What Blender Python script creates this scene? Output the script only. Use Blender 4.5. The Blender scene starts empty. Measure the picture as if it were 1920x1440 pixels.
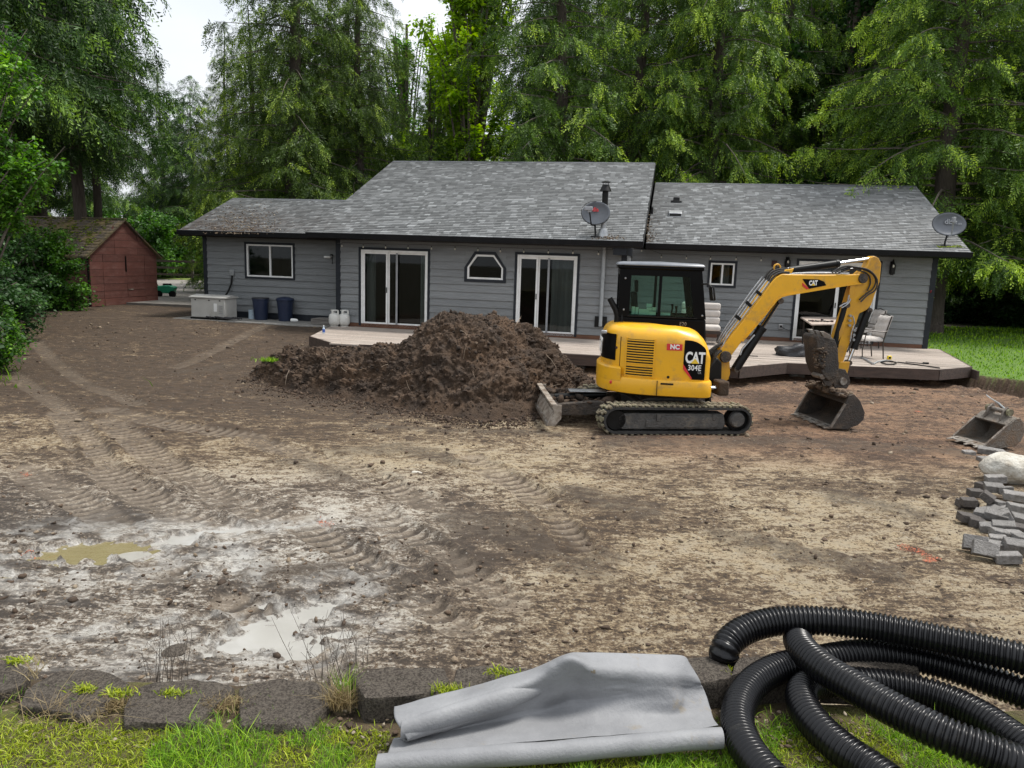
import bpy, math, random
import numpy as np
from mathutils import Vector, Matrix
R = math.radians
random.seed(7)
rng = np.random.default_rng(7)
scene = bpy.context.scene
C = scene.collection

# ---------------------------------------------------------------- camera, world, sun, exposure
F, PITCH, ROLL, CH = 1400.0, .1663, .0335, 2.6
_f = np.array([0, math.cos(PITCH), -math.sin(PITCH)]); _r = np.array([1., 0, 0]); _u = np.cross(_r, _f)
RT = math.cos(ROLL)*_r + math.sin(ROLL)*_u
UP = -math.sin(ROLL)*_r + math.cos(ROLL)*_u
FW = _f
CP = np.array([0, 0, CH])
cd = bpy.data.cameras.new('camera'); cam = bpy.data.objects.new('camera', cd); C.objects.link(cam)
cam.matrix_world = Matrix(((RT[0], UP[0], -FW[0], 0), (RT[1], UP[1], -FW[1], 0), (RT[2], UP[2], -FW[2], CH), (0, 0, 0, 1)))
cd.sensor_width = 36; cd.lens = 36*F/1920; cd.clip_start = .05; cd.clip_end = 600
scene.camera = cam

SUN_EL, SUN_AZ = R(66), R(75)      # azimuth clockwise from +Y: high, off to the right
world = bpy.data.worlds.new('World'); scene.world = world; world.use_nodes = True
nt = world.node_tree; nt.nodes.clear()
out = nt.nodes.new('ShaderNodeOutputWorld'); bg = nt.nodes.new('ShaderNodeBackground')
sky = nt.nodes.new('ShaderNodeTexSky'); sky.sky_type = 'NISHITA'; sky.sun_disc = False
sky.sun_elevation = SUN_EL; sky.sun_rotation = SUN_AZ; sky.dust_density = 3
tc = nt.nodes.new('ShaderNodeTexCoord'); sep = nt.nodes.new('ShaderNodeSeparateXYZ'); nt.links.new(tc.outputs['Generated'], sep.inputs[0])
ns = nt.nodes.new('ShaderNodeTexNoise'); ns.inputs['Scale'].default_value = 2.2; ns.inputs['Detail'].default_value = 6
mp = nt.nodes.new('ShaderNodeMapping'); mp.inputs['Scale'].default_value = (1, 1, 2.5)
nt.links.new(tc.outputs['Generated'], mp.inputs[0]); nt.links.new(mp.outputs[0], ns.inputs['Vector'])
cr = nt.nodes.new('ShaderNodeValToRGB'); cr.color_ramp.elements[0].position = .3; cr.color_ramp.elements[1].position = .7
cr.color_ramp.elements[0].color = (.72, .78, .86, 1); cr.color_ramp.elements[1].color = (.98, .99, 1, 1)
nt.links.new(ns.outputs['Fac'], cr.inputs[0])
mr = nt.nodes.new('ShaderNodeMapRange'); mr.inputs['From Min'].default_value = 0; mr.inputs['From Max'].default_value = 1
mr.inputs['To Min'].default_value = 7.0; mr.inputs['To Max'].default_value = 12.4
nt.links.new(sep.outputs['Z'], mr.inputs['Value'])
vm = nt.nodes.new('ShaderNodeVectorMath'); vm.operation = 'SCALE'; nt.links.new(cr.outputs[0], vm.inputs[0]); nt.links.new(mr.outputs[0], vm.inputs['Scale'])
mx = nt.nodes.new('ShaderNodeMix'); mx.data_type = 'RGBA'; mx.inputs['Factor'].default_value = .88
nt.links.new(sky.outputs[0], mx.inputs['A']); nt.links.new(vm.outputs[0], mx.inputs['B'])
nt.links.new(mx.outputs['Result'], bg.inputs['Color']); bg.inputs['Strength'].default_value = .1
nt.links.new(bg.outputs[0], out.inputs['Surface'])
sl = bpy.data.lights.new('sun', 'SUN'); sl.energy = 3.1; sl.angle = R(14); sl.color = (1, .96, .9)
sun = bpy.data.objects.new('sun', sl); C.objects.link(sun)
sd = Vector((math.sin(SUN_AZ)*math.cos(SUN_EL), math.cos(SUN_AZ)*math.cos(SUN_EL), math.sin(SUN_EL)))
sun.rotation_euler = sd.to_track_quat('Z', 'Y').to_euler()
scene.view_settings.view_transform = 'Standard'; scene.view_settings.look = 'None'
scene.view_settings.gamma = 1; scene.view_settings.use_curve_mapping = False
scene.view_settings.exposure = 0.56

# ---------------------------------------------------------------- measuring helpers (real points in the place)
def ray(px, py): return FW + (px-960)/F*RT + (720-py)/F*UP
def G(px, py, z=0.0):                       # point at height z
    d = ray(px, py); t = (z-CH)/d[2]; return CP + t*d
def PL(px, py, p0, n):                      # point on a plane
    d = ray(px, py); n = np.array(n, float); t = ((np.array(p0, float)-CP) @ n)/(d @ n); return CP + t*d
HYAW, HD = .204, 20.3
HU = np.array([math.cos(HYAW), -math.sin(HYAW), 0]); HW = np.array([math.sin(HYAW), math.cos(HYAW), 0]); HO = np.array([0, HD, 0.])
def toh(P): P = np.array(P)-HO; return np.array([P @ HU, P @ HW, P[2]])
def hp(px, py, w): return toh(PL(px, py, HO+HW*w, HW))
def hw(u, w, z): return HO+HU*u+HW*w+np.array([0, 0, z])
EA = R(8); EO = np.array([2.51, 12.17, 0.])
EX = np.array([math.cos(EA), math.sin(EA), 0]); EY = np.array([-math.sin(EA), math.cos(EA), 0])
def ep(px, py, lat=0.0):                    # (s, z) in the excavator's own frame at lateral offset lat
    P = PL(px, py, EO+EY*lat, EY)-EO; return (float(P @ EX), float(P[2]))
def za(x, y): return (1330+x/4.8, 470+y/4.8)

# ---------------------------------------------------------------- mesh helpers
def setp(o, label=None, cat=None, group=None, kind=None):
    if label: o['label'] = label
    if cat: o['category'] = cat
    if group: o['group'] = group
    if kind: o['kind'] = kind
    return o
def thing(name, label, cat, loc=(0, 0, 0), rz=0.0, group=None):
    o = bpy.data.objects.new(name, None); C.objects.link(o); o.empty_display_size = .2
    o.location = [float(a) for a in loc]; o.rotation_euler = (0, 0, rz)
    return setp(o, label, cat, group)
class MB:
    def __init__(s): s.v = []; s.f = []
    def add(s, vs, fs):
        n = len(s.v); s.v += [tuple(float(c) for c in v) for v in vs]; s.f += [tuple(i+n for i in f) for f in fs]; return s
    def box(s, x0, x1, y0, y1, z0, z1):
        return s.add([(x0,y0,z0),(x1,y0,z0),(x1,y1,z0),(x0,y1,z0),(x0,y0,z1),(x1,y0,z1),(x1,y1,z1),(x0,y1,z1)],
                     [(0,3,2,1),(4,5,6,7),(0,1,5,4),(1,2,6,5),(2,3,7,6),(3,0,4,7)])
    def obox(s, c, sx, sy, sz, rot=None):       # oriented box, centre c, rotation Matrix 3x3
        rot = rot or Matrix.Identity(3); vs = []
        for dz in (-1, 1):
            for dx, dy in ((-1,-1),(1,-1),(1,1),(-1,1)):
                vs.append(Vector(c)+rot @ Vector((dx*sx/2, dy*sy/2, dz*sz/2)))
        return s.add(vs, [(0,3,2,1),(4,5,6,7),(0,1,5,4),(1,2,6,5),(2,3,7,6),(3,0,4,7)])
    def prism(s, poly, axis, a, b):             # poly in the two other axes, extruded along axis from a to b
        n = len(poly)
        def mk(p, t):
            if axis == 'y': return (p[0], t, p[1])
            if axis == 'x': return (t, p[0], p[1])
            return (p[0], p[1], t)
        vs = [mk(p, a) for p in poly]+[mk(p, b) for p in poly]
        return s.add(vs, [tuple(range(n)), tuple(range(2*n-1, n-1, -1))]+[(i, i+n, (i+1) % n+n, (i+1) % n) for i in range(n)])
    def bar(s, p, q, w, h=None):                # rectangular bar between two points
        p = Vector(p); q = Vector(q); d = (q-p); L = d.length; h = h or w
        return s.obox((p+q)/2, w, h, L, d.to_track_quat('Z', 'Y').to_matrix())
    def tube(s, pts, r, n=8, caps=True):
        pts = [Vector([float(c) for c in p]) for p in pts]; m = len(pts); rs = r if hasattr(r, '__len__') else [r]*m
        t0 = (pts[1]-pts[0]).normalized(); nn = t0.orthogonal().normalized(); vs = []
        for i in range(m):
            t = (pts[min(i+1, m-1)]-pts[max(i-1, 0)]).normalized()
            nn = (nn-t*nn.dot(t)).normalized(); b = t.cross(nn)
            for k in range(n):
                a = 2*math.pi*k/n; vs.append(pts[i]+(nn*math.cos(a)+b*math.sin(a))*rs[i])
        fs = [(i*n+k, i*n+(k+1) % n, (i+1)*n+(k+1) % n, (i+1)*n+k) for i in range(m-1) for k in range(n)]
        if caps: fs += [tuple(range(n-1, -1, -1)), tuple(range((m-1)*n, m*n))]
        return s.add(vs, fs)
    def lathe(s, prof, c=(0, 0, 0), n=16, axis='z'):   # prof: (r, h) pairs
        vs = []
        for r_, h in prof:
            for k in range(n):
                a = 2*math.pi*k/n; x, y = r_*math.cos(a), r_*math.sin(a)
                v = {'z': (x, y, h), 'y': (x, h, y), 'x': (h, x, y)}[axis]
                vs.append((c[0]+v[0], c[1]+v[1], c[2]+v[2]))
        m = len(prof)
        fs = [(i*n+k, i*n+(k+1) % n, (i+1)*n+(k+1) % n, (i+1)*n+k) for i in range(m-1) for k in range(n)]
        fs += [tuple(range(n-1, -1, -1)), tuple(range((m-1)*n, m*n))]
        return s.add(vs, fs)
    def loft(s, rings, caps=True):
        n = len(rings[0]); vs = [p for r_ in rings for p in r_]; m = len(rings)
        fs = [(i*n+k, i*n+(k+1) % n, (i+1)*n+(k+1) % n, (i+1)*n+k) for i in range(m-1) for k in range(n)]
        if caps: fs += [tuple(range(n-1, -1, -1)), tuple(range((m-1)*n, m*n))]
        return s.add(vs, fs)
    def build(s, name, m, parent=None, bevel=0, label=None, kind=None, flat=False, solid=0, sub=0, ang=35, segs=2):
        me = bpy.data.meshes.new(name); me.from_pydata(s.v, [], s.f); me.validate(); me.update()
        o = bpy.data.objects.new(name, me); C.objects.link(o)
        if m is not None: me.materials.append(m)
        if not flat:
            me.polygons.foreach_set('use_smooth', [True]*len(me.polygons)); me.set_sharp_from_angle(angle=R(ang))
        if parent: o.parent = parent
        if solid: md = o.modifiers.new('solid', 'SOLIDIFY'); md.thickness = solid; md.offset = 0
        if sub: md = o.modifiers.new('sub', 'SUBSURF'); md.levels = sub; md.render_levels = sub
        if bevel: md = o.modifiers.new('bevel', 'BEVEL'); md.width = bevel; md.segments = segs; md.limit_method = 'ANGLE'; md.angle_limit = R(40)
        if label: o['label'] = label
        if kind: o['kind'] = kind
        return o
def npmesh(name, V, Fq, m, parent=None, attr=None, smooth=False, kind=None):
    """V (n,3), Fq (m,k) arrays; attr = dict name -> per vertex float"""
    me = bpy.data.meshes.new(name); k = Fq.shape[1]
    me.vertices.add(len(V)); me.vertices.foreach_set('co', np.ascontiguousarray(V, np.float32).ravel())
    me.loops.add(Fq.size); me.loops.foreach_set('vertex_index', np.ascontiguousarray(Fq, np.int32).ravel())
    me.polygons.add(len(Fq)); me.polygons.foreach_set('loop_start', np.arange(len(Fq), dtype=np.int32)*k)
    me.polygons.foreach_set('loop_total', np.full(len(Fq), k, np.int32))
    if smooth: me.polygons.foreach_set('use_smooth', np.ones(len(Fq), bool))
    for an, av in (attr or {}).items():
        a = me.attributes.new(an, 'FLOAT', 'POINT'); a.data.foreach_set('value', np.ascontiguousarray(av, np.float32))
    me.update(calc_edges=True); me.validate()
    me.materials.append(m)
    o = bpy.data.objects.new(name, me); C.objects.link(o)
    if parent: o.parent = parent
    if kind: o['kind'] = kind
    return o
def copy_tree(o, parent=None):
    c = o.copy(); C.objects.link(c); c.parent = parent
    for ch in list(o.children): copy_tree(ch, c)
    return c

# ---------------------------------------------------------------- noise
def _h(ix, iy, iz, s):
    h = (ix*374761393+iy*668265263+iz*2147483647+s*1274126177) & 0xffffffff
    h = ((h ^ (h >> 13))*1274126177) & 0xffffffff
    h = h ^ (h >> 16)
    return (h & 0xffff)/65535.0
def vnoise(x, y, z=None, seed=0):
    x = np.asarray(x, float); y = np.asarray(y, float); z = np.zeros_like(x) if z is None else z
    ix, iy, iz = np.floor(x).astype(np.int64), np.floor(y).astype(np.int64), np.floor(z).astype(np.int64)
    fx, fy, fz = x-ix, y-iy, z-iz
    fx, fy, fz = [t*t*t*(t*(t*6-15)+10) for t in (fx, fy, fz)]
    def c(a, b, d): return _h(ix+a, iy+b, iz+d, seed)
    def L(a, b, t): return a+(b-a)*t
    r0 = L(L(c(0,0,0), c(1,0,0), fx), L(c(0,1,0), c(1,1,0), fx), fy)
    if not np.any(fz): return r0*2-1
    r1 = L(L(c(0,0,1), c(1,0,1), fx), L(c(0,1,1), c(1,1,1), fx), fy)
    return L(r0, r1, fz)*2-1
def fbm(x, y, z=None, o=4, seed=0, g=.5):
    s = 0; a = 1; t = 0; k = 1.
    for i in range(o):
        s = s+a*vnoise(np.asarray(x)*k+i*17.3, np.asarray(y)*k+i*9.1, None if z is None else z*k, seed+i); t += a; a *= g; k *= 2.03
    return s/t
def sst(a, b, x): t = np.clip((x-a)/(b-a), 0, 1); return t*t*(3-2*t)

# ---------------------------------------------------------------- materials
M = {}
def newmat(name):
    m = bpy.data.materials.new(name); m.use_nodes = True; return m, m.node_tree, m.node_tree.nodes['Principled BSDF']
def N(t, typ, **kw):
    n = t.nodes.new(typ)
    for k, v in kw.items():
        if k in n.inputs.keys(): n.inputs[k].default_value = v
        else: setattr(n, k, v)
    return n
def pm(name, c1, c2=None, scale=8., rough=.6, bump=.0, bscale=None, metal=0., stretch=(1, 1, 1), detail=5., spec=.5, lo=.35, hi=.65, c3=None, s3=2., t3=(.55, .7), rvar=.1, orand=0.):
    """procedural material: two colours mixed by noise, an optional dirt colour in patches, bump and varying gloss"""
    m, t, b = newmat(name); c2 = c2 or tuple(x*.75 for x in c1)
    tcn = N(t, 'ShaderNodeTexCoord'); mpn = N(t, 'ShaderNodeMapping'); mpn.inputs['Scale'].default_value = stretch
    t.links.new(tcn.outputs['Object'], mpn.inputs[0])
    n = N(t, 'ShaderNodeTexNoise', Scale=scale, Detail=detail, Roughness=.6); t.links.new(mpn.outputs[0], n.inputs['Vector'])
    r = N(t, 'ShaderNodeMapRange'); r.inputs['From Min'].default_value = lo; r.inputs['From Max'].default_value = hi
    t.links.new(n.outputs['Fac'], r.inputs['Value'])
    x = N(t, 'ShaderNodeMix', data_type='RGBA'); x.inputs['A'].default_value = (*c1, 1); x.inputs['B'].default_value = (*c2, 1)
    t.links.new(r.outputs[0], x.inputs['Factor']); res = x.outputs['Result']
    if c3:
        n3 = N(t, 'ShaderNodeTexNoise', Scale=s3, Detail=7., Roughness=.7); t.links.new(mpn.outputs[0], n3.inputs['Vector'])
        r3 = N(t, 'ShaderNodeMapRange'); r3.inputs['From Min'].default_value = t3[0]; r3.inputs['From Max'].default_value = t3[1]
        t.links.new(n3.outputs['Fac'], r3.inputs['Value'])
        x3 = N(t, 'ShaderNodeMix', data_type='RGBA'); t.links.new(res, x3.inputs['A']); x3.inputs['B'].default_value = (*c3, 1)
        t.links.new(r3.outputs[0], x3.inputs['Factor']); res = x3.outputs['Result']
    if orand:
        oi = N(t, 'ShaderNodeObjectInfo'); ro = N(t, 'ShaderNodeMapRange'); ro.inputs['To Min'].default_value = 1-orand; ro.inputs['To Max'].default_value = 1+orand
        t.links.new(oi.outputs['Random'], ro.inputs['Value']); vm_ = N(t, 'ShaderNodeVectorMath', operation='SCALE'); t.links.new(res, vm_.inputs[0]); t.links.new(ro.outputs[0], vm_.inputs['Scale']); res = vm_.outputs[0]
    t.links.new(res, b.inputs['Base Color'])
    rr = N(t, 'ShaderNodeMapRange'); rr.inputs['To Min'].default_value = max(0.02, rough-rvar); rr.inputs['To Max'].default_value = min(1, rough+rvar)
    t.links.new(n.outputs['Fac'], rr.inputs['Value']); t.links.new(rr.outputs[0], b.inputs['Roughness'])
    b.inputs['Metallic'].default_value = metal; b.inputs['Specular IOR Level'].default_value = spec
    if bump:
        nb = N(t, 'ShaderNodeTexNoise', Scale=bscale or scale*4, Detail=6., Roughness=.65); t.links.new(mpn.outputs[0], nb.inputs['Vector'])
        bn = N(t, 'ShaderNodeBump', Strength=min(1., bump*4), Distance=bump*.05); t.links.new(nb.outputs['Fac'], bn.inputs['Height'])
        t.links.new(bn.outputs[0], b.inputs['Normal'])
    M[name] = m; return m
pm('siding', (.218, .228, .232), (.185, .194, .198), 3, .55, .25, 30, stretch=(.6, 6, 6), c3=(.15, .157, .162), s3=1.1, t3=(.5, .8), orand=.07)
pm('trim_dark', (.014, .017, .022), (.02, .023, .029), 6, .5, .1, spec=.25)
pm('gutter', (.006, .0065, .0075), (.009, .009, .0105), 5, .4, .05, spec=.2)
pm('white_frame', (.82, .82, .81), (.72, .72, .70), 5, .35, .05, c3=(.62, .61, .57), s3=3)
pm('screen_frame', (.3, .31, .32), (.22, .23, .24), 5, .35)
pm('soffit', (.06, .062, .066), (.05, .05, .055), 4, .6)
pm('interior', (.035, .03, .027), (.02, .018, .016), 2, .8)
pm('curtain', (.42, .41, .38), (.3, .29, .27), 2, .9, stretch=(8, 1, .2))
pm('cedar_band', (.14, .06, .03), (.1, .045, .025), 3, .7, .2, 40)
pm('deck_board', (.47, .405, .35), (.37, .31, .26), 2.2, .6, .5, 25, stretch=(.5, 8, 8), c3=(.30, .23, .185), s3=1.2, t3=(.5, .75), orand=.2)
pm('deck_fascia', (.085, .055, .042), (.05, .034, .027), 3, .65, .4, 25, stretch=(.6, 6, 6))
pm('concrete', (.30, .29, .27), (.22, .21, .19), 9, .85, .6, 40, c3=(.14, .11, .085), s3=3)
pm('shed_red', (.165, .058, .042), (.125, .045, .034), 2.5, .75, .4, 30, stretch=(1, 1, 3), c3=(.20, .10, .08), s3=2.2, t3=(.5, .75), orand=.14)
pm('yellow', (.76, .395, .014), (.70, .36, .012), 3, .34, .02, c3=(.36, .22, .07), s3=4.5, t3=(.52, .78), rvar=.1)
pm('yellow_worn', (.60, .31, .015), (.50, .25, .02), 5, .4, .06, c3=(.27, .17, .07), s3=5, t3=(.55, .75))
pm('machine_black', (.006, .006, .006), (.010, .010, .010), 6, .42, .08, c3=(.035, .03, .024), s3=5, t3=(.62, .85), spec=.2)
pm('cab_black', (.003, .003, .0035), (.004, .004, .004), 4, .38, .0, spec=.10)
pm('steel_worn', (.34, .32, .29), (.16, .14, .12), 9, .45, .3, 40, metal=.6, c3=(.15, .11, .08), s3=4, t3=(.45, .65))
pm('bucket_dark', (.026, .022, .019), (.055, .042, .032), 7, .6, .6, 30, c3=(.11, .078, .052), s3=4, t3=(.52, .72))
pm('bucket_steel', (.20, .18, .155), (.13, .11, .09), 6, .5, .5, 35, metal=.35, c3=(.24, .16, .10), s3=3, t3=(.5, .72))
pm('chrome', (.75, .75, .76), (.6, .6, .6), 8, .18, metal=1.)
pm('hose_grey', (.30, .31, .32), (.5, .5, .5), 14, .3, metal=.5)
pm('rubber_mud', (.30, .25, .17), (.15, .125, .085), 14, .85, 1., 60, c3=(.34, .33, .20), s3=8, t3=(.48, .65))
pm('rubber', (.022, .021, .02), (.035, .033, .03), 12, .7, .4)
pm('track_frame', (.055, .053, .05), (.09, .083, .075), 8, .55, .4, c3=(.15, .13, .1), s3=4)
pm('dirty_white', (.36, .32, .27), (.24, .20, .16), 8, .6, .4, c3=(.11, .075, .05), s3=5, t3=(.45, .62))
pm('roof_silver', (.12, .13, .15), (.17, .18, .2), 4, .35)
pm('mud', (.045, .028, .017), (.085, .055, .034), 9, .85, .8, 40)
pm('mint_paper', (.52, .68, .60), (.46, .62, .54), 4, .7)
pm('red', (.62, .03, .035), (.55, .03, .03), 4, .4)
pm('white', (.82, .82, .80), (.74, .74, .72), 4, .45)
pm('decal_yellow', (.8, .55, .04), (.76, .5, .04), 4, .4)
pm('generator', (.48, .47, .44), (.42, .41, .38), 3, .5, .1, c3=(.34, .31, .27), s3=2)
pm('bin_blue', (.012, .02, .05), (.018, .028, .06), 4, .4, .1)
pm('tank_white', (.66, .65, .61), (.56, .55, .51), 5, .35, .05, c3=(.4, .37, .32), s3=4)
pm('grey_wood', (.24, .22, .2), (.15, .135, .12), 3, .8, .5, 20, stretch=(1, 6, 6))
pm('dish_grey', (.13, .14, .16), (.10, .11, .125), 3, .38)
pm('dish_light', (.30, .31, .33), (.26, .27, .29), 3, .45)
pm('galv', (.42, .43, .44), (.28, .29, .30), 9, .4, metal=.6)
pm('pvc', (.33, .35, .36), (.26, .28, .29), 6, .4)
pm('cushion', (.50, .46, .42), (.43, .40, .37), 5, .9, .3, 60)
pm('chair_metal', (.035, .028, .024), (.05, .04, .034), 8, .4, metal=.4)
pm('table_top', (.50, .42, .36), (.36, .29, .24), 6, .5, c3=(.25, .14, .10), s3=5)
pm('tarp', (.012, .012, .014), (.024, .024, .027), 5, .5, .5, 12)
pm('broom_red', (.30, .025, .045), (.24, .02, .035), 5, .45)
pm('green_plastic', (.02, .33, .17), (.015, .25, .12), 5, .45)
pm('tape_yellow', (.8, .62, .03), (.7, .5, .02), 5, .4)
pm('bulb', (.6, .58, .5), (.5, .48, .4), 5, .15)
pm('bottle', (.55, .65, .72), (.4, .5, .6), 20, .15)
pm('label_blue', (.03, .08, .35), (.03, .08, .3), 5, .4)
pm('pipe_black', (.004, .004, .005), (.007, .007, .008), 5, .28, .02, rvar=.08, spec=.34, c3=(.035, .032, .027), s3=11, t3=(.6, .74))
pm('pipe_green', (.10, .15, .06), (.08, .12, .05), 5, .4)
pm('fabric', (.225, .228, .235), (.17, .173, .18), 5, .58, .12, 70, spec=.3, c3=(.20, .18, .15), s3=9, t3=(.60, .70), detail=9)
pm('block', (.155, .132, .108), (.06, .05, .042), 110, .92, .5, 200, c3=(.19, .165, .135), s3=34, t3=(.5, .72), lo=.42, hi=.58, spec=.2)
pm('paver', (.30, .285, .27), (.20, .19, .18), 14, .85, .8, 60, c3=(.13, .11, .09), s3=9, t3=(.55, .72), orand=.2)
pm('paver_dark', (.12, .105, .095), (.085, .075, .068), 14, .85, .8, 60, c3=(.17, .15, .13), s3=9)
pm('boulder', (.60, .58, .52), (.40, .36, .29), 5, .85, .9, 25, c3=(.22, .17, .12), s3=4, t3=(.52, .68))
pm('bark', (.055, .042, .034), (.10, .08, .066), 7, .9, 1., 16, stretch=(2, 2, .3))
pm('twig', (.14, .115, .095), (.09, .075, .06), 6, .85, .3)
pm('dry_stem', (.38, .30, .17), (.26, .2, .1), 6, .8)
pm('lamp_black', (.005, .005, .005), (.01, .01, .01), 6, .35, spec=.35)
pm('orange_paint', (.50, .12, .05), (.30, .10, .055), 40, .8)
pm('pale_root', (.5, .4, .3), (.35, .27, .2), 9, .7)
pm('driveway', (.27, .25, .225), (.2, .185, .165), 2, .9, .8, 30)
pm('fence_wood', (.05, .04, .032), (.075, .06, .05), 5, .8)
pm('brick_dark', (.05, .02, .02), (.04, .015, .015), 5, .7)

m, t, b = newmat('glass'); M['glass'] = m       # architectural pane: mostly mirror and see-through
t.nodes.remove(b); tr = N(t, 'ShaderNodeBsdfTransparent'); gl = N(t, 'ShaderNodeBsdfGlossy'); gl.inputs['Roughness'].default_value = .02
tr.inputs['Color'].default_value = (.62, .66, .66, 1); fr = N(t, 'ShaderNodeFresnel', IOR=1.38); mxs = N(t, 'ShaderNodeMixShader')
t.links.new(fr.outputs[0], mxs.inputs[0]); t.links.new(tr.outputs[0], mxs.inputs[1]); t.links.new(gl.outputs[0], mxs.inputs[2])
t.links.new(mxs.outputs[0], t.nodes['Material Output'].inputs[0])
m2 = m.copy(); m2.name = 'cab_glass'; M['cab_glass'] = m2
[n for n in m2.node_tree.nodes if n.type == 'BSDF_TRANSPARENT'][0].inputs['Color'].default_value = (.78, .90, .85, 1)

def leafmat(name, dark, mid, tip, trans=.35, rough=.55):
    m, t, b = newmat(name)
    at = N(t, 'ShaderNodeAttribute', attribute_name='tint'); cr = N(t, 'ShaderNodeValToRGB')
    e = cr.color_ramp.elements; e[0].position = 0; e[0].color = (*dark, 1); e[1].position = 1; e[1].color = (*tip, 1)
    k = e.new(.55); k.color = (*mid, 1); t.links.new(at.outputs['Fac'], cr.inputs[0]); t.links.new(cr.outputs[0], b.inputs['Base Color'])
    b.inputs['Roughness'].default_value = rough; b.inputs['Specular IOR Level'].default_value = .35
    tl = N(t, 'ShaderNodeBsdfTranslucent'); hs = N(t, 'ShaderNodeHueSaturation', Saturation=1.1, Value=1.5)
    t.links.new(cr.outputs[0], hs.inputs['Color']); t.links.new(hs.outputs[0], tl.inputs['Color'])
    ms = N(t, 'ShaderNodeMixShader'); ms.inputs[0].default_value = trans
    t.links.new(b.outputs[0], ms.inputs[1]); t.links.new(tl.outputs[0], ms.inputs[2]); t.links.new(ms.outputs[0], t.nodes['Material Output'].inputs[0])
    M[name] = m; return m
leafmat('cedar_leaf', (.009, .026, .006), (.108, .205, .025), (.54, .72, .08), .26)
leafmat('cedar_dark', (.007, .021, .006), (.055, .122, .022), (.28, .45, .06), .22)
leafmat('cedar_olive', (.012, .028, .006), (.100, .175, .024), (.42, .56, .07), .24)
leafmat('leaf_green', (.016, .055, .008), (.085, .21, .020), (.28, .50, .05), .32, .5)
leafmat('leaf_deep', (.010, .032, .008), (.038, .10, .022), (.12, .24, .05), .25, .55)
leafmat('leaf_lime', (.12, .22, .015), (.33, .50, .03), (.55, .75, .06), .5)
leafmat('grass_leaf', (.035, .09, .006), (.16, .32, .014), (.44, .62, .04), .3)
leafmat('moss_leaf', (.07, .10, .006), (.24, .31, .014), (.50, .54, .035), .3)
leafmat('dry_leaf', (.10, .07, .035), (.24, .18, .09), (.42, .34, .18), .3)
# ---------------------------------------------------------------- terrain
def inpoly(x, y, poly):
    x = np.asarray(x, float); c = np.zeros(x.shape, bool); n = len(poly)
    for i in range(n):
        x0, y0 = poly[i][:2]; x1, y1 = poly[(i+1) % n][:2]
        if y0 == y1: continue
        k = ((y0 > y) != (y1 > y)) & (x < (x1-x0)*(y-y0)/(y1-y0)+x0); c ^= k
    return c
def segdist(x, y, pts):
    """distance to polyline and arc length at the nearest point"""
    best = np.full(np.shape(x), 1e9); al = np.zeros(np.shape(x)); acc = 0; sg = np.zeros(np.shape(x))
    for (x0, y0), (x1, y1) in zip(pts[:-1], pts[1:]):
        L = math.hypot(x1-x0, y1-y0); dx, dy = (x1-x0)/L, (y1-y0)/L
        t = np.clip((x-x0)*dx+(y-y0)*dy, 0, L); d = np.hypot(x-x0-t*dx, y-y0-t*dy); k = d < best
        best = np.where(k, d, best); al = np.where(k, acc+t, al); sg = np.where(k, (x-x0)*dy-(y-y0)*dx, sg); acc += L
    return best, al, sg
def base(x, y):
    r = .5*sst(15.5, 22, y)*sst(1.5, -3.5, x) + .12*sst(12, 16, y)*sst(-3.5, 0, x) + .36*sst(17.5, 22, y)*sst(-3.5, 0, x)
    return r
# edge of the right-hand lawn: cut bank, x as function of y
def lawn_in(x, y):
    xe = 11.0-.42*(y-15.1)*sst(14, 16.8, y)+.12*fbm(y*1.3, y*0+3, o=3)
    ye = 15.15+.15*fbm(x*1.2, x*0+8, o=3)
    return np.minimum(x-xe, (y-ye)*1.0)
trk = [  # track prints, in photo order: left pair, centre pair, near pair
 ([(118,775),(190,880),(330,965),(470,1010)], .17), ([(205,790),(300,865),(400,930),(520,985)], .17),
 ([(560,975),(700,1075),(860,1180)], .16), ([(700,960),(820,1040),(960,1130)], .16),
 ([(430,1130),(520,1180),(620,1250)], .18), ([(200,770),(330,800),(470,820)], .2), ([(40,880),(180,960),(320,1080)], .16), ([(880,860),(1000,930),(1090,1040)], .16), ([(480,830),(640,870),(800,950)], .16),
 ([(60,650),(160,720),(260,760)], .05), ([(330,690),(440,660),(560,625)], .08), ([(20,700),(120,770)], .08)]
DST = [([(775,988),(842,1026)], .05), ([(655,1012),(728,1048)], .055), ([(312,895),(360,928)], .06), ([(485,1150),(570,1212)], .055), ([(750,1020),(860,1085)], .05), ([(130,820),(165,880)], .05), ([(400,1160),(450,1205)], .05),
 ([(640,850),(760,838),(860,870)], .22), ([(560,870),(700,905)], .25), ([(1000,960),(1030,1010)], .2), ([(880,985),(980,1000),(1090,1060)], .3), ([(1080,930),(1180,960)], .28), ([(330,700),(430,690)], .2), ([(1160,835),(1400,830),(1600,835),(1780,850)], .3), ([(700,800),(900,812),(1050,815)], .12), ([(480,1090),(640,1075),(760,1110)], .18), ([(1580,930),(1700,960)], .25), ([(1380,1010),(1500,1040),(1650,1070)], .22)]
dstw = [([tuple(G(*p)[:2]) for p in pts], w) for pts, w in DST]
trkw = [([tuple(G(*p)[:2]) for p in pts], w) for pts, w in trk]
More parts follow.
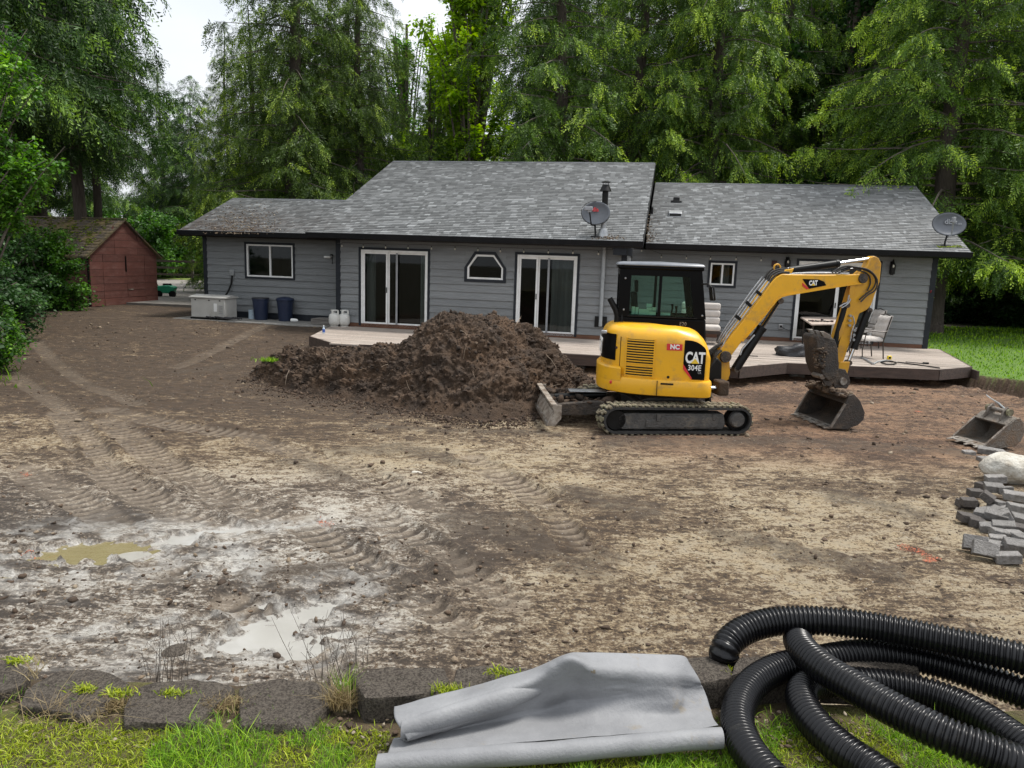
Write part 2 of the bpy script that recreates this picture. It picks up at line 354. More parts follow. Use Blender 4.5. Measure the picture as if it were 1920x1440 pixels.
PUD = [ # px, py, half length, half width (m), heading, kind
 (160, 1036, .42, .26, .15, 'olive'), (243, 1042, .12, .10, .6, 'white'), (338, 1010, .17, .16, .4, 'white'),
 (425, 1016, .11, .08, 0, 'white'), (385, 1070, .12, .07, 0, 'white'), (455, 1044, .10, .08, .5, 'white'), (440, 1068, .12, .06, .2, 'white'),
 (470, 1092, .07, .05, 0, 'white'), (450, 990, .36, .07, .25, 'white'), (548, 1160, .30, .17, 1.0, 'white'), (470, 1200, .34, .18, .6, 'white'), (620, 1190, .16, .07, .4, 'white'), (520, 1130, .1, .05, .2, 'white'),
 (290, 1172, .34, .035, .35, 'white'), (30, 1080, .22, .04, .3, 'olive'), (560, 1215, .2, .1, .8, 'white')]
pudw = [(*G(px, py)[:2], a, b, h, k) for px, py, a, b, h, k in PUD]
def hfun(x, y, detail=True):
    """ground height and surface weights"""
    z = base(x, y)
    wet = sst(.8, -1.6, x)*sst(9.5, 6.5, y)
    lw = lawn_in(x, y)
    n1 = fbm(x*.5, y*.5, o=3, seed=3)
    z = z+.03*n1
    # disturbed soil
    rough = .55+.45*sst(-.1, .5, fbm(x*.7+3, y*.7, o=3, seed=5))
    rid = 1-np.abs(fbm(x*3.1, y*5.5, o=4, seed=11))*2.2
    z = z+.016*rough*rid
    c = fbm(x*9, y*12, o=4, seed=21, g=.6); z = z+.020*rough*np.maximum(c, -.15)
    c2 = np.maximum(vnoise(x*23, y*27, seed=31), 0)**2; z = z+.016*c2*rough
    # scrape lines left by the bucket and blade
    sc = fbm(x*1.1+y*.5, y*9.0-x*1.2, o=3, seed=41); z = z+.013*sc*sst(-.2, .3, n1)
    tr = np.zeros_like(x); td = np.zeros_like(x)
    for pts, w in trkw:
        ww_ = w*.55*sst(3, 9, y)+.12
        d, al, sg = segdist(x, y, pts); mk = sst(ww_*1.15, ww_*.85, d)*(.50+.50*sst(-.3, .1, fbm(x*1.6, y*1.6, o=3, seed=61)))
        st_ = np.sin(al*2*math.pi/.15+1.5*np.abs(sg)/ww_); prof = -.030+.020*st_*(.6+.4*sst(.3, 1., np.abs(sg)/ww_)); td = np.maximum(td, mk*sst(.1, -.5, st_))
        mk = mk*(1-.45*sst(9, 13, y)); z = z*(1-.65*mk)+base(x, y)*.65*mk+prof*mk
        z = z+.03*np.exp(-((d-ww_*1.25)/.05)**2)*sst(-.2, .4, fbm(x*2.6, y*2.6, o=2, seed=71)); tr = np.maximum(tr, mk)
    dd_ = np.zeros_like(x)
    for pts, w in dstw:
        d, al, sg = segdist(x+.12*fbm(x*3, y*3, o=2, seed=76), y+.12*fbm(x*3+7, y*3, o=2, seed=77), pts); dd_ = np.maximum(dd_, sst(w*1.6, w*.4, d+w*.7*fbm(x*6, y*7, o=4, seed=78, g=.65))*(.75+.4*fbm(x*5, y*6, o=3, seed=79)))
    z = z+.026*dd_+.02*dd_*np.maximum(c, -.2); tr = tr-1.6*dd_
    pk = np.zeros_like(x)
    silt_sheen = np.zeros_like(x)
    for (cx, cy, a, b, h, k) in pudw:
        ux = (x-cx)*math.cos(h)+(y-cy)*math.sin(h); uy = -(x-cx)*math.sin(h)+(y-cy)*math.cos(h)
        rr = np.sqrt((ux/a)**2+(uy/b)**2)+.62*fbm(x*8, y*9, o=4, seed=81)+.3*vnoise(x*27, y*31, seed=83)
        silt_sheen = np.maximum(silt_sheen, sst(4.4, 1.0, rr)*sst(-.25, .3, fbm(x*5, y*7, o=4, seed=85))); mk = sst(1.25, .7, rr); z = z*(1-mk)+(base(x, y)-.035+.012*c)*mk; pk = np.maximum(pk, mk)
    global SILT_SHEEN, TREAD; SILT_SHEEN = silt_sheen; TREAD = td
    # trench beside the lawn and the raised lawn itself
    tz = np.exp(-((lw+.28)/.22)**2)*sst(-2.5, -.2, lw)*sst(12.6, 14.2, y)
    z = z-.16*tz+.10*np.exp(-((lw+.75)/.2)**2)*sst(13, 14, y)*(.6+.4*c)
    up = sst(-.10, .06, lw+.05*fbm(x*4, y*4, o=2, seed=91))
    z = z*(1-up)+(.40+.06*fbm(x*.5, y*.5, o=2, seed=95)+.1*sst(17, 26, y))*up
    return z, wet, tr, pk, up, n1
NR, NC = 540, 500
yy = 2.7*np.exp(np.linspace(0, math.log(31/2.7), NR)); tt = np.linspace(-.84, .80, NC)
X = (yy[:, None]+1.2)*tt[None, :]; Y = np.repeat(yy[:, None], NC, 1)
Z, wet, tr, pk, up, n1 = hfun(X, Y); silt_sheen0 = SILT_SHEEN.copy(); tread0 = TREAD.copy()
dark = np.clip(sst(9, 13.5, Y)*sst(0, -3.5, X)+.55*sst(.1, .45, fbm(X*.55+9, Y*.9, o=4, seed=101))+.8*sst(10.5, 12.5, Y)*sst(2.2, .5, X)*sst(-6, -3.5, X)*.0, 0, 1)
red = np.clip(sst(8.8, 11.2, Y+.6*n1)*sst(.6, 2.4, X), 0, 1)
pale = np.clip(.46+.42*np.exp(-(((Y-8.8+.1*X)/1.9)**2))*sst(-5, -2, X)+.35*sst(0, 2, X)*sst(9, 6, Y), 0, 1.3)
vt = np.stack([X.ravel(), Y.ravel(), Z.ravel()], 1)
ii = (np.arange(NR-1)[:, None]*NC+np.arange(NC-1)[None, :]).ravel()
fq = np.stack([ii, ii+1, ii+NC+1, ii+NC], 1)

m, t, b = newmat('ground'); M['ground'] = m
tcn = N(t, 'ShaderNodeTexCoord'); L = t.links.new
def noise(scale, stretch=(1, 1, 1), det=6., rg=.6, dist=0.):
    mpn = N(t, 'ShaderNodeMapping'); mpn.inputs['Scale'].default_value = stretch; L(tcn.outputs['Object'], mpn.inputs[0])
    n = N(t, 'ShaderNodeTexNoise', Scale=scale, Detail=det, Roughness=rg, Distortion=dist); L(mpn.outputs[0], n.inputs['Vector']); return n.outputs['Fac']
def attr(n): return N(t, 'ShaderNodeAttribute', attribute_name=n).outputs['Fac']
def mth(op, a, b_=None, c_=None, cl=False):
    n = N(t, 'ShaderNodeMath', operation=op, use_clamp=cl)
    for i, v in enumerate((a, b_, c_)):
        if v is None: continue
        if isinstance(v, (int, float)): n.inputs[i].default_value = v
        else: L(v, n.inputs[i])
    return n.outputs[0]
def mixc(f, a, b_):
    n = N(t, 'ShaderNodeMix', data_type='RGBA')
    for k, v in (('Factor', f), ('A', a), ('B', b_)):
        if isinstance(v, tuple): n.inputs[k].default_value = (*v, 1)
        elif isinstance(v, float): n.inputs[k].default_value = v
        else: L(v, n.inputs[k])
    return n.outputs['Result']
def rng_(v, a, b_, c_=0., d_=1.):
    n = N(t, 'ShaderNodeMapRange'); n.inputs['From Min'].default_value = a; n.inputs['From Max'].default_value = b_
    n.inputs['To Min'].default_value = c_; n.inputs['To Max'].default_value = d_; L(v, n.inputs['Value']); return n.outputs[0]
nA = noise(.9, (1, 1.5, 1), 7., .62, .3); nB = noise(4.5, (1, 1.9, 1), 7., .65); nC = noise(15, (1, 1.4, 1), 7., .75); nD = noise(48, (1, 1, 1), 6., .8)
nS = noise(3.0, (.8, 2.6, 1), 7., .7, 1.2)
v = mth('ADD', mth('MULTIPLY', nA, .20), mth('ADD', mth('MULTIPLY', nB, .23), mth('ADD', mth('MULTIPLY', nC, .30), mth('ADD', mth('MULTIPLY', nD, .26), mth('MULTIPLY', nS, .14)))))
v = mth('SUBTRACT', v, .092)
v = mth('ADD', v, mth('MULTIPLY', mth('SUBTRACT', attr('pale'), .5), .085))
v = mth('SUBTRACT', v, mth('MULTIPLY', attr('dark'), .062))
darkc = mixc(rng_(nB, .35, .65), (.034, .021, .011), (.072, .045, .025))
midc = mixc(rng_(nA, .4, .6), (.125, .082, .044), (.170, .116, .064))
palec = mixc(rng_(nB, .4, .6), (.36, .285, .175), (.33, .275, .19))
greyc = mixc(rng_(nB, .4, .6), (.56, .53, .47), (.42, .39, .34))
palec = mixc(attr('wet'), palec, greyc)
midc = mixc(mth('MULTIPLY', attr('wet'), .6), midc, (.18, .15, .12))
darkc = mixc(mth('MULTIPLY', attr('wet'), .6), darkc, (.042, .034, .027))
nE = noise(27, (1, 1.3, 1), 3., .6); nF = noise(9, (1, 2.2, 1), 8., .78, .8)
v = mth('ADD', v, mth('MULTIPLY', mth('SUBTRACT', nF, .5), .22))
col = mixc(rng_(v, .448, .474), darkc, midc)
col = mixc(rng_(v, .484, .520), col, palec)
col = mixc(mth('MULTIPLY', rng_(nE, .57, .62), .8), col, darkc)
redc = mixc(rng_(v, .43, .53), (.056, .029, .016), (.245, .142, .080))
col = mixc(mth('MULTIPLY', attr('red'), rng_(nA, .3, .6, .65, 1.)), col, redc)
col = mixc(mth('MULTIPLY', rng_(attr('track'), 0., 1.), .55), col, (.27, .22, .165))
col = mixc(mth('MULTIPLY', attr('tread'), .85), col, darkc)
col = mixc(mth('MULTIPLY', rng_(attr('track'), 0., -1.2), rng_(nC, .38, .56, .15, .85)), col, (.062, .045, .030))
pale2 = mixc(rng_(nC, .4, .6), (.46, .44, .40), (.60, .585, .55))
col = mixc(mth('MULTIPLY', attr('puddle'), rng_(nF, .42, .52, .25, .85)), col, pale2)  # pale silt round the puddles, with wet sheen painted into the colour
soilb = mixc(rng_(nC, .3, .7), (.05, .03, .018), (.12, .075, .045))
grs = mixc(rng_(nB, .3, .7), (.06, .13, .012), (.12, .22, .02))
col = mixc(attr('bank'), col, soilb); col = mixc(attr('lawn'), col, grs)
# small stones
vo = N(t, 'ShaderNodeTexVoronoi', Scale=26.); L(tcn.outputs['Object'], vo.inputs['Vector'])
st = mth('MULTIPLY', mth('LESS_THAN', vo.outputs['Distance'], .17), mth('GREATER_THAN', N(t, 'ShaderNodeSeparateColor').outputs[0], .0))
sepc = [n for n in t.nodes if n.type == 'SEPARATE_COLOR'][0]; L(vo.outputs['Color'], sepc.inputs[0])
st = mth('MULTIPLY', mth('LESS_THAN', vo.outputs['Distance'], .2), mth('GREATER_THAN', sepc.outputs[0], .86))
st = mth('MULTIPLY', st, mth('SUBTRACT', 1., attr('lawn')))
col = mixc(mth('MULTIPLY', st, .8), col, (.34, .31, .27))
L(col, b.inputs['Base Color'])
rough = mth('SUBTRACT', .88, mth('MULTIPLY', attr('wet'), rng_(nB, .42, .6, .15, .52)))
rough = mth('SUBTRACT', rough, mth('MULTIPLY', attr('puddle'), .25)); L(rough, b.inputs['Roughness'])
bn = N(t, 'ShaderNodeBump', Strength=1., Distance=.035)
hh = mth('ADD', mth('MULTIPLY', nC, 1.1), mth('ADD', mth('MULTIPLY', nD, .5), mth('MULTIPLY', nS, .6))); L(hh, bn.inputs['Height']); L(bn.outputs[0], b.inputs['Normal'])
lwv = lawn_in(X, Y)
lawnw = sst(.02, .14, lwv); bankw = sst(-.5, -.1, lwv)*(1-lawnw)*sst(12.5, 14, Y)
o = npmesh('dirt_ground', vt, fq, M['ground'], attr=dict(tread=tread0.ravel(), wet=wet.ravel(), track=tr.ravel(), puddle=np.maximum(pk, silt_sheen0*.85).ravel(), dark=dark.ravel(), red=red.ravel(), pale=pale.ravel(), bank=bankw.ravel(), lawn=lawnw.ravel()), smooth=True)
setp(o, 'bare churned brown earth of the yard with pale scraped patches and track prints', None, None, 'structure')

def ground_z(x, y):
    return float(hfun(np.array([float(x)]), np.array([float(y)]))[0][0])
# land beyond the modelled yard
pm('forest_floor', (.045, .04, .022), (.07, .06, .03), .8, .95, .8, 6)
pm('far_lawn', (.10, .15, .025), (.16, .2, .035), .6, .9, .6, 12)
MB().box(-200, 200, 30.2, 400, .1, .47).build('forest_ground', M['forest_floor'], kind='structure', label='dark leaf-strewn forest ground behind the house')
MB().box(-200, 200, -200, 400, -1.2, -.35).build('lower_ground', M['forest_floor'], kind='structure', label='earth under and around the yard')
# gravel drive seen in the gap at the left, and the bright verge with its fence behind
d0 = [G(262, 566, .52), G(420, 566, .52), G(430, 533, .52), G(285, 533, .52)]
MB().prism([(-21, 27.5), (-8.5, 26.5), (-10, 47.5), (-27, 47.5)], 'z', .40, .585).build('driveway', M['driveway'], kind='structure', label='pale gravel driveway between the shed and the house')
MB().prism([(-60, 47.6), (-8, 47.6), (-8, 62), (-60, 62)], 'z', .4, .60).build('verge', M['far_lawn'], kind='structure', label='bright grass verge beyond the driveway')

# water
def watermat(name, c, c2):
    m, t, b = newmat(name); M[name] = m
    n = N(t, 'ShaderNodeTexNoise', Scale=3., Detail=4.); x = N(t, 'ShaderNodeMix', data_type='RGBA'); x.inputs['A'].default_value = (*c, 1); x.inputs['B'].default_value = (*c2, 1)
    t.links.new(n.outputs['Fac'], x.inputs['Factor']); t.links.new(x.outputs['Result'], b.inputs['Base Color'])
    b.inputs['Roughness'].default_value = .06; b.inputs['IOR'].default_value = 1.45; b.inputs['Specular IOR Level'].default_value = .7
    n2 = N(t, 'ShaderNodeTexNoise', Scale=9., Detail=2.); bb = N(t, 'ShaderNodeBump', Strength=.08, Distance=.01); t.links.new(n2.outputs['Fac'], bb.inputs['Height']); t.links.new(bb.outputs[0], b.inputs['Normal'])
    tp_ = N(t, 'ShaderNodeBsdfTransparent'); ms_ = N(t, 'ShaderNodeMixShader'); ms_.inputs[0].default_value = .72; t.links.new(tp_.outputs[0], ms_.inputs[1]); t.links.new(b.outputs[0], ms_.inputs[2]); t.links.new(ms_.outputs[0], t.nodes['Material Output'].inputs[0])
watermat('water_olive', (.20, .165, .07), (.26, .22, .11)); watermat('water_milky_sky', (.44, .43, .40), (.34, .33, .30))  # pale version: clay tint plus reflected sky painted into the base colour
for (cx, cy, a, b_, h, k) in pudw:
    n = 28; mb = MB(); vs = [(cx, cy, 0)]
    for i in range(n):
        q = 2*math.pi*i/n; ux, uy = a*1.45*math.cos(q), b_*1.45*math.sin(q); vs.append((cx+ux*math.cos(h)-uy*math.sin(h), cy+ux*math.sin(h)+uy*math.cos(h), 0))
    mb.add(vs, [(0, 1+i, 1+(i+1) % n) for i in range(n)])
    o = mb.build('puddle', M['water_olive' if k == 'olive' else 'water_milky_sky'], kind='structure', flat=True,
                 label='murky yellow-brown puddle in the mud' if k == 'olive' else 'pale milky puddle in the wet mud, sky reflection partly put into its colour')
    o.location.z = -.0245+.0009*(len([q for q in bpy.data.objects if q.name.startswith('puddle')]) % 9)

# ---------------------------------------------------------------- lumps scattered over soil
ph = (1+5**.5)/2
ICO = np.array([(-1,ph,0),(1,ph,0),(-1,-ph,0),(1,-ph,0),(0,-1,ph),(0,1,ph),(0,-1,-ph),(0,1,-ph),(ph,0,-1),(ph,0,1),(-ph,0,-1),(-ph,0,1)])/1.9
ICF = np.array([(0,11,5),(0,5,1),(0,1,7),(0,7,10),(0,10,11),(1,5,9),(5,11,4),(11,10,2),(10,7,6),(7,1,8),(3,9,4),(3,4,2),(3,2,6),(3,6,8),(3,8,9),(4,9,5),(2,4,11),(6,2,10),(8,6,7),(9,8,1)])
def lumps(P, S, seed=0, flat=.75):
    r = np.random.default_rng(seed); n = len(P)
    V = ICO[None]*(1+r.uniform(-.5, .5, (n, 12, 1)))*r.uniform(.45, 1.45, (n, 1, 3))
    a = r.uniform(0, 6.28, n); ca, sa = np.cos(a), np.sin(a); V = np.stack([V[..., 0]*ca[:, None]-V[..., 1]*sa[:, None], V[..., 0]*sa[:, None]+V[..., 1]*ca[:, None], V[..., 2]*flat], -1)
    V = V*S[:, None, None]+P[:, None, :]
    Fc = (ICF[None]+(np.arange(n)*12)[:, None, None]).reshape(-1, 3)
    tint = np.repeat(r.uniform(0, 1, n), 12)
    return V.reshape(-1, 3), Fc, tint
def clodmat(name, cs):
    m, t, b = newmat(name); M[name] = m
    at = N(t, 'ShaderNodeAttribute', attribute_name='tint'); cr = N(t, 'ShaderNodeValToRGB'); e = cr.color_ramp.elements
    e[0].color = (*cs[0], 1); e[1].color = (*cs[-1], 1); e[1].position = 1
    for i, c in enumerate(cs[1:-1]): k = e.new((i+1)/(len(cs)-1)); k.color = (*c, 1)
    t.links.new(at.outputs['Fac'], cr.inputs[0])
    n = N(t, 'ShaderNodeTexNoise', Scale=40., Detail=5.); tcx = N(t, 'ShaderNodeTexCoord'); t.links.new(tcx.outputs['Object'], n.inputs['Vector'])
    x = N(t, 'ShaderNodeMix', data_type='RGBA', blend_type='MULTIPLY'); x.inputs['Factor'].default_value = .6; t.links.new(cr.outputs[0], x.inputs['A'])
    rr = N(t, 'ShaderNodeMapRange'); rr.inputs['To Min'].default_value = .3; rr.inputs['To Max'].default_value = 1.5; t.links.new(n.outputs['Fac'], rr.inputs['Value']); t.links.new(rr.outputs[0], x.inputs['B'])
    t.links.new(x.outputs['Result'], b.inputs['Base Color']); b.inputs['Roughness'].default_value = .9
    bb = N(t, 'ShaderNodeBump', Strength=.8, Distance=.01); t.links.new(n.outputs['Fac'], bb.inputs['Height']); t.links.new(bb.outputs[0], b.inputs['Normal'])
clodmat('clod', [(.040, .026, .016), (.075, .048, .03), (.13, .09, .058), (.20, .155, .105), (.34, .29, .22)])
clodmat('clod_dark', [(.018, .011, .006), (.034, .020, .012), (.050, .030, .017), (.066, .040, .024), (.10, .066, .042)])
n = 15000; u1 = rng.uniform(0, 1, n); ys = 4.1*np.exp(u1*math.log(22/4.1)); xs = (ys+.6)*rng.uniform(-.76, .74, n)
wc = fbm(xs*.8, ys*.8, o=3, seed=201); keep = (rng.uniform(-.45, .5, n) < wc+.1); xs, ys = xs[keep], ys[keep]
zz, w_, _, pk_, up_, _ = hfun(xs, ys); keep = (pk_ < .3) & (up_ < .2); xs, ys, zz = xs[keep], ys[keep], zz[keep]
S = .0035+.016*rng.uniform(0, 1, len(xs))**9*(1+ys*.08)+ys*.00055
Vv, Ff, tn = lumps(np.stack([xs, ys, zz+S*.12], 1), S, 3)
tn = tn**1.5*.85
npmesh('clods', Vv, Ff, M['clod'], attr=dict(tint=tn), smooth=False, kind='stuff')['label'] = 'small clods and stones strewn over the bare earth'

# ---------------------------------------------------------------- the dirt pile
top = np.array([(466,704),(482,688),(505,668),(540,655),(580,651),(640,652),(700,649),(745,645),(775,632),(795,606),(820,590),(850,583),(880,589),(910,593),(930,588),(960,602),(990,611),(1010,622),(1035,640),(1055,662),(1075,684),(1100,704),(1126,730)], float)
bot = np.array([(466,708),(520,726),(560,735),(620,745),(700,756),(780,772),(880,789),(960,789),(1020,776),(1080,752),(1126,736)], float)
NP_, NQ = 520, 290
pxs = np.linspace(466, 1126, NP_); ty = np.interp(pxs, top[:, 0], top[:, 1]); by = np.interp(pxs, bot[:, 0], bot[:, 1])
ks = np.ones(13)/13; by = np.convolve(np.pad(by, 6, 'edge'), ks, 'valid')
Pf = np.array([G(a, b_) for a, b_ in zip(pxs, by)]); Pr = []
for a, c_, pf in zip(pxs, ty, Pf):
    h = .5
    for _ in range(12):
        P = PL(a, c_, (0, pf[1]+.25+h*1.25, 0), (0, 1, 0)); h = .5*h+.5*max(P[2], .03)
    Pr.append(P)
Pr = np.array(Pr); Pr[:, 2] = np.maximum(Pr[:, 2], .02)
s_ = np.linspace(0, 1, NQ); rs = np.minimum(s_/.55, 1); bs = np.clip((s_-.55)/.45, 0, 1)
prof = np.sin(rs*math.pi/2)**1.15
PX = Pf[:, None, :]+(Pr-Pf)[:, None, :]*rs[None, :, None]; PX[..., 2] = Pr[:, None, 2]*prof[None, :]
back = (Pr[:, 2]*.95+.15)[:, None]*bs[None]; PX[..., 1] += back; PX[..., 2] = PX[..., 2]*(1-bs[None]**1.4)
PX[..., 2] -= .05*(1-np.sin(np.clip(s_, 0, 1)*math.pi))[None]**3
x, y, z = PX[..., 0], PX[..., 1], PX[..., 2]
amp = sst(0, .12, np.minimum(s_, 1-s_))[None]*sst(0, .25, z)*(1-.55*np.exp(-((rs-1)/.05)**2)[None])
big = np.abs(fbm(x*1.6, y*1.6, z*1.6, o=3, seed=301)); med = np.abs(fbm(x*4.5, y*4.5, z*4.5, o=4, seed=311)); fin = fbm(x*13, y*13, z*13, o=4, seed=321, g=.7)
d = (.26*big+.17*med-.09+.045*fin+.028*np.abs(fbm(x*9, y*9, z*9, o=3, seed=331)))*amp+.018*fin
gx = np.gradient(PX, axis=0); gy = np.gradient(PX, axis=1); nn = np.cross(gx, gy); nn /= np.linalg.norm(nn, axis=-1, keepdims=True)+1e-9; nn *= np.sign(nn[..., 2:3]+1e-9)
PX = PX+nn*d[..., None]
ii = (np.arange(NP_-1)[:, None]*NQ+np.arange(NQ-1)[None, :]).ravel()
pm('pile_soil', (.027, .016, .009), (.060, .036, .020), 3.5, .93, .7, 30, c3=(.095, .056, .031), s3=1.6, t3=(.46, .66), detail=8)
pile = npmesh('dirt_pile', PX.reshape(-1, 3), np.stack([ii, ii+NQ, ii+NQ+1, ii+1], 1), M['pile_soil'], smooth=True)
setp(pile, 'big heap of dark brown excavated soil in front of the deck', 'dirt heap')
n = 6500; ia = rng.integers(3, NP_-3, n); ib = (rng.beta(1.4, 1.6, n)*NQ*.85).astype(int)+3
P = PX[ia, ib]; S = .007+.036*rng.uniform(0, 1, n)**14+.011*rng.uniform(0, 1, n); P = P+nn[ia, ib]*(S*.05)[:, None]
Vv, Ff, tn = lumps(P, S, 5, .9); npmesh('soil_clods', Vv, Ff, M['clod_dark'], pile, attr=dict(tint=tn**1.6), smooth=False, kind='stuff')
n = 3500; a_ = rng.uniform(0, 1, n); ia = (a_*(NP_-1)).astype(int); off = rng.exponential(.28, n)
P = Pf[ia].copy(); P[:, 1] -= off; P[:, 0] += rng.normal(0, .1, n); P[:, 2] = hfun(P[:, 0], P[:, 1])[0]+.01; S = .008+.03*rng.uniform(0, 1, n)**8
Vv, Ff, tn = lumps(P, S, 6, .9); npmesh('spilled_clods', Vv, Ff, M['clod_dark'], pile, attr=dict(tint=tn), smooth=False, kind='stuff')
mb = MB()
for k in range(35):     # roots and sticks in the heap
    i, j = rng.integers(10, NP_-10), int(rng.uniform(.12, .62)*NQ); p = Vector(PX[i, j]); q = Vector(nn[i, j])
    dv = (Vector(rng.normal(0, 1, 3))+q*.6).normalized()*rng.uniform(.06, .26)
    mb.tube([p-dv*.2, p+dv*.4+q*.02, p+dv+Vector((0, 0, rng.uniform(-.03, .04)))], [.005, .004, .002], 4)
mb.build('roots', M['pale_root'], pile, kind='stuff')

# ---------------------------------------------------------------- blades of grass as real geometry
def blades(P, Ln, W, bend, seed=0, lean=.5):
    r = np.random.default_rng(seed); n = len(P); a = r.uniform(0, 6.283, n); ld = r.uniform(0, 6.283, n); b = bend*r.uniform(.3, 1.3, n)
    sx, sy = np.cos(a), np.sin(a); lx, ly = np.cos(ld)*lean, np.sin(ld)*lean; V = np.zeros((n, 6, 3))
    for k, (t_, w) in enumerate(((0, 1.), (.5, .85), (1., .12))):
        h = t_*(1-.35*b*t_); o_ = (t_**1.6)*b
        for j, sg in enumerate((-.5, .5)):
            V[:, k*2+j, 0] = P[:, 0]+lx*o_*Ln+sx*sg*W*w; V[:, k*2+j, 1] = P[:, 1]+ly*o_*Ln+sy*sg*W*w; V[:, k*2+j, 2] = P[:, 2]+h*Ln
    Fc = (np.array([(0,1,3,2),(2,3,5,4)])[None]+(np.arange(n)*6)[:, None, None]).reshape(-1, 4)
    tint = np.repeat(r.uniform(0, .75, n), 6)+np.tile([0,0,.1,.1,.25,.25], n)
    return V.reshape(-1, 3), Fc, np.clip(tint, 0, 1)
# right-hand lawn beside the house
n = 20000; ys = 15.1*np.exp(rng.uniform(0, 1, n)*math.log(30/15.1)); xs = rng.uniform(9.5, 24, n); kk = lawn_in(xs, ys) > .02; xs, ys = xs[kk], ys[kk]
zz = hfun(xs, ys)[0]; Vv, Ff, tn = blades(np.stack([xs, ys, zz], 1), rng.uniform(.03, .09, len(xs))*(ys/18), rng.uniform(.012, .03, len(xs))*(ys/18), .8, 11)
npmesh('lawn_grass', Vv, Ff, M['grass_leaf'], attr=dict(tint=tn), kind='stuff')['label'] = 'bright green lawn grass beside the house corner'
# left margins: weeds growing along the edge of the yard
# ---------------------------------------------------------------- the house (local frame: x along the facade, y into the house)
house = thing('house', 'single-storey grey clapboard house with dark trim and grey shingle roofs', 'house', HO, -HYAW)
DZ = .55
REC, LW = 2.3, 1.0
def siding(wall, u0, u1, z0, z1, w, ops, e=.2):
    """lap boards, one object per board length between openings; wall = parent"""
    z = z0
    while z < z1-.02:
        zt = min(z+e, z1)
        cuts = sorted(set([z, zt]+[q for o_ in ops for q in (o_[2], o_[3]) if z+.01 < q < zt-.01]))
        for za_, zb_ in zip(cuts[:-1], cuts[1:]):
            xs = [(u0, u1)]
            for a, b_, c, d in ops:
                if c < (za_+zb_)/2 < d:
                    nx = []
                    for p, q in xs:
                        if b_ <= p or a >= q: nx.append((p, q)); continue
                        if a > p: nx.append((p, a))
                        if b_ < q: nx.append((b_, q))
                    xs = nx
            for p, q in xs:
                if q-p < .03: continue
                k0 = (za_-z)/e; k1 = (zb_-z)/e; t0 = .036-.030*k0; t1 = .036-.030*k1
                segs = [p]
                if q-p > 2.6: segs.append(p+(q-p)*random.uniform(.3, .7))
                segs.append(q)
                for sa, sb in zip(segs[:-1], segs[1:]):
                    sb2 = sb-(.003 if sb != q else 0)
                    j = random.uniform(-.002, .002)
                    MB().prism([(w-t0-j, za_+.001), (w-t1-j, zb_), (w+.02, zb_), (w+.02, za_+.001)], 'x', sa, sb2).build('siding_board', M['siding'], wall, flat=True)
        z = zt
def backing(name, u0, u1, z0, z1, w, ops, th=.12, mat='trim_dark'):
    mb = MB(); zs = sorted(set([z0, z1]+[min(max(q, z0), z1) for o_ in ops for q in (o_[2], o_[3])]))
    for a, b_ in zip(zs[:-1], zs[1:]):
        xs = [(u0, u1)]
        for p0, p1, c, d in ops:
            if c < (a+b_)/2 < d:
                nx = []
                for p, q in xs:
                    if p1 <= p or p0 >= q: nx.append((p, q)); continue
                    if p0 > p: nx.append((p, p0))
                    if p1 < q: nx.append((p1, q))
                xs = nx
        for p, q in xs: mb.box(p, q, w+.021, w+.021+th, a, b_)
    return mb.build(name, M[mat], house, flat=True)
DLx = (-4.43, -2.47); DMx = (.04, 1.655); DRx = (7.535, 9.60); DT = 2.715
opsM = [(DLx[0]-.065, DLx[1]+.065, .58, DT+.065), (DMx[0]-.065, DMx[1]+.065, .58, DT+.065), (-1.41, -.27, 1.95, 2.76)]
opsR = [(5.105, 5.895, 1.985, 2.735), (DRx[0]-.065, DRx[1]+.065, .58, 2.865)]
opsL = [(-8.635, -6.975, 1.735, 2.835)]
U_ML, U_MR, U_RR, U_LL = -5.18, 2.93, 11.02, -10.02
wM = backing('main_wall', U_ML, U_MR, .5, 3.0, 0, opsM); siding(wM, U_ML+.05, U_MR-.12, .66, 2.98, 0, opsM)
wR = backing('right_wall', U_MR, U_RR, .45, 3.0, REC, opsR); siding(wR, U_MR+.02, U_RR-.1, .66, 2.98, REC, opsR)
wL = backing('left_wall', U_LL, U_ML-.02, .38, 3.0, LW, opsL); siding(wL, U_LL+.1, U_ML-.04, .72, 2.98, LW, opsL)
# body of the house behind the front walls
MB().box(U_ML-.02, U_ML+.1, .15, 13, .4, 3.0).build('side_wall', M['siding'], house, flat=True)
MB().box(U_MR-.1, U_MR, .02, REC+.02, .5, 3.0).build('return_wall', M['siding'], house, flat=True)
MB().box(U_RR-.1, U_RR-.002, REC+.15, 12, .4, 3.0).build('end_wall', M['siding'], house, flat=True)
MB().box(U_LL+.002, U_LL+.1, LW+.15, 5.6, .4, 3.0).build('end_wall', M['siding'], house, flat=True)
MB().box(U_ML, U_RR-.1, 12.9, 13, .4, 3.0).build('back_wall', M['siding'], house, flat=True)
MB().box(U_LL, U_ML-.1, 5.5, 5.6, .4, 3.0).build('back_wall', M['siding'], house, flat=True)
MB().box(U_LL+.1, U_ML-.05, LW+.2, 5.5, .3, .5).box(U_ML+.1, U_MR-.12, .15, 12.9, .3, .56).box(U_MR-.1, U_RR-.1, REC+.15, 12.9, .3, .56).build('floor', M['interior'], house, flat=True)
MB().box(U_ML+.1, U_MR-.1, 4.2, 4.3, .56, 3.0).box(U_MR, U_RR-.1, 6.2, 6.3, .56, 3.0).build('room_partition', M['interior'], house, flat=True)
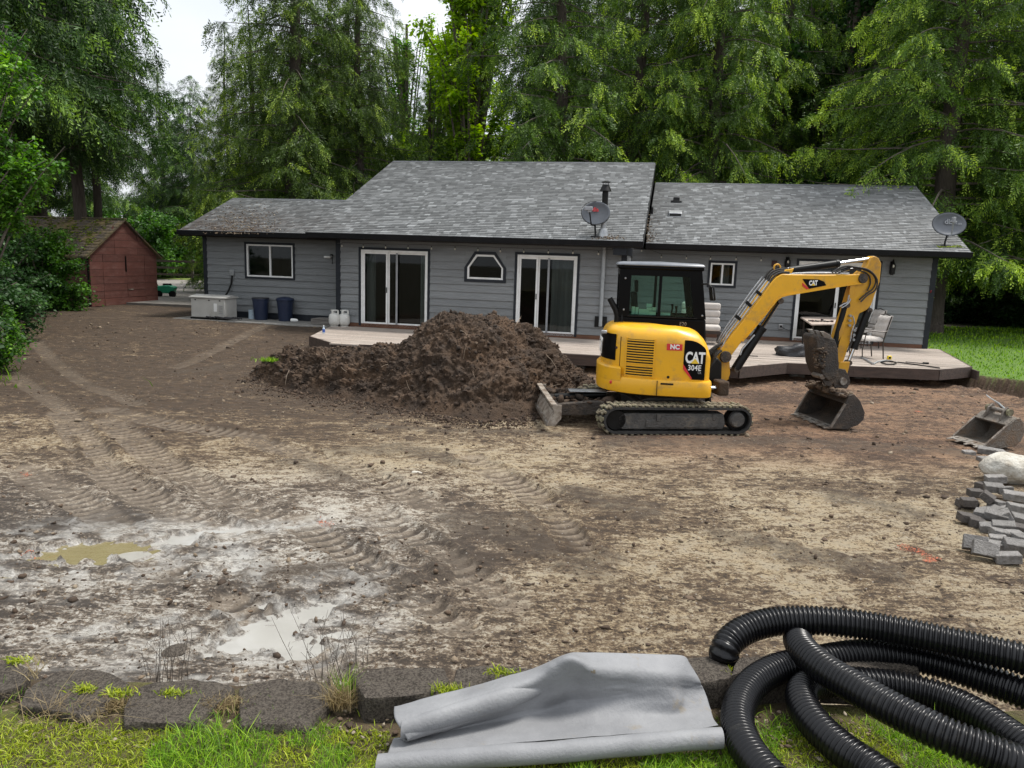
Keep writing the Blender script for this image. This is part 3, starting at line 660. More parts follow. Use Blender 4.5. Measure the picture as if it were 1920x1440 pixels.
# corner trim, base band
for u, w in ((U_ML-.01, 0), (U_MR-.13, 0)):
    MB().box(u, u+.14, w-.036, w+.06, .50, 3.0).build('corner_trim', M['trim_dark'], house, bevel=.004)
MB().box(U_RR-.11, U_RR+.03, REC-.036, REC+.12, .40, 3.0).build('corner_trim', M['trim_dark'], house, bevel=.004)
MB().box(U_LL-.03, U_LL+.10, LW-.036, LW+.12, .36, 3.0).build('corner_trim', M['trim_dark'], house, bevel=.004)
MB().box(U_ML+.13, U_MR-.14, -.03, .02, .55, .655).build('base_band', M['cedar_band'], house, flat=True)
MB().box(U_MR+.01, U_RR-.12, REC-.03, REC+.02, .55, .655).build('base_band', M['cedar_band'], house, flat=True)
MB().box(U_LL+.1, U_ML-.03, LW-.03, LW+.02, .36, .715).build('foundation_band', M['trim_dark'], house, flat=True)
# beam and post at the step between the two wings
MB().box(U_MR-.32, U_MR+.02, -.55, REC, 2.78, 2.99).build('porch_beam', M['trim_dark'], house, flat=True)

def cased(u0, u1, z0, z1, w, c=.065):     # dark casing boards round an opening
    y0, y1 = w-.045, w+.02
    MB().box(u0-c, u0, y0, y1, z0-(c if z0 > 1 else 0), z1+c).build('casing', M['trim_dark'], house, bevel=.003)
    MB().box(u1, u1+c, y0, y1, z0-(c if z0 > 1 else 0), z1+c).build('casing', M['trim_dark'], house, bevel=.003)
    MB().box(u0, u1, y0, y1, z1, z1+c).build('casing', M['trim_dark'], house, bevel=.003)
    if z0 > 1: MB().box(u0, u1, y0, y1, z0-c, z0).build('casing', M['trim_dark'], house, bevel=.003)
def frame_mb(u0, u1, z0, z1, y0, y1, f, ft=None, fb=None):
    ft = ft or f; fb = fb or f
    return MB().box(u0, u0+f, y0, y1, z0, z1).box(u1-f, u1, y0, y1, z0, z1).box(u0+f, u1-f, y0, y1, z1-ft, z1).box(u0+f, u1-f, y0, y1, z0, z0+fb)
def curtain(u0, u1, z0, z1, w, par):
    mb = MB(); n = max(6, int((u1-u0)/.045)); pts = []
    for i in range(n+1): pts.append((u0+(u1-u0)*i/n, w+.035*math.sin(i*1.9)+.012*math.sin(i*5.1)))
    vs = [(p[0]+.0*z0, p[1], z0) for p in pts]+[(p[0], p[1], z1) for p in pts]
    mb.add(vs, [(i, i+1, n+2+i, n+1+i) for i in range(n)]); o = mb.build('curtain', M['curtain'], par, ang=80); return o
def sliding_door(u0, u1, z0, z1, w, cut1, cut2=None, side='l', curt=(), label=None):
    d = frame_mb(u0, u1, z0, z1, w-.03, w+.10, .055, .06, .06).build('sliding_door', M['white_frame'], house, bevel=.004, label=label)
    a = u0+.055; b_ = u1-.055; c1 = u0+(u1-u0)*cut1
    frame_mb(a, c1, z0+.06, z1-.06, w-.005, w+.025, .05).build('door_leaf', M['white_frame'], d, bevel=.003)
    frame_mb(c1, b_, z0+.06, z1-.06, w+.035, w+.065, .045).build('fixed_leaf', M['white_frame'], d, bevel=.003)
    MB().box(a+.05, c1-.05, w+.008, w+.014, z0+.11, z1-.11).build('pane', M['glass'], d, flat=True)
    MB().box(c1+.045, b_-.045, w+.048, w+.054, z0+.105, z1-.105).build('pane', M['glass'], d, flat=True)
    if cut2:
        c2 = u0+(u1-u0)*cut2
        MB().box(c2-.028, c2+.028, w-.022, w-.008, z0+.07, z1-.07).build('screen_frame', M['screen_frame'], d, bevel=.002)
    MB().box(c1-.035, c1-.012, w-.03, w-.006, z0+.95, z0+1.1).build('handle', M['machine_black'], d, bevel=.003)
    for p, q in curt: curtain(p, q, z0+.03, z1-.1, w+.24, d)
    return d
sliding_door(DLx[0], DLx[1], .59, DT, 0, .40, .54, curt=((-4.36, -4.08), (-2.76, -2.53)))
sliding_door(DMx[0], DMx[1], .59, DT, 0, .35, .53, curt=((.95, 1.62),))
sliding_door(DRx[0], DRx[1], .59, 2.80, REC, .52, curt=((9.2, 9.5),))
for a, b_, w, t_ in ((DLx[0], DLx[1], 0, DT), (DMx[0], DMx[1], 0, DT), (DRx[0], DRx[1], REC, 2.80)): cased(a, b_, .59, t_, w)
# windows
def slider_window(u0, u1, z0, z1, w, curt=()):
    d = frame_mb(u0, u1, z0, z1, w-.035, w+.09, .045).build('window', M['white_frame'], house, bevel=.003)
    mid = (u0+u1)/2
    MB().box(mid-.025, mid+.025, w-.01, w+.06, z0+.045, z1-.045).build('mullion', M['white_frame'], d, bevel=.002)
    MB().box(u0+.045, mid-.025, w+.02, w+.026, z0+.045, z1-.045).build('pane', M['glass'], d, flat=True)
    MB().box(mid+.025, u1-.045, w+.035, w+.041, z0+.045, z1-.045).build('pane', M['glass'], d, flat=True)
    for p, q in curt: curtain(p, q, z0+.03, z1-.03, w+.2, d)
    cased(u0, u1, z0, z1, w); return d
slider_window(-8.57, -7.04, 1.80, 2.77, LW)
sw = slider_window(5.17, 5.83, 2.05, 2.67, REC, curt=((5.45, 5.7),))
# octagon-topped window
P8 = [(-1.34, 2.02), (-.34, 2.02), (-.34, 2.33), (-.60, 2.68), (-1.10, 2.68), (-1.34, 2.33)]
def ringmb(P, f, y0, y1):
    cx = sum(p[0] for p in P)/len(P); cz = sum(p[1] for p in P)/len(P); hw_, hh_ = .5, .33
    Q = [(cx+(p[0]-cx)*(1-f/hw_), cz+(p[1]-cz)*(1-f/hh_)) for p in P]; n = len(P); mb = MB()
    for i in range(n):
        j = (i+1) % n; a, b_, c, d = P[i], P[j], Q[j], Q[i]
        mb.prism([a, b_, c, d], 'y', y0, y1)
    return mb, Q
cx, cz = -.84, 2.35; PO = [(cx+(p[0]-cx)*1.16, cz+(p[1]-cz)*1.24) for p in P8]
mb = MB()
for i in range(6):
    j = (i+1) % 6; mb.prism([PO[i], PO[j], P8[j], P8[i]], 'y', -.05, .02)
mb.build('casing', M['trim_dark'], house, ang=20)
# wedges closing the corners of the rectangular opening
MB().prism([(-1.41, 2.35), (-1.41, 2.76), (-1.08, 2.76), (-1.12, 2.70), (-1.40, 2.36)], 'y', -.018, .02).build('siding_board', M['siding'], wM, flat=True)
MB().prism([(-.27, 2.35), (-.28, 2.36), (-.57, 2.70), (-.61, 2.76), (-.27, 2.76)], 'y', -.018, .02).build('siding_board', M['siding'], wM, flat=True)
mb, Q = ringmb(P8, .05, -.035, .06); ow = mb.build('window', M['white_frame'], house, ang=20)
MB().prism(Q, 'y', .01, .016).build('pane', M['glass'], ow, flat=True)

# roofs: plane z = ze + pitch (y - we)
def roof(name, u0, u1, we, ze, pitch, wr, backw, u0b=None):
    zr = ze+pitch*(wr-we); th = .10; u0b = u0 if u0b is None else u0b
    r_ = MB().prism([(we, ze-th), (we, ze), (wr, zr), (backw, zr-pitch*(backw-wr)), (backw, zr-pitch*(backw-wr)-th), (wr, zr-th)], 'x', u0, u1).build(name, M['gutter'], house, flat=True)
    # shingles, row by row
    ex = .13; Lr = math.hypot(wr-we, zr-ze); cy, cz_ = (wr-we)/Lr, (zr-ze)/Lr; nr = int(Lr/ex)+1
    V = []; Fq = []; tint = []; rg = np.random.default_rng(int(abs(u0)*100))
    def put(a, b_, l0, l1, h0, h1, tn):
        k = len(V)
        for (uu_, ll, hh_) in ((a, l0, -.004), (b_, l0, -.004), (b_, l0, h0), (a, l0, h0), (b_, l1, h1), (a, l1, h1)):
            V.append((uu_, we+cy*ll-cz_*hh_, ze+cz_*ll+cy*hh_))
        Fq.append((k, k+1, k+2, k+3)); Fq.append((k+3, k+2, k+4, k+5)); tint.extend([tn]*6)
    for r in range(nr):
        l0 = r*ex-.03; l1 = min(l0+ex+.035, Lr+.01); u = u0-.01-rg.uniform(0, .2)
        while u < u1+.01:
            wd = rg.choice([.08, .12, .17, .24])*rg.uniform(.85, 1.15); a, b_ = max(u, u0-.015), min(u+wd, u1+.015)
            if b_-a > .02: put(a, b_-.004, l0+rg.uniform(-.004, .004), l1, .020+rg.uniform(0, .008), .004, rg.uniform(0, 1))
            u += wd
    o = npmesh('shingles', np.array(V), np.array(Fq), M['shingle'], r_, attr=dict(tint=np.array(tint)), kind='stuff')
    rd = MB(); u = u0
    while u < u1-.05:
        w2 = min(.3, u1-u); rd.prism([(wr-.13, zr-pitch*.13+.018), (wr, zr+.03), (wr+.13, zr-pitch*.13+.018), (wr, zr+.012)], 'x', u, u+w2-.004); u += w2
    rd.build('ridge_cap', M['ridge'], r_, flat=True)
    MB().prism([(we-.115, ze-.13), (we-.13, ze+.0), (we-.115, ze+.004), (we-.1, ze-.10), (we-.02, ze-.10), (we-.02, ze-.005), (we-.001, ze-.005), (we-.001, ze-.17), (we-.02, ze-.14)], 'x', u0-.02, u1+.02).build('gutter', M['gutter'], r_, ang=30)
    MB().box(u0-.02, u1+.02, we-.1295, we-.118, ze+.002, ze+.009).build('gutter_lip', M['galv'], r_, flat=True)
    for ue, sg in ((u0, -1), (u1, 1)):
        MB().prism([(we-.005, ze-.17), (we-.005, ze+.004), (wr, zr+.006), (wr, zr-.17)], 'x', ue+sg*.001, ue+sg*.03).build('rake_board', M['gutter'], r_, flat=True)
    return r_, zr
m, t, b = newmat('shingle'); M['shingle'] = m
at = N(t, 'ShaderNodeAttribute', attribute_name='tint'); cr = N(t, 'ShaderNodeValToRGB'); e = cr.color_ramp.elements
e[0].color = (.100, .103, .102, 1); e[1].color = (.30, .31, .31, 1); k = e.new(.5); k.color = (.150, .155, .154, 1); k = e.new(.88); k.color = (.205, .21, .21, 1)
t.links.new(at.outputs['Fac'], cr.inputs[0]); tcn = N(t, 'ShaderNodeTexCoord')
n1_ = N(t, 'ShaderNodeTexNoise', Scale=.7, Detail=5.); t.links.new(tcn.outputs['Object'], n1_.inputs['Vector'])
n2_ = N(t, 'ShaderNodeTexNoise', Scale=60., Detail=3.); t.links.new(tcn.outputs['Object'], n2_.inputs['Vector'])
x1 = N(t, 'ShaderNodeMix', data_type='RGBA', blend_type='MULTIPLY'); x1.inputs['Factor'].default_value = .7
r1 = N(t, 'ShaderNodeMapRange'); r1.inputs['From Min'].default_value = .3; r1.inputs['From Max'].default_value = .7; r1.inputs['To Min'].default_value = .75; r1.inputs['To Max'].default_value = 1.25
ad = N(t, 'ShaderNodeMath', operation='ADD'); ml = N(t, 'ShaderNodeMath', operation='MULTIPLY'); ml.inputs[1].default_value = .5
t.links.new(n1_.outputs['Fac'], ad.inputs[0]); t.links.new(n2_.outputs['Fac'], ad.inputs[1]); t.links.new(ad.outputs[0], ml.inputs[0]); t.links.new(ml.outputs[0], r1.inputs['Value'])
t.links.new(cr.outputs[0], x1.inputs['A']); t.links.new(r1.outputs[0], x1.inputs['B'])
# brown weathering towards the eaves on the left roofs (moss and needles, a real stain)
sx = N(t, 'ShaderNodeSeparateXYZ'); t.links.new(tcn.outputs['Object'], sx.inputs[0])
ra = N(t, 'ShaderNodeMapRange'); ra.inputs['From Min'].default_value = -3.5; ra.inputs['From Max'].default_value = -9.; t.links.new(sx.outputs['X'], ra.inputs['Value'])
rb = N(t, 'ShaderNodeMapRange'); rb.inputs['From Min'].default_value = 4.1; rb.inputs['From Max'].default_value = 3.1; t.links.new(sx.outputs['Z'], rb.inputs['Value'])
n3_ = N(t, 'ShaderNodeTexNoise', Scale=3., Detail=7., Roughness=.7); t.links.new(tcn.outputs['Object'], n3_.inputs['Vector'])
r3_ = N(t, 'ShaderNodeMapRange'); r3_.inputs['From Min'].default_value = .35; r3_.inputs['From Max'].default_value = .6; t.links.new(n3_.outputs['Fac'], r3_.inputs['Value'])
mm = N(t, 'ShaderNodeMath', operation='MULTIPLY'); t.links.new(ra.outputs[0], mm.inputs[0]); t.links.new(rb.outputs[0], mm.inputs[1])
mm2 = N(t, 'ShaderNodeMath', operation='MULTIPLY'); t.links.new(mm.outputs[0], mm2.inputs[0]); t.links.new(r3_.outputs[0], mm2.inputs[1])
x2 = N(t, 'ShaderNodeMix', data_type='RGBA'); x2.inputs['B'].default_value = (.085, .062, .05, 1); t.links.new(mm2.outputs[0], x2.inputs['Factor']); t.links.new(x1.outputs['Result'], x2.inputs['A'])
t.links.new(x2.outputs['Result'], b.inputs['Base Color']); b.inputs['Roughness'].default_value = .62
pm('ridge', (.08, .085, .095), (.05, .055, .06), 9, .7, .3)
ZE = 3.125
zm = 5.9; PITM = .42
def ridge_at(px, py, we, ze, pitch):
    nrm = HW*-pitch+np.array([0, 0, 1]); p0 = HO+HW*we+np.array([0, 0, ze]); return toh(PL(px, py, p0, nrm))
rm = ridge_at(990, 304.8, -.6, ZE, PITM); rr_ = ridge_at(1465, 346.6, REC-.6, ZE+.02, .405); rl = ridge_at(550, 374.8, LW-.6, ZE-.01, .40)
roofM, zM = roof('roof', -5.73, 3.33, -.6, ZE, PITM, rm[1], 13.6)
roofR, zR = roof('roof', 3.365, 11.60, REC-.6, ZE+.02, .405, rr_[1], 12.6)
roofL, zL = roof('roof', -10.42, -5.2, LW-.6, ZE-.01, .40, rl[1], 6.1)
# soffits and gable ends
MB().box(-5.72, 3.32, -.59, .0, 2.985, 3.0).box(3.34, 11.58, REC-.59, REC, 2.985, 3.0).box(-10.4, -5.75, LW-.59, LW, 2.985, 3.0).build('soffit', M['soffit'], house, flat=True)
MB().box(-5.715, -5.19, .0, 13, 2.985, 3.0).build('soffit', M['soffit'], house, flat=True)
MB().prism([(0, 3.0), (rm[1], zM-.2), (13, 3.0)], 'x', U_MR-.08, U_MR-.01).build('gable', M['siding'], house, flat=True)
MB().prism([(0, 3.0), (rm[1], zM-.2), (13, 3.0)], 'x', U_ML+.01, U_ML+.08).build('gable', M['siding'], house, flat=True)
MB().prism([(REC, 3.0), (rr_[1], zR-.2), (12, 3.0)], 'x', U_RR-.09, U_RR-.01).build('gable', M['siding'], house, flat=True)
MB().prism([(LW, 3.0), (rl[1], zL-.2), (5.6, 3.0)], 'x', U_LL+.01, U_LL+.09).build('gable', M['siding'], house, flat=True)
def on_roof(px, py, which='m'):
    we, ze, p = {'m': (-.6, ZE, PITM), 'r': (REC-.6, ZE+.02, .405), 'l': (LW-.6, ZE-.01, .40)}[which]
    return ridge_at(px, py, we, ze, p)
# roof vents
q = on_roof(1268, 378, 'r'); MB().box(q[0]-.10, q[0]+.10, q[1]-.1, q[1]+.08, q[2]-.05, q[2]+.13).box(q[0]-.17, q[0]+.17, q[1]-.17, q[1]+.15, q[2]-.08, q[2]+.012).build('roof_vent', M['lamp_black'], roofR, bevel=.01, label='small square black roof vent')
q = on_roof(1266, 404, 'r'); vn = MB().prism([(q[1]-.16, q[2]-.07), (q[1]-.16, q[2]+.06), (q[1]-.02, q[2]+.15), (q[1]+.26, q[2]+.16), (q[1]+.30, q[2]+.10)], 'x', q[0]-.19, q[0]+.19).build('roof_vent', M['galv'], roofR, bevel=.006, label='low galvanised roof vent with dark mouth')
MB().box(q[0]-.17, q[0]+.17, q[1]-.164, q[1]-.15, q[2]-.03, q[2]+.045).build('vent_mouth', M['lamp_black'], vn, flat=True)
q = on_roof(1222.5, 402, 'r'); MB().tube([(q[0], q[1], q[2]-.05), (q[0], q[1], q[2]+.22)], .035, 10).build('pipe_vent', M['lamp_black'], roofR)
# needles, moss and litter on the left roof and by the dish
Pn = []; r9 = np.random.default_rng(9)
for k in range(1500):
    px, py = r9.normal(452, 36), 440-abs(r9.normal(0, 26)); 
    if py < 378 or px < 362: continue
    g = on_roof(px, py, 'l')
    if g[0] > -5.9 or g[0] < -10.3: continue
    Pn.append((g[0], g[1], g[2]+.02))
for k in range(160):
    g = on_roof(r9.normal(1142, 12), 450-abs(r9.normal(0, 4)), 'm'); Pn.append((g[0], g[1], g[2]+.02))
for k in range(260):
    g = on_roof(1212+r9.exponential(8), 455-abs(r9.normal(0, 28)), 'r')
    if g[1] > REC-.55: Pn.append((g[0], g[1], g[2]+.02))
Pn = np.array(Pn); Vv, Ff, tn = lumps(Pn, r9.uniform(.008, .028, len(Pn)), 8, .5)
pmn = npmesh('roof_litter', Vv, Ff, M['clod'], house, attr=dict(tint=tn), kind='stuff')
Pn = np.array([on_roof(1786+r9.normal(0, 12), 465.5-abs(r9.normal(0, 1.8)), 'r')+[0, 0, .015] for k in range(200)]); Pn = Pn[(Pn[:, 0] < 11.55) & (Pn[:, 1] > REC-.58)]
Vv, Ff, tn = lumps(Pn, r9.uniform(.015, .04, len(Pn)), 9, .5); npmesh('roof_moss', Vv, Ff, M['moss_leaf'], house, attr=dict(tint=tn*.6), kind='stuff')

# downpipe and its box at the right end of the main wall
q0 = hp(1131, 462, -.09); q1 = hp(1125.5, 612, -.09)
dp = MB().tube([(q1[0], -.09, 2.98), (q1[0], -.09, q1[2])], .048, 14).tube([(q1[0], -.09, 2.2), (q1[0], -.09, 2.16)], .056, 14).build('downpipe', M['pvc'], house)
MB().box(q1[0]-.16, q1[0]+.16, -.06, -.02, q1[2]-.02, q1[2]+.26).build('pipe_backplate', M['machine_black'], dp, bevel=.005)
# stove pipe
q = on_roof(1131, 441, 'm'); sp = thing('stove_pipe', 'tall black stove pipe with a cap rising through the main roof', 'chimney pipe', hw(*q), -HYAW)
MB().lathe([(.16, -.08), (.15, .02), (.11, .16), (.085, .17)], n=16).build('flashing_boot', M['galv'], sp)
MB().lathe([(.075, .1), (.075, .62)], n=16).build('pipe', M['galv'], sp); MB().lathe([(.077, .6), (.077, 1.13)], n=16).build('upper_pipe', M['machine_black'], sp)
MB().lathe([(.155, 1.10), (.085, 1.25), (.08, 1.26)], n=16).lathe([(.11, 1.31), (.12, 1.325), (.03, 1.35)], n=16).tube([(.07, 0, 1.22), (.07, 0, 1.33)], .008, 5).tube([(-.07, 0, 1.22), (-.07, 0, 1.33)], .008, 5).build('cap', M['machine_black'], sp)

def text(name, s, size, m, parent, loc, rot, off=0., sx=1., ex=.002, space=1.0, shear=0.):
    cu = bpy.data.curves.new(name, 'FONT'); cu.body = s; cu.size = size; cu.offset = off; cu.extrude = ex; cu.align_x = 'CENTER'; cu.align_y = 'CENTER'; cu.space_character = space; cu.shear = shear; cu.resolution_u = 4
    tmp = bpy.data.objects.new(name, cu); C.objects.link(tmp); dg = bpy.context.evaluated_depsgraph_get(); dg.update()
    me = bpy.data.meshes.new_from_object(tmp.evaluated_get(dg)); bpy.data.objects.remove(tmp)
    me.materials.clear(); me.materials.append(m); o = bpy.data.objects.new(name, me); C.objects.link(o); o.parent = parent; o.location = loc; o.rotation_euler = rot; o.scale = (sx, 1, 1); return o
# satellite dishes
def dish(px, py, cpx, cpy, which, label, mat, red):
    q = on_roof(px, py, which); base_ = hw(*q); c = PL(cpx, cpy, base_, HW); t_ = thing('satellite_dish', label, 'satellite dish', base_, 0)
    cl = Vector(c-base_); A_, B_ = (.375, .30) if which == 'm' else (.43, .31)
    d_ = thing('x', 'x', 'x'); bpy.data.objects.remove(d_)
    tilt = Matrix.Rotation(R(10 if which == 'm' else -6), 3, 'Z') @ Matrix.Rotation(R(-12), 3, 'X')
    rings = []; n = 36
    for k in range(9):
        f = k/8; ring = []
        for i in range(n):
            a = 2*math.pi*i/n; ring.append(cl+tilt @ Vector((A_*f*math.cos(a), .09*(1-f*f)+.0, B_*f*math.sin(a))))
        rings.append(ring)
    mb = MB(); mb.loft(rings, caps=False); mb.build('reflector', mat, t_, solid=.012, ang=60)
    rim = [cl+tilt @ Vector((A_*math.cos(2*math.pi*i/n), 0, B_*math.sin(2*math.pi*i/n))) for i in range(n+1)]
    MB().tube(rim, .008, 6).build('rim', M['lamp_black'], t_)
    foot = Vector((0, 0, 0)); low = cl+tilt @ Vector((0, .03, -B_*.95))
    MB().tube([foot, foot+Vector((0, 0, .1)), low+Vector((.0, .06, 0)), cl+tilt @ Vector((0, .13, -.05))], .024, 8).build('mast', M['machine_black'], t_)
    MB().box(-.12, .12, -.1, .1, -.03, .015).build('foot_plate', M['machine_black'], t_, bevel=.004)
    sx_ = -.24 if which == 'm' else -.05
    lnb = cl+tilt @ Vector((sx_-.02, -.38, -.02))
    MB().tube([low+Vector((0, .04, -.03)), low+Vector((sx_*.5, -.18, -.02)), lnb+Vector((0, 0, -.05))], .018, 6).build('feed_arm', M['machine_black'] if red else M['dish_light'], t_)
    MB().obox(lnb+Vector((-.03 if red else 0, 0, .02)), .20 if red else .07, .10, .09 if red else .15).obox(lnb+Vector((0, .01, -.02)), .10 if red else .17, .08, .10 if red else .03).build('receiver', M['dish_light'], t_, bevel=.012)
    rt = (tilt @ Matrix.Rotation(R(90), 3, 'X')).to_euler()
    text('lettering', 'dish', .155 if red else .19, M['red'] if red else M['dish_light'], t_, cl+tilt @ Vector((.05 if red else .05, .035, .10 if red else .07)), rt, .004)
    text('lettering', 'HD', .07, M['white'] if red else M['dish_light'], t_, cl+tilt @ Vector((.22 if red else .27, .02, .075 if red else .01)), rt, .003)
    if red: MB().prism([(-.15, .07), (-.10, .05), (-.06, .09), (-.11, .11)], 'y', -.004, .0).build('logo_mark', M['white'], t_).location = cl+Vector((0, .03, 0))
    return t_
dish(1116, 444, 1116.5, 399.5, 'm', 'dark satellite dish with red lettering beside the stove pipe', M['dish_grey'], True)
dish(1771, 461, 1780, 420, 'r', 'grey satellite dish above the right roof corner', M['dish_grey'], False)
# string of lights under the eave
bp = [(641,461),(681,463),(723,464),(765,465),(809,466),(853,467),(896,469),(938,471),(982,472),(1028,473),(1074,474),(1122,476),(1168,474)]
sl_ = thing('string_lights', 'string of small clear bulbs hung under the main eave', 'string lights', hw(-1, -.3, 2.9), -HYAW)
def slocal(P): q = toh(P); return (q[0]+1, q[1]+.3, q[2]-2.9)
def stringlights(par, bps, w):
    prev = None; wire = MB()
    for px, py in bps:
        P = PL(px, py, HO+HW*w, HW); l = Vector(slocal(P)); topp = l+Vector((0, 0, .09))
        MB().lathe([(.003, -.03), (.018, -.018), (.022, 0), (.014, .02), (.009, .03)], l, 8).build('bulb', M['bulb'], par); MB().lathe([(.011, .028), (.012, .07)], l, 6).build('socket', M['lamp_black'], par)
        if prev is not None: wire.tube([prev, (prev+topp)/2+Vector((0, 0, .01)), topp], .006, 4)
        prev = topp
    wire.build('cable', M['lamp_black'], par)
stringlights(sl_, bp, -.25)
s2 = thing('string_lights', 'string of small bulbs hung under the right wing eave', 'string lights', hw(-1, -.3, 2.9), -HYAW)
stringlights(s2, [(1203,470),(1240,482),(1287,484),(1332,485),(1380,486),(1427,488)], REC-.25)
# wall lanterns
def lantern(px, py, h, label):
    P = PL(px, py, HO+HW*(REC-.12), HW); t_ = thing('wall_lantern', label, 'lantern', P, -HYAW)
    MB().box(-.05, .05, .06, .12, -.16, .14).build('backplate', M['lamp_black'], t_, bevel=.01)
    MB().lathe([(.03, -h*.5), (.07, -h*.42), (.085, .02), (.05, h*.2), (.012, h*.42)], n=6).build('cage', M['lamp_black'], t_, flat=True)
    MB().lathe([(.02, -.02), (.03, .01), (.02, .05)], n=8).build('bulb', M['bulb'], t_).location = (0, -.065, .0)
    MB().tube([(0, .06, h*.3), (0, .0, h*.46), (0, 0, h*.38)], .01, 6).build('arm', M['lamp_black'], t_)
lantern(1674, 500, .44, 'black wall lantern to the right of the right-hand sliding door'); lantern(1477, 492, .34, 'black wall lantern to the left of the right-hand sliding door')
P = PL(1452, 494, HO+HW*(REC-.06), HW); o = MB().box(-.07, .07, -.02, .03, -.08, .08).build('alarm_box', M['brick_dark'], bevel=.008); o.location = P; o.rotation_euler.z = -HYAW; setp(o, 'small dark red box high on the wall beside the left lantern', 'alarm box')
P = PL(1464, 612, HO+HW*(REC-.05), HW); t_ = thing('wall_outlet', 'grey outdoor outlet box with a cord, low on the right wall', 'outlet', P, -HYAW)
MB().box(-.06, .06, -.02, .02, -.07, .07).build('cover', M['galv'], t_, bevel=.01); MB().box(-.03, .03, -.05, -.02, -.03, .03).build('plug', M['lamp_black'], t_, bevel=.01)
MB().tube([(.0, -.05, 0), (.1, -.04, -.06), (.2, -.02, -.09), (.3, -.01, -.08)], .008, 5).build('cord', M['lamp_black'], t_)
# security camera and its dangling cable
P = PL(616, 482, HO+HW*(LW-.1), HW); t_ = thing('security_camera', 'small white security camera on the left wing wall', 'camera', P, -HYAW)
MB().lathe([(.02, -.14), (.035, -.13), (.04, .04), (.03, .06)], n=12, axis='x').build('body', M['white'], t_); MB().tube([(.05, .0, 0), (.07, .06, .03), (.07, .1, .03)], .018, 8).build('bracket', M['white'], t_)
MB().box(.03, .11, .05, .085, .02, .09).build('mount', M['lamp_black'], t_, bevel=.006); MB().tube([(.08, .07, 0), (.09, .07, -.1), (.08, .07, -.2)], .012, 5).build('cable', M['lamp_black'], t_)
# meter box and flex to the generator
P = PL(435, 511, HO+HW*(LW-.05), HW); t_ = thing('meter_box', 'small grey electric box with a conduit on the left wing wall', 'electric box', P, -HYAW)
MB().box(-.07, .07, -.03, .03, -.09, .09).build('box', M['galv'], t_, bevel=.01); MB().tube([(0, 0, -.09), (-.02, -.03, -.35), (-.1, -.1, -.6), (-.2, -.2, -.8)], .028, 8).build('conduit', M['machine_black'], t_)

# ---------------------------------------------------------------- deck
dpx = [(582, 630), (625, 643), (1047, 662.5), (1128, 667), (1385, 688), (1475, 680), (1600, 686), (1760, 692.5), (1820, 687.5)]
dl = [toh(G(px, py, DZ))[:2] for px, py in dpx]
dpoly = [tuple(a) for a in dl]+[(11.35, 2.27), (2.95, 2.27), (2.95, -.02), (-5.3, -.02)]
deck = thing('deck', 'low weathered wooden deck running along the back of the house', 'deck', HO, -HYAW)
# boards run along the facade, clipped to the outline row by row
bw = .143; w = -4.2; rgd = random.Random(4)
def clipx(poly, w):
    xs = []
    for i in range(len(poly)):
        (x0, y0), (x1, y1) = poly[i], poly[(i+1) % len(poly)]
        if (y0 > w) != (y1 > w): xs.append(x0+(x1-x0)*(w-y0)/(y1-y0))
    xs.sort(); return [(xs[i], xs[i+1]) for i in range(0, len(xs)-1, 2)]
while w < 2.25:
    a, b_ = clipx(dpoly, w+.003), clipx(dpoly, w+bw-.006)
    for i in range(max(len(a), len(b_))):
        sa = a[i] if i < len(a) else None; sb = b_[i] if i < len(b_) else None
        if len(a) != len(b_): sa = sb = (sa or sb)
        L0, L1 = (sa[0], sb[0]), (sa[1], sb[1]); cuts = [0.]
        ln = min(L1)-max(L0); 
        if ln < .1: continue
        nseg = max(1, int(ln/4.2)); cuts = [0]+sorted(rgd.uniform(.15, .85) for _ in range(nseg-1))+[1]
        for c0, c1 in zip(cuts[:-1], cuts[1:]):
            x00 = L0[0]+(L1[0]-L0[0])*c0+(.002 if c0 else 0); x01 = L0[0]+(L1[0]-L0[0])*c1; x10 = L0[1]+(L1[1]-L0[1])*c0+(.002 if c0 else 0); x11 = L0[1]+(L1[1]-L0[1])*c1
            z1_ = DZ-rgd.uniform(0, .006); mb = MB()
            mb.add([(x00, w, z1_-.036), (x01, w, z1_-.036), (x11, w+bw-.009, z1_-.036), (x10, w+bw-.009, z1_-.036), (x00, w, z1_), (x01, w, z1_), (x11, w+bw-.009, z1_), (x10, w+bw-.009, z1_)], [(0,3,2,1),(4,5,6,7),(0,1,5,4),(1,2,6,5),(2,3,7,6),(3,0,4,7)])
            bo = mb.build('deck_board', M['deck_board'], deck, flat=True)
    w += bw
for (a, b_) in zip(dl[:-1], dl[1:]):
    p = Vector((a[0], a[1], 0)); q = Vector((b_[0], b_[1], 0)); dd = (q-p).normalized(); nrm = Vector((dd.y, -dd.x, 0)); mb = MB()
    p1, q1_ = p+nrm*.004, q+nrm*.004; zt, zb = DZ-.002, DZ-.235
    mb.add([(*p1.xy, zb), (*q1_.xy, zb), (*q1_.xy, zt), (*p1.xy, zt), (*(p1+nrm*.035).xy, zb), (*(q1_+nrm*.035).xy, zb), (*(q1_+nrm*.035).xy, zt), (*(p1+nrm*.035).xy, zt)], [(0,1,2,3),(7,6,5,4),(3,2,6,7),(0,4,5,1),(1,5,6,2),(0,3,7,4)])
    mb.build('fascia_board', M['deck_fascia'], deck, flat=True)
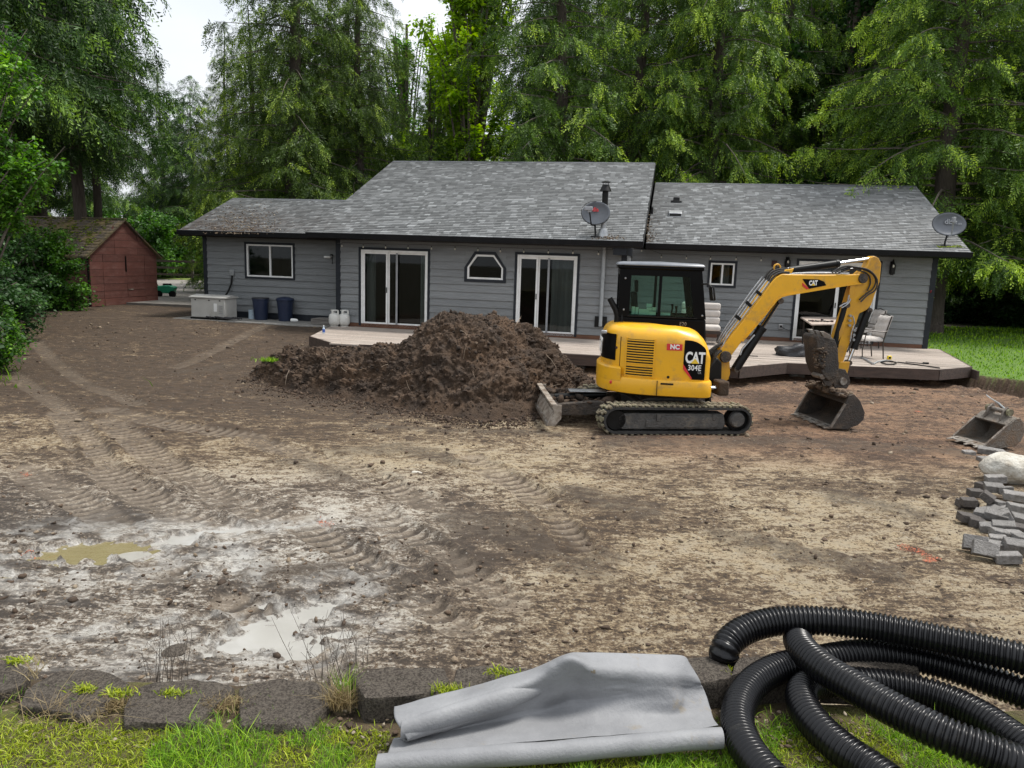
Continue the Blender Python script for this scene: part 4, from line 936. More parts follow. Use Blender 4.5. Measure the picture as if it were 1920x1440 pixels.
ep_, eq_ = Vector((*dl[-1], 0)), Vector((11.35, 2.27, 0)); MB().add([(*ep_.xy, DZ-.235), (*eq_.xy, DZ-.235), (*eq_.xy, DZ-.002), (*ep_.xy, DZ-.002), (ep_.x+.04, ep_.y, DZ-.235), (eq_.x+.04, eq_.y, DZ-.235), (eq_.x+.04, eq_.y, DZ-.002), (ep_.x+.04, ep_.y, DZ-.002)], [(0,1,2,3),(7,6,5,4),(3,2,6,7),(0,4,5,1),(1,5,6,2),(0,3,7,4)]).build('fascia_board', M['deck_fascia'], deck, flat=True)
mb = MB()
for u in np.arange(-3.6, 11, 1.2): mb.box(u, u+.045, -2.9 if u < 6.2 else -1.9, 0 if u < 2.9 else 2.2, DZ-.24, DZ-.045)
mb.build('joists', M['deck_fascia'], deck, flat=True, kind='stuff')
for px, py, s_ in ((1495, 705, 1.), (1616, 709, 1.), (1738, 715, 1.), (1083, 690, 1.), (945, 668, 1.)):
    P = G(px, py+3, .12); q = toh(P)
    MB().add([(-.17,-.12,-.06),(.17,-.12,-.06),(.17,.14,-.06),(-.17,.14,-.06),(-.14,-.09,.15),(.14,-.09,.15),(.14,.11,.15),(-.14,.11,.15)], [(0,3,2,1),(4,5,6,7),(0,1,5,4),(1,2,6,5),(2,3,7,6),(3,0,4,7)]).build('pier_block', M['concrete'], deck, bevel=.012).location = (q[0], q[1]+.1, .13)
# concrete strip, generator, bins along the left wing
a = toh(G(352, 583, .50)); b_ = toh(G(597, 598, .50))
MB().box(-10.3, -5.35, -.28, LW-.04, .25, .53).build('concrete_slab', M['concrete'], deck, bevel=.015).location = (0, 0, 0)
bpy.data.objects['concrete_slab'].parent = None; cs = bpy.data.objects['concrete_slab']; cs.location = HO; cs.rotation_euler.z = -HYAW; setp(cs, 'concrete slab along the foot of the left wing wall', None, None, 'structure')
# ---------------------------------------------------------------- things by the left wing
def hplace(px, py, z): return G(px, py, z)
P = G(405, 579, .53); q = toh(P)
g = thing('generator', 'white standby generator cabinet on the slab by the left wing', 'generator', hw(-9.22, .22, .53), -HYAW)
MB().box(-.56, .56, -.33, .30, .05, .62).build('cabinet', M['generator'], g, bevel=.02)
MB().prism([(-.37, .62), (-.37, .66), (0, .72), (.34, .66), (.34, .62)], 'x', -.60, .60).build('lid', M['generator'], g, bevel=.012)
MB().box(-.58, .58, -.35, .32, 0, .05).build('base_pad', M['machine_black'], g, bevel=.01)
MB().box(.20, .30, -.336, -.331, .24, .48).build('label_panel', M['white'], g, flat=True)
mb = MB()
for k in range(5): mb.box(.36, .50, -.337, -.332, .18+k*.055, .20+k*.055)
mb.build('vent_slots', M['screen_frame'], g, flat=True)
for k in (-.4, .05, .4): MB().box(k-.02, k+.02, -.345, -.33, .55, .58).build('latch', M['machine_black'], g, flat=True)
t_ = thing('cable_heap', 'tangle of dark hose and cable lying at the foot of the generator', 'cables', hw(-8.75, -.12, .55), -HYAW)
r_ = random.Random(2)
for k in range(4):
    pts = [Vector((r_.uniform(-.5, .6), r_.uniform(-.16, .12), .03+.05*r_.random())) for _ in range(8)]; pts.sort(key=lambda v: v.x+r_.uniform(-.2, .2))
    MB().tube(pts, .022, 6).build('cable', M['tarp'], t_)
def bin_(px, py, label, lid):
    q_ = hp(px, py, .66); P = hw(q_[0], .66, .53); t_ = thing('rubbish_bin', label, 'bin', P, -HYAW, 'blue bins against the left wing wall')
    MB().lathe([(.19, 0), (.195, .02), (.24, .60), (.255, .61), (.255, .64), (.235, .64)], n=20).build('body', M['bin_blue'], t_)
    if lid: MB().lathe([(.262, .60), (.27, .65), (.24, .68), (.10, .72), (.01, .725)], n=20).build('lid', M['bin_blue'], t_)
    else: MB().lathe([(.235, .635), (.25, .66), (.26, .64)], n=20).build('bag_rim', M['tarp'], t_)
    for s_ in (-1, 1): MB().tube([(s_*.24, -.05, .56), (s_*.28, 0, .56), (s_*.24, .05, .56)], .012, 5).build('handle', M['bin_blue'], t_)
bin_(489, 581, 'blue open rubbish bin, the one nearer the generator', False); bin_(535, 584, 'blue rubbish bin with a domed lid, right of the open bin', True)
P = G(472, 580, .53); o = MB().lathe([(.11, 0), (.12, .26), (.125, .27), (.115, .27), (.105, .02)], n=16).build('bucket', M['bottle']); o.location = hw(hp(472, 580, .78)[0], .80, .53); setp(o, 'small translucent white bucket behind the open blue bin', 'bucket')
P = G(550, 584, .53); o = MB().lathe([(.05, -.1), (.055, -.02), (.045, .08), (.02, .11)], n=12, axis='x').build('jug', M['white']); o.location = hw(hp(550, 584, .4)[0], .45, .585); setp(o, 'small white jug lying beside the lidded blue bin', 'jug')
# small wooden step by the corner
P = G(617, 600, .45); t_ = thing('wooden_step', 'small grey weathered wooden step against the wall corner', 'step', hw(-5.62, .45, .42), -HYAW)
for k in range(4): MB().box(-.42, .42, -.34+k*.145, -.21+k*.145, .24, .275).build('tread_board', M['grey_wood'], t_, bevel=.004)
MB().box(-.42, .42, -.345, -.30, .12, .235).build('riser', M['grey_wood'], t_, bevel=.004)
for s_ in (-.33, .33): MB().box(s_-.05, s_+.05, -.28, .15, -.1, .235).build('leg', M['deck_fascia'], t_, bevel=.004)
# propane tanks
def tank(px, py, label):
    q_ = hp(px, py, -.28 if px < 640 else -.18); P = hw(q_[0], -.28 if px < 640 else -.16, .55); t_ = thing('propane_tank', label, 'gas tank', P, -HYAW, 'white propane tanks on the left end of the deck')
    MB().lathe([(.11, 0), (.11, .03)], n=18).build('foot_ring', M['tank_white'], t_)
    MB().lathe([(.09, .03), (.135, .055), (.155, .11), (.155, .27), (.135, .33), (.08, .365), (.02, .37)], n=22).build('body', M['tank_white'], t_)
    MB().tube([(.1*math.cos(a), .1*math.sin(a), .45) for a in np.linspace(.3, 5.9, 16)], .012, 6).build('collar', M['tank_white'], t_)
    for a in (.5, 2.6, 4.7): MB().box(-.025, .025, -.008, .008, .34, .45).build('collar_post', M['tank_white'], t_, bevel=.002).location = (.1*math.cos(a), .1*math.sin(a), 0)
    MB().lathe([(.02, .37), (.025, .41), (.03, .42), (.005, .43)], n=8).build('valve', M['chrome'], t_)
tank(627, 614.5, 'white propane tank nearest the bottle at the left end of the deck'); tank(645, 610, 'white propane tank partly behind the other, nearer the sliding door')
P = G(607, 625, .55); t_ = thing('water_bottle', 'small clear bottle with a blue label on the left tip of the deck', 'bottle', P)
MB().lathe([(.03, 0), (.035, .02), (.033, .12), (.014, .17), (.013, .2)], n=12).build('body', M['bottle'], t_); MB().lathe([(.0355, .03), (.0355, .11)], n=12).build('label', M['label_blue'], t_); MB().lathe([(.015, .19), (.015, .21)], n=10).build('cap', M['white'], t_)

# ---------------------------------------------------------------- deck furniture
def patio_chair(label, P, rz, s=1.):
    t_ = thing('patio_chair', label, 'chair', P, rz)
    mt = M['chair_metal']
    for sy in (-1, 1):
        MB().tube([(.26, sy*.27, 0), (.29, sy*.28, .2), (.26, sy*.28, .42), (.24, sy*.28, .62), (.12, sy*.29, .66), (-.2, sy*.28, .64), (-.28, sy*.27, .66)], .013, 6).build('arm_and_front_leg', mt, t_)
        MB().tube([(-.28, sy*.24, 0), (-.24, sy*.25, .25), (-.22, sy*.25, .40), (-.30, sy*.25, .75), (-.37, sy*.24, 1.0)], .015, 6).build('rear_leg', mt, t_)
    MB().tube([(.24, -.27, .40), (.24, .27, .40)], .012, 6).tube([(-.22, -.25, .40), (-.22, .25, .40)], .012, 6).tube([(-.37, -.24, 1.0), (-.38, 0, 1.05), (-.37, .24, 1.0)], .013, 6).build('frame_rails', mt, t_)
    def quilt(mk, nm):
        mb = MB(); n = 12; Vt = []
        for i in range(n+1):
            for j in range(n+1):
                u, v = i/n, j/n; pf = .05*(abs(math.sin(u*math.pi*3))**.5*abs(math.sin(v*math.pi*3))**.5)*.5+.035*min(1, min(u, 1-u, v, 1-v)*8)
                Vt.append(mk(u, v, pf))
        fs = [(i*(n+1)+j, (i+1)*(n+1)+j, (i+1)*(n+1)+j+1, i*(n+1)+j+1) for i in range(n) for j in range(n)]
        k = len(Vt); Vb = [mk(i/n, j/n, -.045) for i in range(n+1) for j in range(n+1)]
        fs2 = [tuple(a+k for a in reversed(f)) for f in fs]; mb.add(Vt+Vb, fs+fs2)
        ed = [(i, 0) for i in range(n)]+[(n, j) for j in range(n)]+[(i, n) for i in range(n, 0, -1)]+[(0, j) for j in range(n, 0, -1)]
        id_ = [a*(n+1)+b for a, b in ed]; m_ = len(id_); mb.f += [(id_[q], id_[q]+k, id_[(q+1) % m_]+k, id_[(q+1) % m_]) for q in range(m_)]
        return mb.build(nm, M['cushion'], t_, ang=60)
    quilt(lambda u, v, p: (-.24+.52*u, -.25+.5*v, .46+p), 'seat_cushion'); quilt(lambda u, v, p: (-.22-.15*u+p, -.24+.48*v, .50+.52*u), 'back_cushion')
    return t_
P = G(1650, 672, DZ); patio_chair('cushioned patio chair turned toward the table, nearer one', hw(*(toh(P)[:2]), DZ)+np.array([-.28, .10, 0]), R(186))
P = G(1634, 655, DZ); patio_chair('cushioned patio chair behind the other, only its back top showing', P+np.array([.02, .50, 0]), R(190))
# glider seat behind the excavator
P = G(1325, 668, DZ); t_ = thing('patio_sofa', 'cushioned outdoor seat on the deck behind the excavator cab', 'seat', hw(5.02, .55, DZ), -HYAW)
MB().box(-.62, .45, -.34, .3, .28, .36).build('seat_frame', M['chair_metal'], t_, bevel=.01)
for sx_ in (-.55, .38):
    for sy in (-.28, .25): MB().box(sx_, sx_+.04, sy, sy+.04, 0, .28).build('leg', M['chair_metal'], t_, bevel=.004)
MB().box(-.60, .42, -.38, .22, .36, .50).build('seat_cushion', M['cushion'], t_, bevel=.05, segs=4)
for k in range(3): MB().box(-.60+.0, .42, .14+k*.03, .30+k*.03, .50+k*.185, .69+k*.185).build('back_cushion', M['cushion'], t_, bevel=.06, segs=4)
# table with tools
tp = [G(1501, 594, DZ+.74), G(1521, 607, DZ+.74), G(1585, 606, DZ+.74), G(1575, 593.5, DZ+.74)]
cx_ = sum(tp)/4; t_ = thing('patio_table', 'small stone-topped patio table in front of the right sliding door', 'table', (cx_[0], cx_[1], DZ), 0)
poly = [(p[0]-cx_[0], p[1]-cx_[1]) for p in tp]
MB().prism(poly, 'z', .70, .74).build('table_top', M['table_top'], t_, bevel=.006)
for (a_, b_) in poly: MB().tube([(a_*.82, b_*.8, 0), (a_*.86, b_*.8, .35), (a_*.82, b_*.82, .70)], .022, 6).build('leg', M['chair_metal'], t_)
r_ = random.Random(5)
for k in range(6):
    px = 1523+k*6.5; P = G(px, 603+r_.uniform(-1.5, 1.2), DZ+.74); tt_ = thing('hand_tool', ('leftmost', 'second from the left', 'third from the left', 'third from the right', 'second from the right', 'rightmost')[k]+' of the dark hand tools lying on the patio table', 'tool', P, r_.uniform(0, 3), 'hand tools on the patio table')
    MB().tube([(-.07, 0, .02), (.0, 0, .022), (.05, .01, .02)], .014, 6).build('grip', M['machine_black'], tt_); MB().box(.05, .10, -.03, .03, .004, .045).build('head', M['brick_dark'] if k % 2 else M['steel_worn'], tt_, bevel=.006)
# black bag / tarp heap
P = G(1493, 668, DZ); nU, nV = 34, 14; Vt = []; Fq_ = []
for j in range(nV+1):
    for i in range(nU):
        a = 2*math.pi*i/nU; e_ = j/nV*math.pi/2; rr = math.cos(e_)**.6; x0 = .46*rr*math.cos(a); y0 = .3*rr*math.sin(a); z0 = .27*math.sin(e_)**.8
        f_ = 1+.32*float(fbm(np.array([x0*5+3]), np.array([y0*5]), np.array([z0*9]), o=3, seed=401)[0]); Vt.append((x0*f_, y0*f_, max(0, z0*(f_+.12*math.sin(x0*9)))))
for j in range(nV):
    for i in range(nU): Fq_.append((j*nU+i, j*nU+(i+1) % nU, (j+1)*nU+(i+1) % nU, (j+1)*nU+i))
mb = MB(); mb.add(Vt, Fq_); o = mb.build('black_bag', M['tarp'], ang=50); o.location = P+np.array([.0, .15, 0]); setp(o, 'crumpled black bag heaped on the deck under the table', 'bag')
# broom and dustpan
P = G(1712, 641, DZ); top_ = PL(1746, 545, HO+HW*(REC-.10), HW); t_ = thing('broom', 'broom with a dark red handle leaning on the wall corner', 'broom', P)
MB().tube([(0, 0, .12), tuple(top_-P)], .016, 8).build('handle', M['broom_red'], t_); MB().prism([(-.16, 0), (.16, 0), (.08, .14), (-.08, .14)], 'y', -.04, .04).build('head', M['machine_black'], t_, bevel=.01)
P = G(1699, 646, DZ); t_ = thing('dustpan', 'metal dustpan lying beside the broom', 'dustpan', P, -.2)
MB().box(-.16, .12, -.1, .1, 0, .012).box(-.16, .12, .09, .1, .012, .07).box(-.16, .12, -.1, -.09, .012, .05).build('pan', M['galv'], t_, bevel=.003); MB().tube([(.12, 0, .03), (.3, 0, .05)], .014, 6).build('handle', M['machine_black'], t_)
# tools on the deck
P = G(1667, 674, DZ); t_ = thing('tape_measure', 'small yellow tape measure standing on the deck', 'tape measure', P, .3); MB().box(-.05, .05, -.03, .03, 0, .09).build('case', M['tape_yellow'], t_, bevel=.014); MB().box(-.045, .02, -.034, -.03, .02, .07).build('sticker', M['machine_black'], t_, flat=True)
def lay(pxs, r_, name, lab, cat, m_, up=.02):
    pts = [G(a, b_, DZ+up) for a, b_ in pxs]; o = MB().tube([p-pts[0] for p in pts], r_, 6).build(name, m_); o.location = pts[0]; return setp(o, lab, cat)
lay([(1614, 670), (1622, 673), (1630, 678), (1637, 682)], .022, 'pry_bar', 'grey pry bar lying at the deck edge near the chair leg', 'pry bar', M['galv'])
lay([(1638, 682), (1645, 678), (1660, 676), (1672, 677)], .014, 'cable_end', 'pale cable curving over the front of the deck', 'cable', M['pvc'])
o = lay([(1652, 679), (1660, 677), (1672, 677.5), (1681, 680), (1676, 683), (1662, 683), (1652, 680)], .016, 'hose_coil', 'black coiled hose on the deck edge', 'hose', M['lamp_black'])
lay([(1683, 679), (1720, 684), (1762, 690)], .014, 'long_rod', 'long dark rod lying along the right front of the deck', 'rod', M['machine_black'])
lay([(1698, 678.5), (1735, 682)], .010, 'thin_rod', 'thin dark rod lying behind the long rod on the deck', 'rod', M['machine_black'])
P = G(1736, 682.5, DZ); o = MB().box(-.07, .06, -.025, .025, 0, .04).build('plane_tool', M['machine_black'], bevel=.01); o.location = P; setp(o, 'small black tool at the end of the thin rod', 'tool')
lay([(1402, 667), (1413, 667.5), (1421, 668)], .012, 'small_clamp', 'small dark clamp on the deck behind the boom cylinder', 'clamp', M['machine_black'])

# ---------------------------------------------------------------- red shed
f1, f2 = G(172, 575, .52), G(296, 566, .52)
def dep(P): return float((P-CP) @ FW)
sv = f2-f1; Ls = float(np.hypot(sv[0], sv[1])); ry = math.atan2(sv[1], sv[0])
eh1 = 97*dep(f1)/F; eh2 = 86*dep(f2)/F; he = (eh1+eh2)/2; hr = he+1.18*Ls/3.4
shed = thing('garden_shed', 'weathered red plank shed with a mossy gable roof at the left', 'shed', f1, ry)
# local: x along the front face, y = away from the front (into the shed)
LS = 4.6
def fz(x): return he+(hr-he)*(1-abs(x-Ls/2)/(Ls/2))
rows = 9; wall = MB().prism([(0, 0), (Ls, 0), (Ls, he), (Ls/2, hr), (0, he)], 'y', .03, .1).build('front_wall', M['machine_black'], shed, flat=True)
rs_ = random.Random(8); z = .0; ph_ = he/7.0
while z < hr-.08:
    zt = min(z+ph_, hr-.01); zm_ = z
    def half(zz): return 0 if zz <= he else (zz-he)/(hr-he)*Ls/2
    cuts = [0, .18, .52, .80, 1.0] if z < he-.02 else [0, .36, .70, 1.0]
    for a, b_ in zip(cuts[:-1], cuts[1:]):
        xa0, xb0 = max(a*Ls, half(z)), min(b_*Ls, Ls-half(z)); xa1, xb1 = max(a*Ls, half(zt)), min(b_*Ls, Ls-half(zt))
        if xb0-xa0 < .05: continue
        xa1 = min(xa1, xb0); xb1 = max(xb1, xa1+.005); j = rs_.uniform(0, .012)
        MB().prism([(xa0+.006, z+.004), (xb0-.006, z+.004), (xb1-.006, zt-.006), (xa1+.006, zt-.006)], 'y', -.012-j, .03).build('plank', M['shed_red'], wall, flat=True)
    z = zt
MB().box(Ls*.50, Ls*.515, -.04, -.02, he*.66, he*.97).build('door_slot', M['machine_black'], shed, flat=True)
MB().box(Ls*.53, Ls*.60, -.045, -.02, he*.29, he*.31).build('latch', M['dirty_white'], shed, flat=True)
MB().box(.0, .06, .1, LS, -.3, he).build('side_wall', M['shed_red'], shed, flat=True); MB().box(Ls-.06, Ls, .1, LS, -.3, he).build('side_wall', M['shed_red'], shed, flat=True); MB().prism([(0, 0), (Ls, 0), (Ls, he), (Ls/2, hr), (0, he)], 'y', LS-.05, LS).build('back_wall', M['shed_red'], shed, flat=True)
pm('shed_roof', (.13, .105, .09), (.085, .072, .06), 3, .85, .7, 20, c3=(.20, .15, .07), s3=1.3, t3=(.42, .6))
ov = .22
for sg in (-1, 1):
    xe = -ov if sg < 0 else Ls+ov; ze_ = he-ov*(hr-he)/(Ls/2)
    rf = MB().prism([(xe, ze_+.01), (xe, ze_+.05), (Ls/2, hr+.07), (Ls/2, hr+.03)], 'y', -.12, LS+.15).build('roof', M['shed_roof'], shed, flat=True)
    # shakes
    V = []; Fq_ = []; Ln = math.hypot(xe-Ls/2, hr-ze_); nr = 13
    for r in range(nr):
        y_ = -.13
        while y_ < LS+.14:
            wd = rs_.uniform(.14, .3); k = len(V); l0 = r/nr; l1 = (r+1.2)/nr; hh0 = .075+rs_.uniform(0, .03)
            def pt(l, yy_, h): return (xe+(Ls/2-xe)*l, yy_, ze_+(hr-ze_)*l+h)
            V += [pt(l0-.004, y_, .045), pt(l0-.004, y_+wd-.01, .045), pt(l0-.004, y_+wd-.01, hh0+.01), pt(l0-.004, y_, hh0+.01), pt(min(l1, 1), y_+wd-.01, .055), pt(min(l1, 1), y_, .055)]
            Fq_ += [(k, k+1, k+2, k+3), (k+3, k+2, k+4, k+5)]; y_ += wd
    npmesh('shakes', np.array(V), np.array(Fq_), M['shed_roof'], rf, kind='stuff')
MB().box(Ls/2-.06, Ls/2+.06, -.13, LS+.15, hr+.08, hr+.12).build('ridge_board', M['shed_roof'], shed, flat=True)
V = []; r9 = np.random.default_rng(12)
for k in range(900):
    l = r9.beta(1.3, 1.2); V.append((-ov+(Ls/2+ov)*l, r9.uniform(.2, LS), he-ov*(hr-he)/(Ls/2)+(hr-he)*(1+ov/(Ls/2))*l+.10))
Vv, Ff, tn = lumps(np.array(V), r9.uniform(.01, .055, len(V)), 12, .4); npmesh('roof_moss', Vv, Ff, M['moss_leaf'], shed, attr=dict(tint=tn*.55), kind='stuff')
# green garden machine behind the shed
P = G(312, 557, .55); t_ = thing('green_cart', 'green garden machine with small dark wheels beside the shed', 'garden cart', P, .2)
MB().prism([(-.35, .18), (.32, .16), (.40, .42), (.15, .50), (-.3, .46)], 'y', -.25, .25).build('body', M['green_plastic'], t_, bevel=.04)
for s_ in (-.22, .30): MB().lathe([(.05, -.3), (.14, -.29), (.14, -.22), (.05, -.21)], n=14, axis='y').build('wheel', M['machine_black'], t_).location = (s_, 0, .14)
MB().tube([(-.3, -.1, .4), (-.5, -.1, .8), (-.5, .1, .8), (-.3, .1, .4)], .015, 6).build('handle', M['machine_black'], t_)
MB().box(-.1, .2, -.12, .12, .48, .56).build('engine_cover', M['machine_black'], t_, bevel=.02)
# post and rail fence far behind the drive
fe = thing('rail_fence', 'dark post and rail fence beyond the driveway', 'fence', (-22, 46, .55), 0)
for k in range(9): MB().box(-7+k*2.3, -6.87+k*2.3, -.06, .06, 0, 1.35).build('post', M['fence_wood'], fe, flat=True)
for z in (.35, .75, 1.15): MB().box(-7.5, 12, -.09, -.06, z, z+.13).build('rail', M['fence_wood'], fe, flat=True)
# ---------------------------------------------------------------- mini excavator (local frame: x forward, y to its left (away), z up)
ex = thing('mini_excavator', 'yellow and black tracked mini excavator parked between the dirt heap and the deck', 'excavator', EO, EA)
def track(y0, y1):
    xr, xf, r_ = -1.05, .90, .205; zc = .235; path = []
    def loop(off, n=14):
        pts = []
        R_ = r_+off
        for k in range(n+1): a = math.pi/2+math.pi*k/n; pts.append((xr+R_*math.cos(a), zc+R_*math.sin(a)))
        for k in range(n+1): a = -math.pi/2+math.pi*k/n; pts.append((xf+R_*math.cos(a), zc+R_*math.sin(a)))
        return pts
    o_, i_ = loop(0), loop(-.035); n = len(o_); mb = MB()
    vs = [(x, y0, z) for x, z in o_]+[(x, y1, z) for x, z in o_]+[(x, y1, z) for x, z in i_]+[(x, y0, z) for x, z in i_]
    fs = []
    for k in range(n):
        l = (k+1) % n
        for a in range(4): b_ = (a+1) % 4; fs.append((a*n+k, a*n+l, b_*n+l, b_*n+k))
    mb.add(vs, fs); tr_ = mb.build('track', M['rubber'], ex, ang=50)
    # lugs
    per = []; o2 = loop(0, 40); L_ = 0
    for k in range(len(o2)): a, b_ = o2[k], o2[(k+1) % len(o2)]; d = math.hypot(b_[0]-a[0], b_[1]-a[1]); per.append((L_, a, b_, d)); L_ += d
    nl = 52; lg = MB(); rl = random.Random(3)
    for q in range(nl):
        s = q*L_/nl
        for (s0, a, b_, d) in per:
            if s0 <= s < s0+d:
                t_ = (s-s0)/d; x, z = a[0]+(b_[0]-a[0])*t_, a[1]+(b_[1]-a[1])*t_; tx, tz = (b_[0]-a[0])/d, (b_[1]-a[1])/d; break
        rot = Matrix(((tx, 0, tz), (0, 1, 0), (tz, 0, -tx))); nx, nz = tz, -tx
        if (x-(xr+xf)/2)*nx+(z-zc)*nz < 0: nx, nz = -nx, -nz
        for (ya, yb, dx) in ((y0, y0+(y1-y0)*.46, .0), (y0+(y1-y0)*.54, y1, .035)):
            h_ = .030+rl.uniform(0, .012); w_ = .046*rl.uniform(.85, 1.1)
            lg.obox((x+nx*h_*.45+tx*dx, (ya+yb)/2, z+nz*h_*.45+tz*dx), w_, (yb-ya), h_, rot)
            if z > .3 or x < xr-.08:
                lg.obox((x+nx*.022+tx*(dx+.035), (ya+yb)/2+rl.uniform(-.02, .02), z+nz*.02+tz*(dx+.03)), .05, (yb-ya)*rl.uniform(.4, .85), .028*rl.uniform(.6, 1.4), rot)
    lo = lg.build('track_lugs', M['rubber_mud'], tr_, bevel=.008, kind='stuff')
    # frame between the wheels
    ym = y0+.04 if y0 < 0 else y1-.04
    fr = MB().prism([(-1.0, .13), (-.95, .09), (.66, .09), (.70, .16), (.66, .34), (-.96, .34), (-1.02, .28)], 'y', y0+.05, y1-.05).build('track_frame', M['track_frame'], ex, bevel=.015)
    MB().prism([(-.58, .12), (.58, .12), (.58, .30), (-.30, .30), (-.36, .25), (-.58, .24)], 'y', y0+.034, y0+.05).build('frame_rib', M['track_frame'], fr, bevel=.006)
    MB().box(-.42, -.36, y0+.02, y0+.05, .22, .33).box(.48, .52, y0+.02, y0+.05, .24, .33).build('guide_lug', M['track_frame'], fr, bevel=.005)
    MB().lathe([(.02, 0), (.10, .0), (.135, .02), (.165, .03), (.165, .2), (.02, .2)], (0, 0, 0), 24, axis='y').build('sprocket', M['machine_black'], ex).location = (xf, y0+.03, zc)
    MB().lathe([(.02, 0), (.10, .0), (.115, .014), (.125, .05)], (0, 0, 0), 24, axis='y').build('final_drive_cover', M['track_frame'], ex).location = (xf-.02, y0+.005, zc+.01)
    MB().lathe([(.02, 0), (.15, .0), (.168, .03), (.168, .2), (.02, .2)], (0, 0, 0), 24, axis='y').build('idler', M['machine_black'], ex).location = (xr, y0+.05, zc)
    for k in (-.7, -.3, .1, .5): MB().lathe([(.01, 0), (.075, 0), (.08, .02), (.08, .2), (.01, .2)], (0, 0, 0), 16, axis='y').build('roller', M['machine_black'], ex).location = (k, y0+.06, .115)
track(-.98, -.62); track(.62, .98)
MB().box(-.62, .55, -.62, .62, .22, .44).prism([(-.5, .44), (.45, .44), (.35, .5), (-.4, .5)], 'y', -.45, .45).build('car_body', M['track_frame'], ex, bevel=.02)
MB().lathe([(.36, .48), (.40, .50), (.40, .58), (.33, .60)], (-.1, 0, 0), 28).build('slew_ring', M['machine_black'], ex)
# blade
bp_ = [ep(1030, 801, -.95), ep(1050, 801, -.95), ep(1057, 788, -.95), ep(1058, 762, -.95), ep(1045, 762, -.95)]
bx0 = bp_[0][0]; zb0 = max(.0, bp_[0][1]); zt = bp_[4][1]; xt = bp_[4][0]; xr_ = bp_[3][0]
face = [(bx0, zb0), (bx0+.045, zb0+.10), (bx0+.10, zb0+.20), (bx0+.12, (zb0+zt)/2+.04), (xt+.0, zt-.06), (xt-.04, zt)]
backf = [(x+.035, z-.01 if i else z) for i, (x, z) in enumerate(face)]
blade = MB().prism(face+backf[::-1], 'y', -.93, .93).build('blade', M['dirty_white'], ex, ang=50)
for s_ in (-1, 1): MB().prism([(bx0-.005, zb0), (bx0+.12, zb0-.01), (bp_[2][0], bp_[2][1]), (xr_, zt), (xt-.05, zt+.005), (xt-.02, zt-.08), (bx0+.11, (zb0+zt)/2+.03), (bx0+.05, zb0+.11)], 'y', s_*.94-.012, s_*.94+.012).build('end_plate', M['dirty_white'], blade, bevel=.003)
MB().box(bx0-.012, bx0+.03, -.94, .94, zb0-.012, zb0+.05).build('cutting_edge', M['steel_worn'], blade, bevel=.004)
MB().box(xt-.06, xt+.03, -.94, .94, zt-.02, zt+.015).build('top_rail', M['dirty_white'], blade, bevel=.004)
for s_ in (-1, 1):
    MB().prism([(xr_-.02, .17), (-.6, .22), (-.6, .40), (-1.3, .41), (xr_-.02, .36)], 'y', s_*.38-.06, s_*.38+.06).build('blade_arm', M['bucket_dark'], ex, bevel=.012)
MB().prism([(xr_, .15), (xr_+.2, .2), (xr_+.2, .33), (xr_, .36)], 'y', -.38, .38).build('cross_tube', M['bucket_dark'], ex, bevel=.02)
MB().tube([(xr_+.02, .0, .40), (-1.0, 0, .45)], .05, 12).build('blade_cylinder', M['machine_black'], ex); MB().box(xr_+.25, -1.0, -.12, .10, .50, .52).build('cylinder_guard', M['galv'], ex, bevel=.006)
mb = MB(); r_ = np.random.default_rng(4); P = np.stack([r_.uniform(xr_, -1.0, 160), r_.uniform(-.45, .8, 160), r_.uniform(.34, .42, 160)], 1); Vv, Ff, tn = lumps(P, r_.uniform(.02, .075, 160), 4); npmesh('packed_soil', Vv, Ff, M['clod_dark'], ex, attr=dict(tint=tn), kind='stuff')

for ch in list(ex.children):
    if ch.name.split('.')[0] in ('blade', 'blade_arm', 'cross_tube', 'blade_cylinder', 'cylinder_guard', 'packed_soil'):
        ch.rotation_euler.z = R(-3); ch.location.x = .03
# upper structure ----------------------------------------------------
SA, SB, SC, SN, SF = 1.12, .93, -.13, 2.7, .42          # rear superellipse, half width, centre, power, front
def outline(off=0., n=26, fr=.16, front=SF):
    pts = []
    for k in range(n+1):                               # rear, from the near side round to the far side
        a = math.pi*k/n; ca, sa_ = math.cos(a), math.sin(a)
        y = -(SB+off)*math.copysign(abs(ca)**(2/SN), ca); x = SC-(SA+off)*abs(sa_)**(2/SN); pts.append((x, y))
    w = SB+off; f_ = front+off*.6
    for k in range(7): a = math.pi/2*k/6; pts.append((f_-fr+fr*math.sin(a), w-fr+fr*math.cos(a)))
    for k in range(7): a = math.pi/2*k/6; pts.append((f_-fr+fr*math.cos(a), -w+fr-fr*math.sin(a)))
    return pts
def surf(s, off=0.):                                   # point on the near side of the outline at station s, with outward normal
    def yy(s_): 
        if s_ > SC: return -SB
        q = 1-(abs(s_-SC)/SA)**SN; return -SB*max(q, 0)**(1/SN)
    y = yy(s); d = (yy(s+.002)-yy(s-.002))/.004; n_ = Vector((d, -1, 0)).normalized(); return Vector((s, y, 0))+n_*off, n_
def ring(off, z, warp=True, inset_front=0.):
    out_ = []
    for x, y in outline(off):
        zz = z
        if warp and z > 1.15: k = max(0, (x+.08)/.50); zz = z-(k**2.3)*.30*min(1, (z-1.15)/.35)
        out_.append((x-(inset_front if x > .2 else 0), y, zz))
    return out_
hood = MB().loft([ring(.0, .80, False), ring(.0, 1.0, False), ring(0, 1.2), ring(.0, 1.38), ring(-.006, 1.45), ring(-.025, 1.52), ring(-.06, 1.575), ring(-.11, 1.615), ring(-.18, 1.64), ring(-.30, 1.655)]).build('engine_cover', M['yellow'], ex, ang=50)
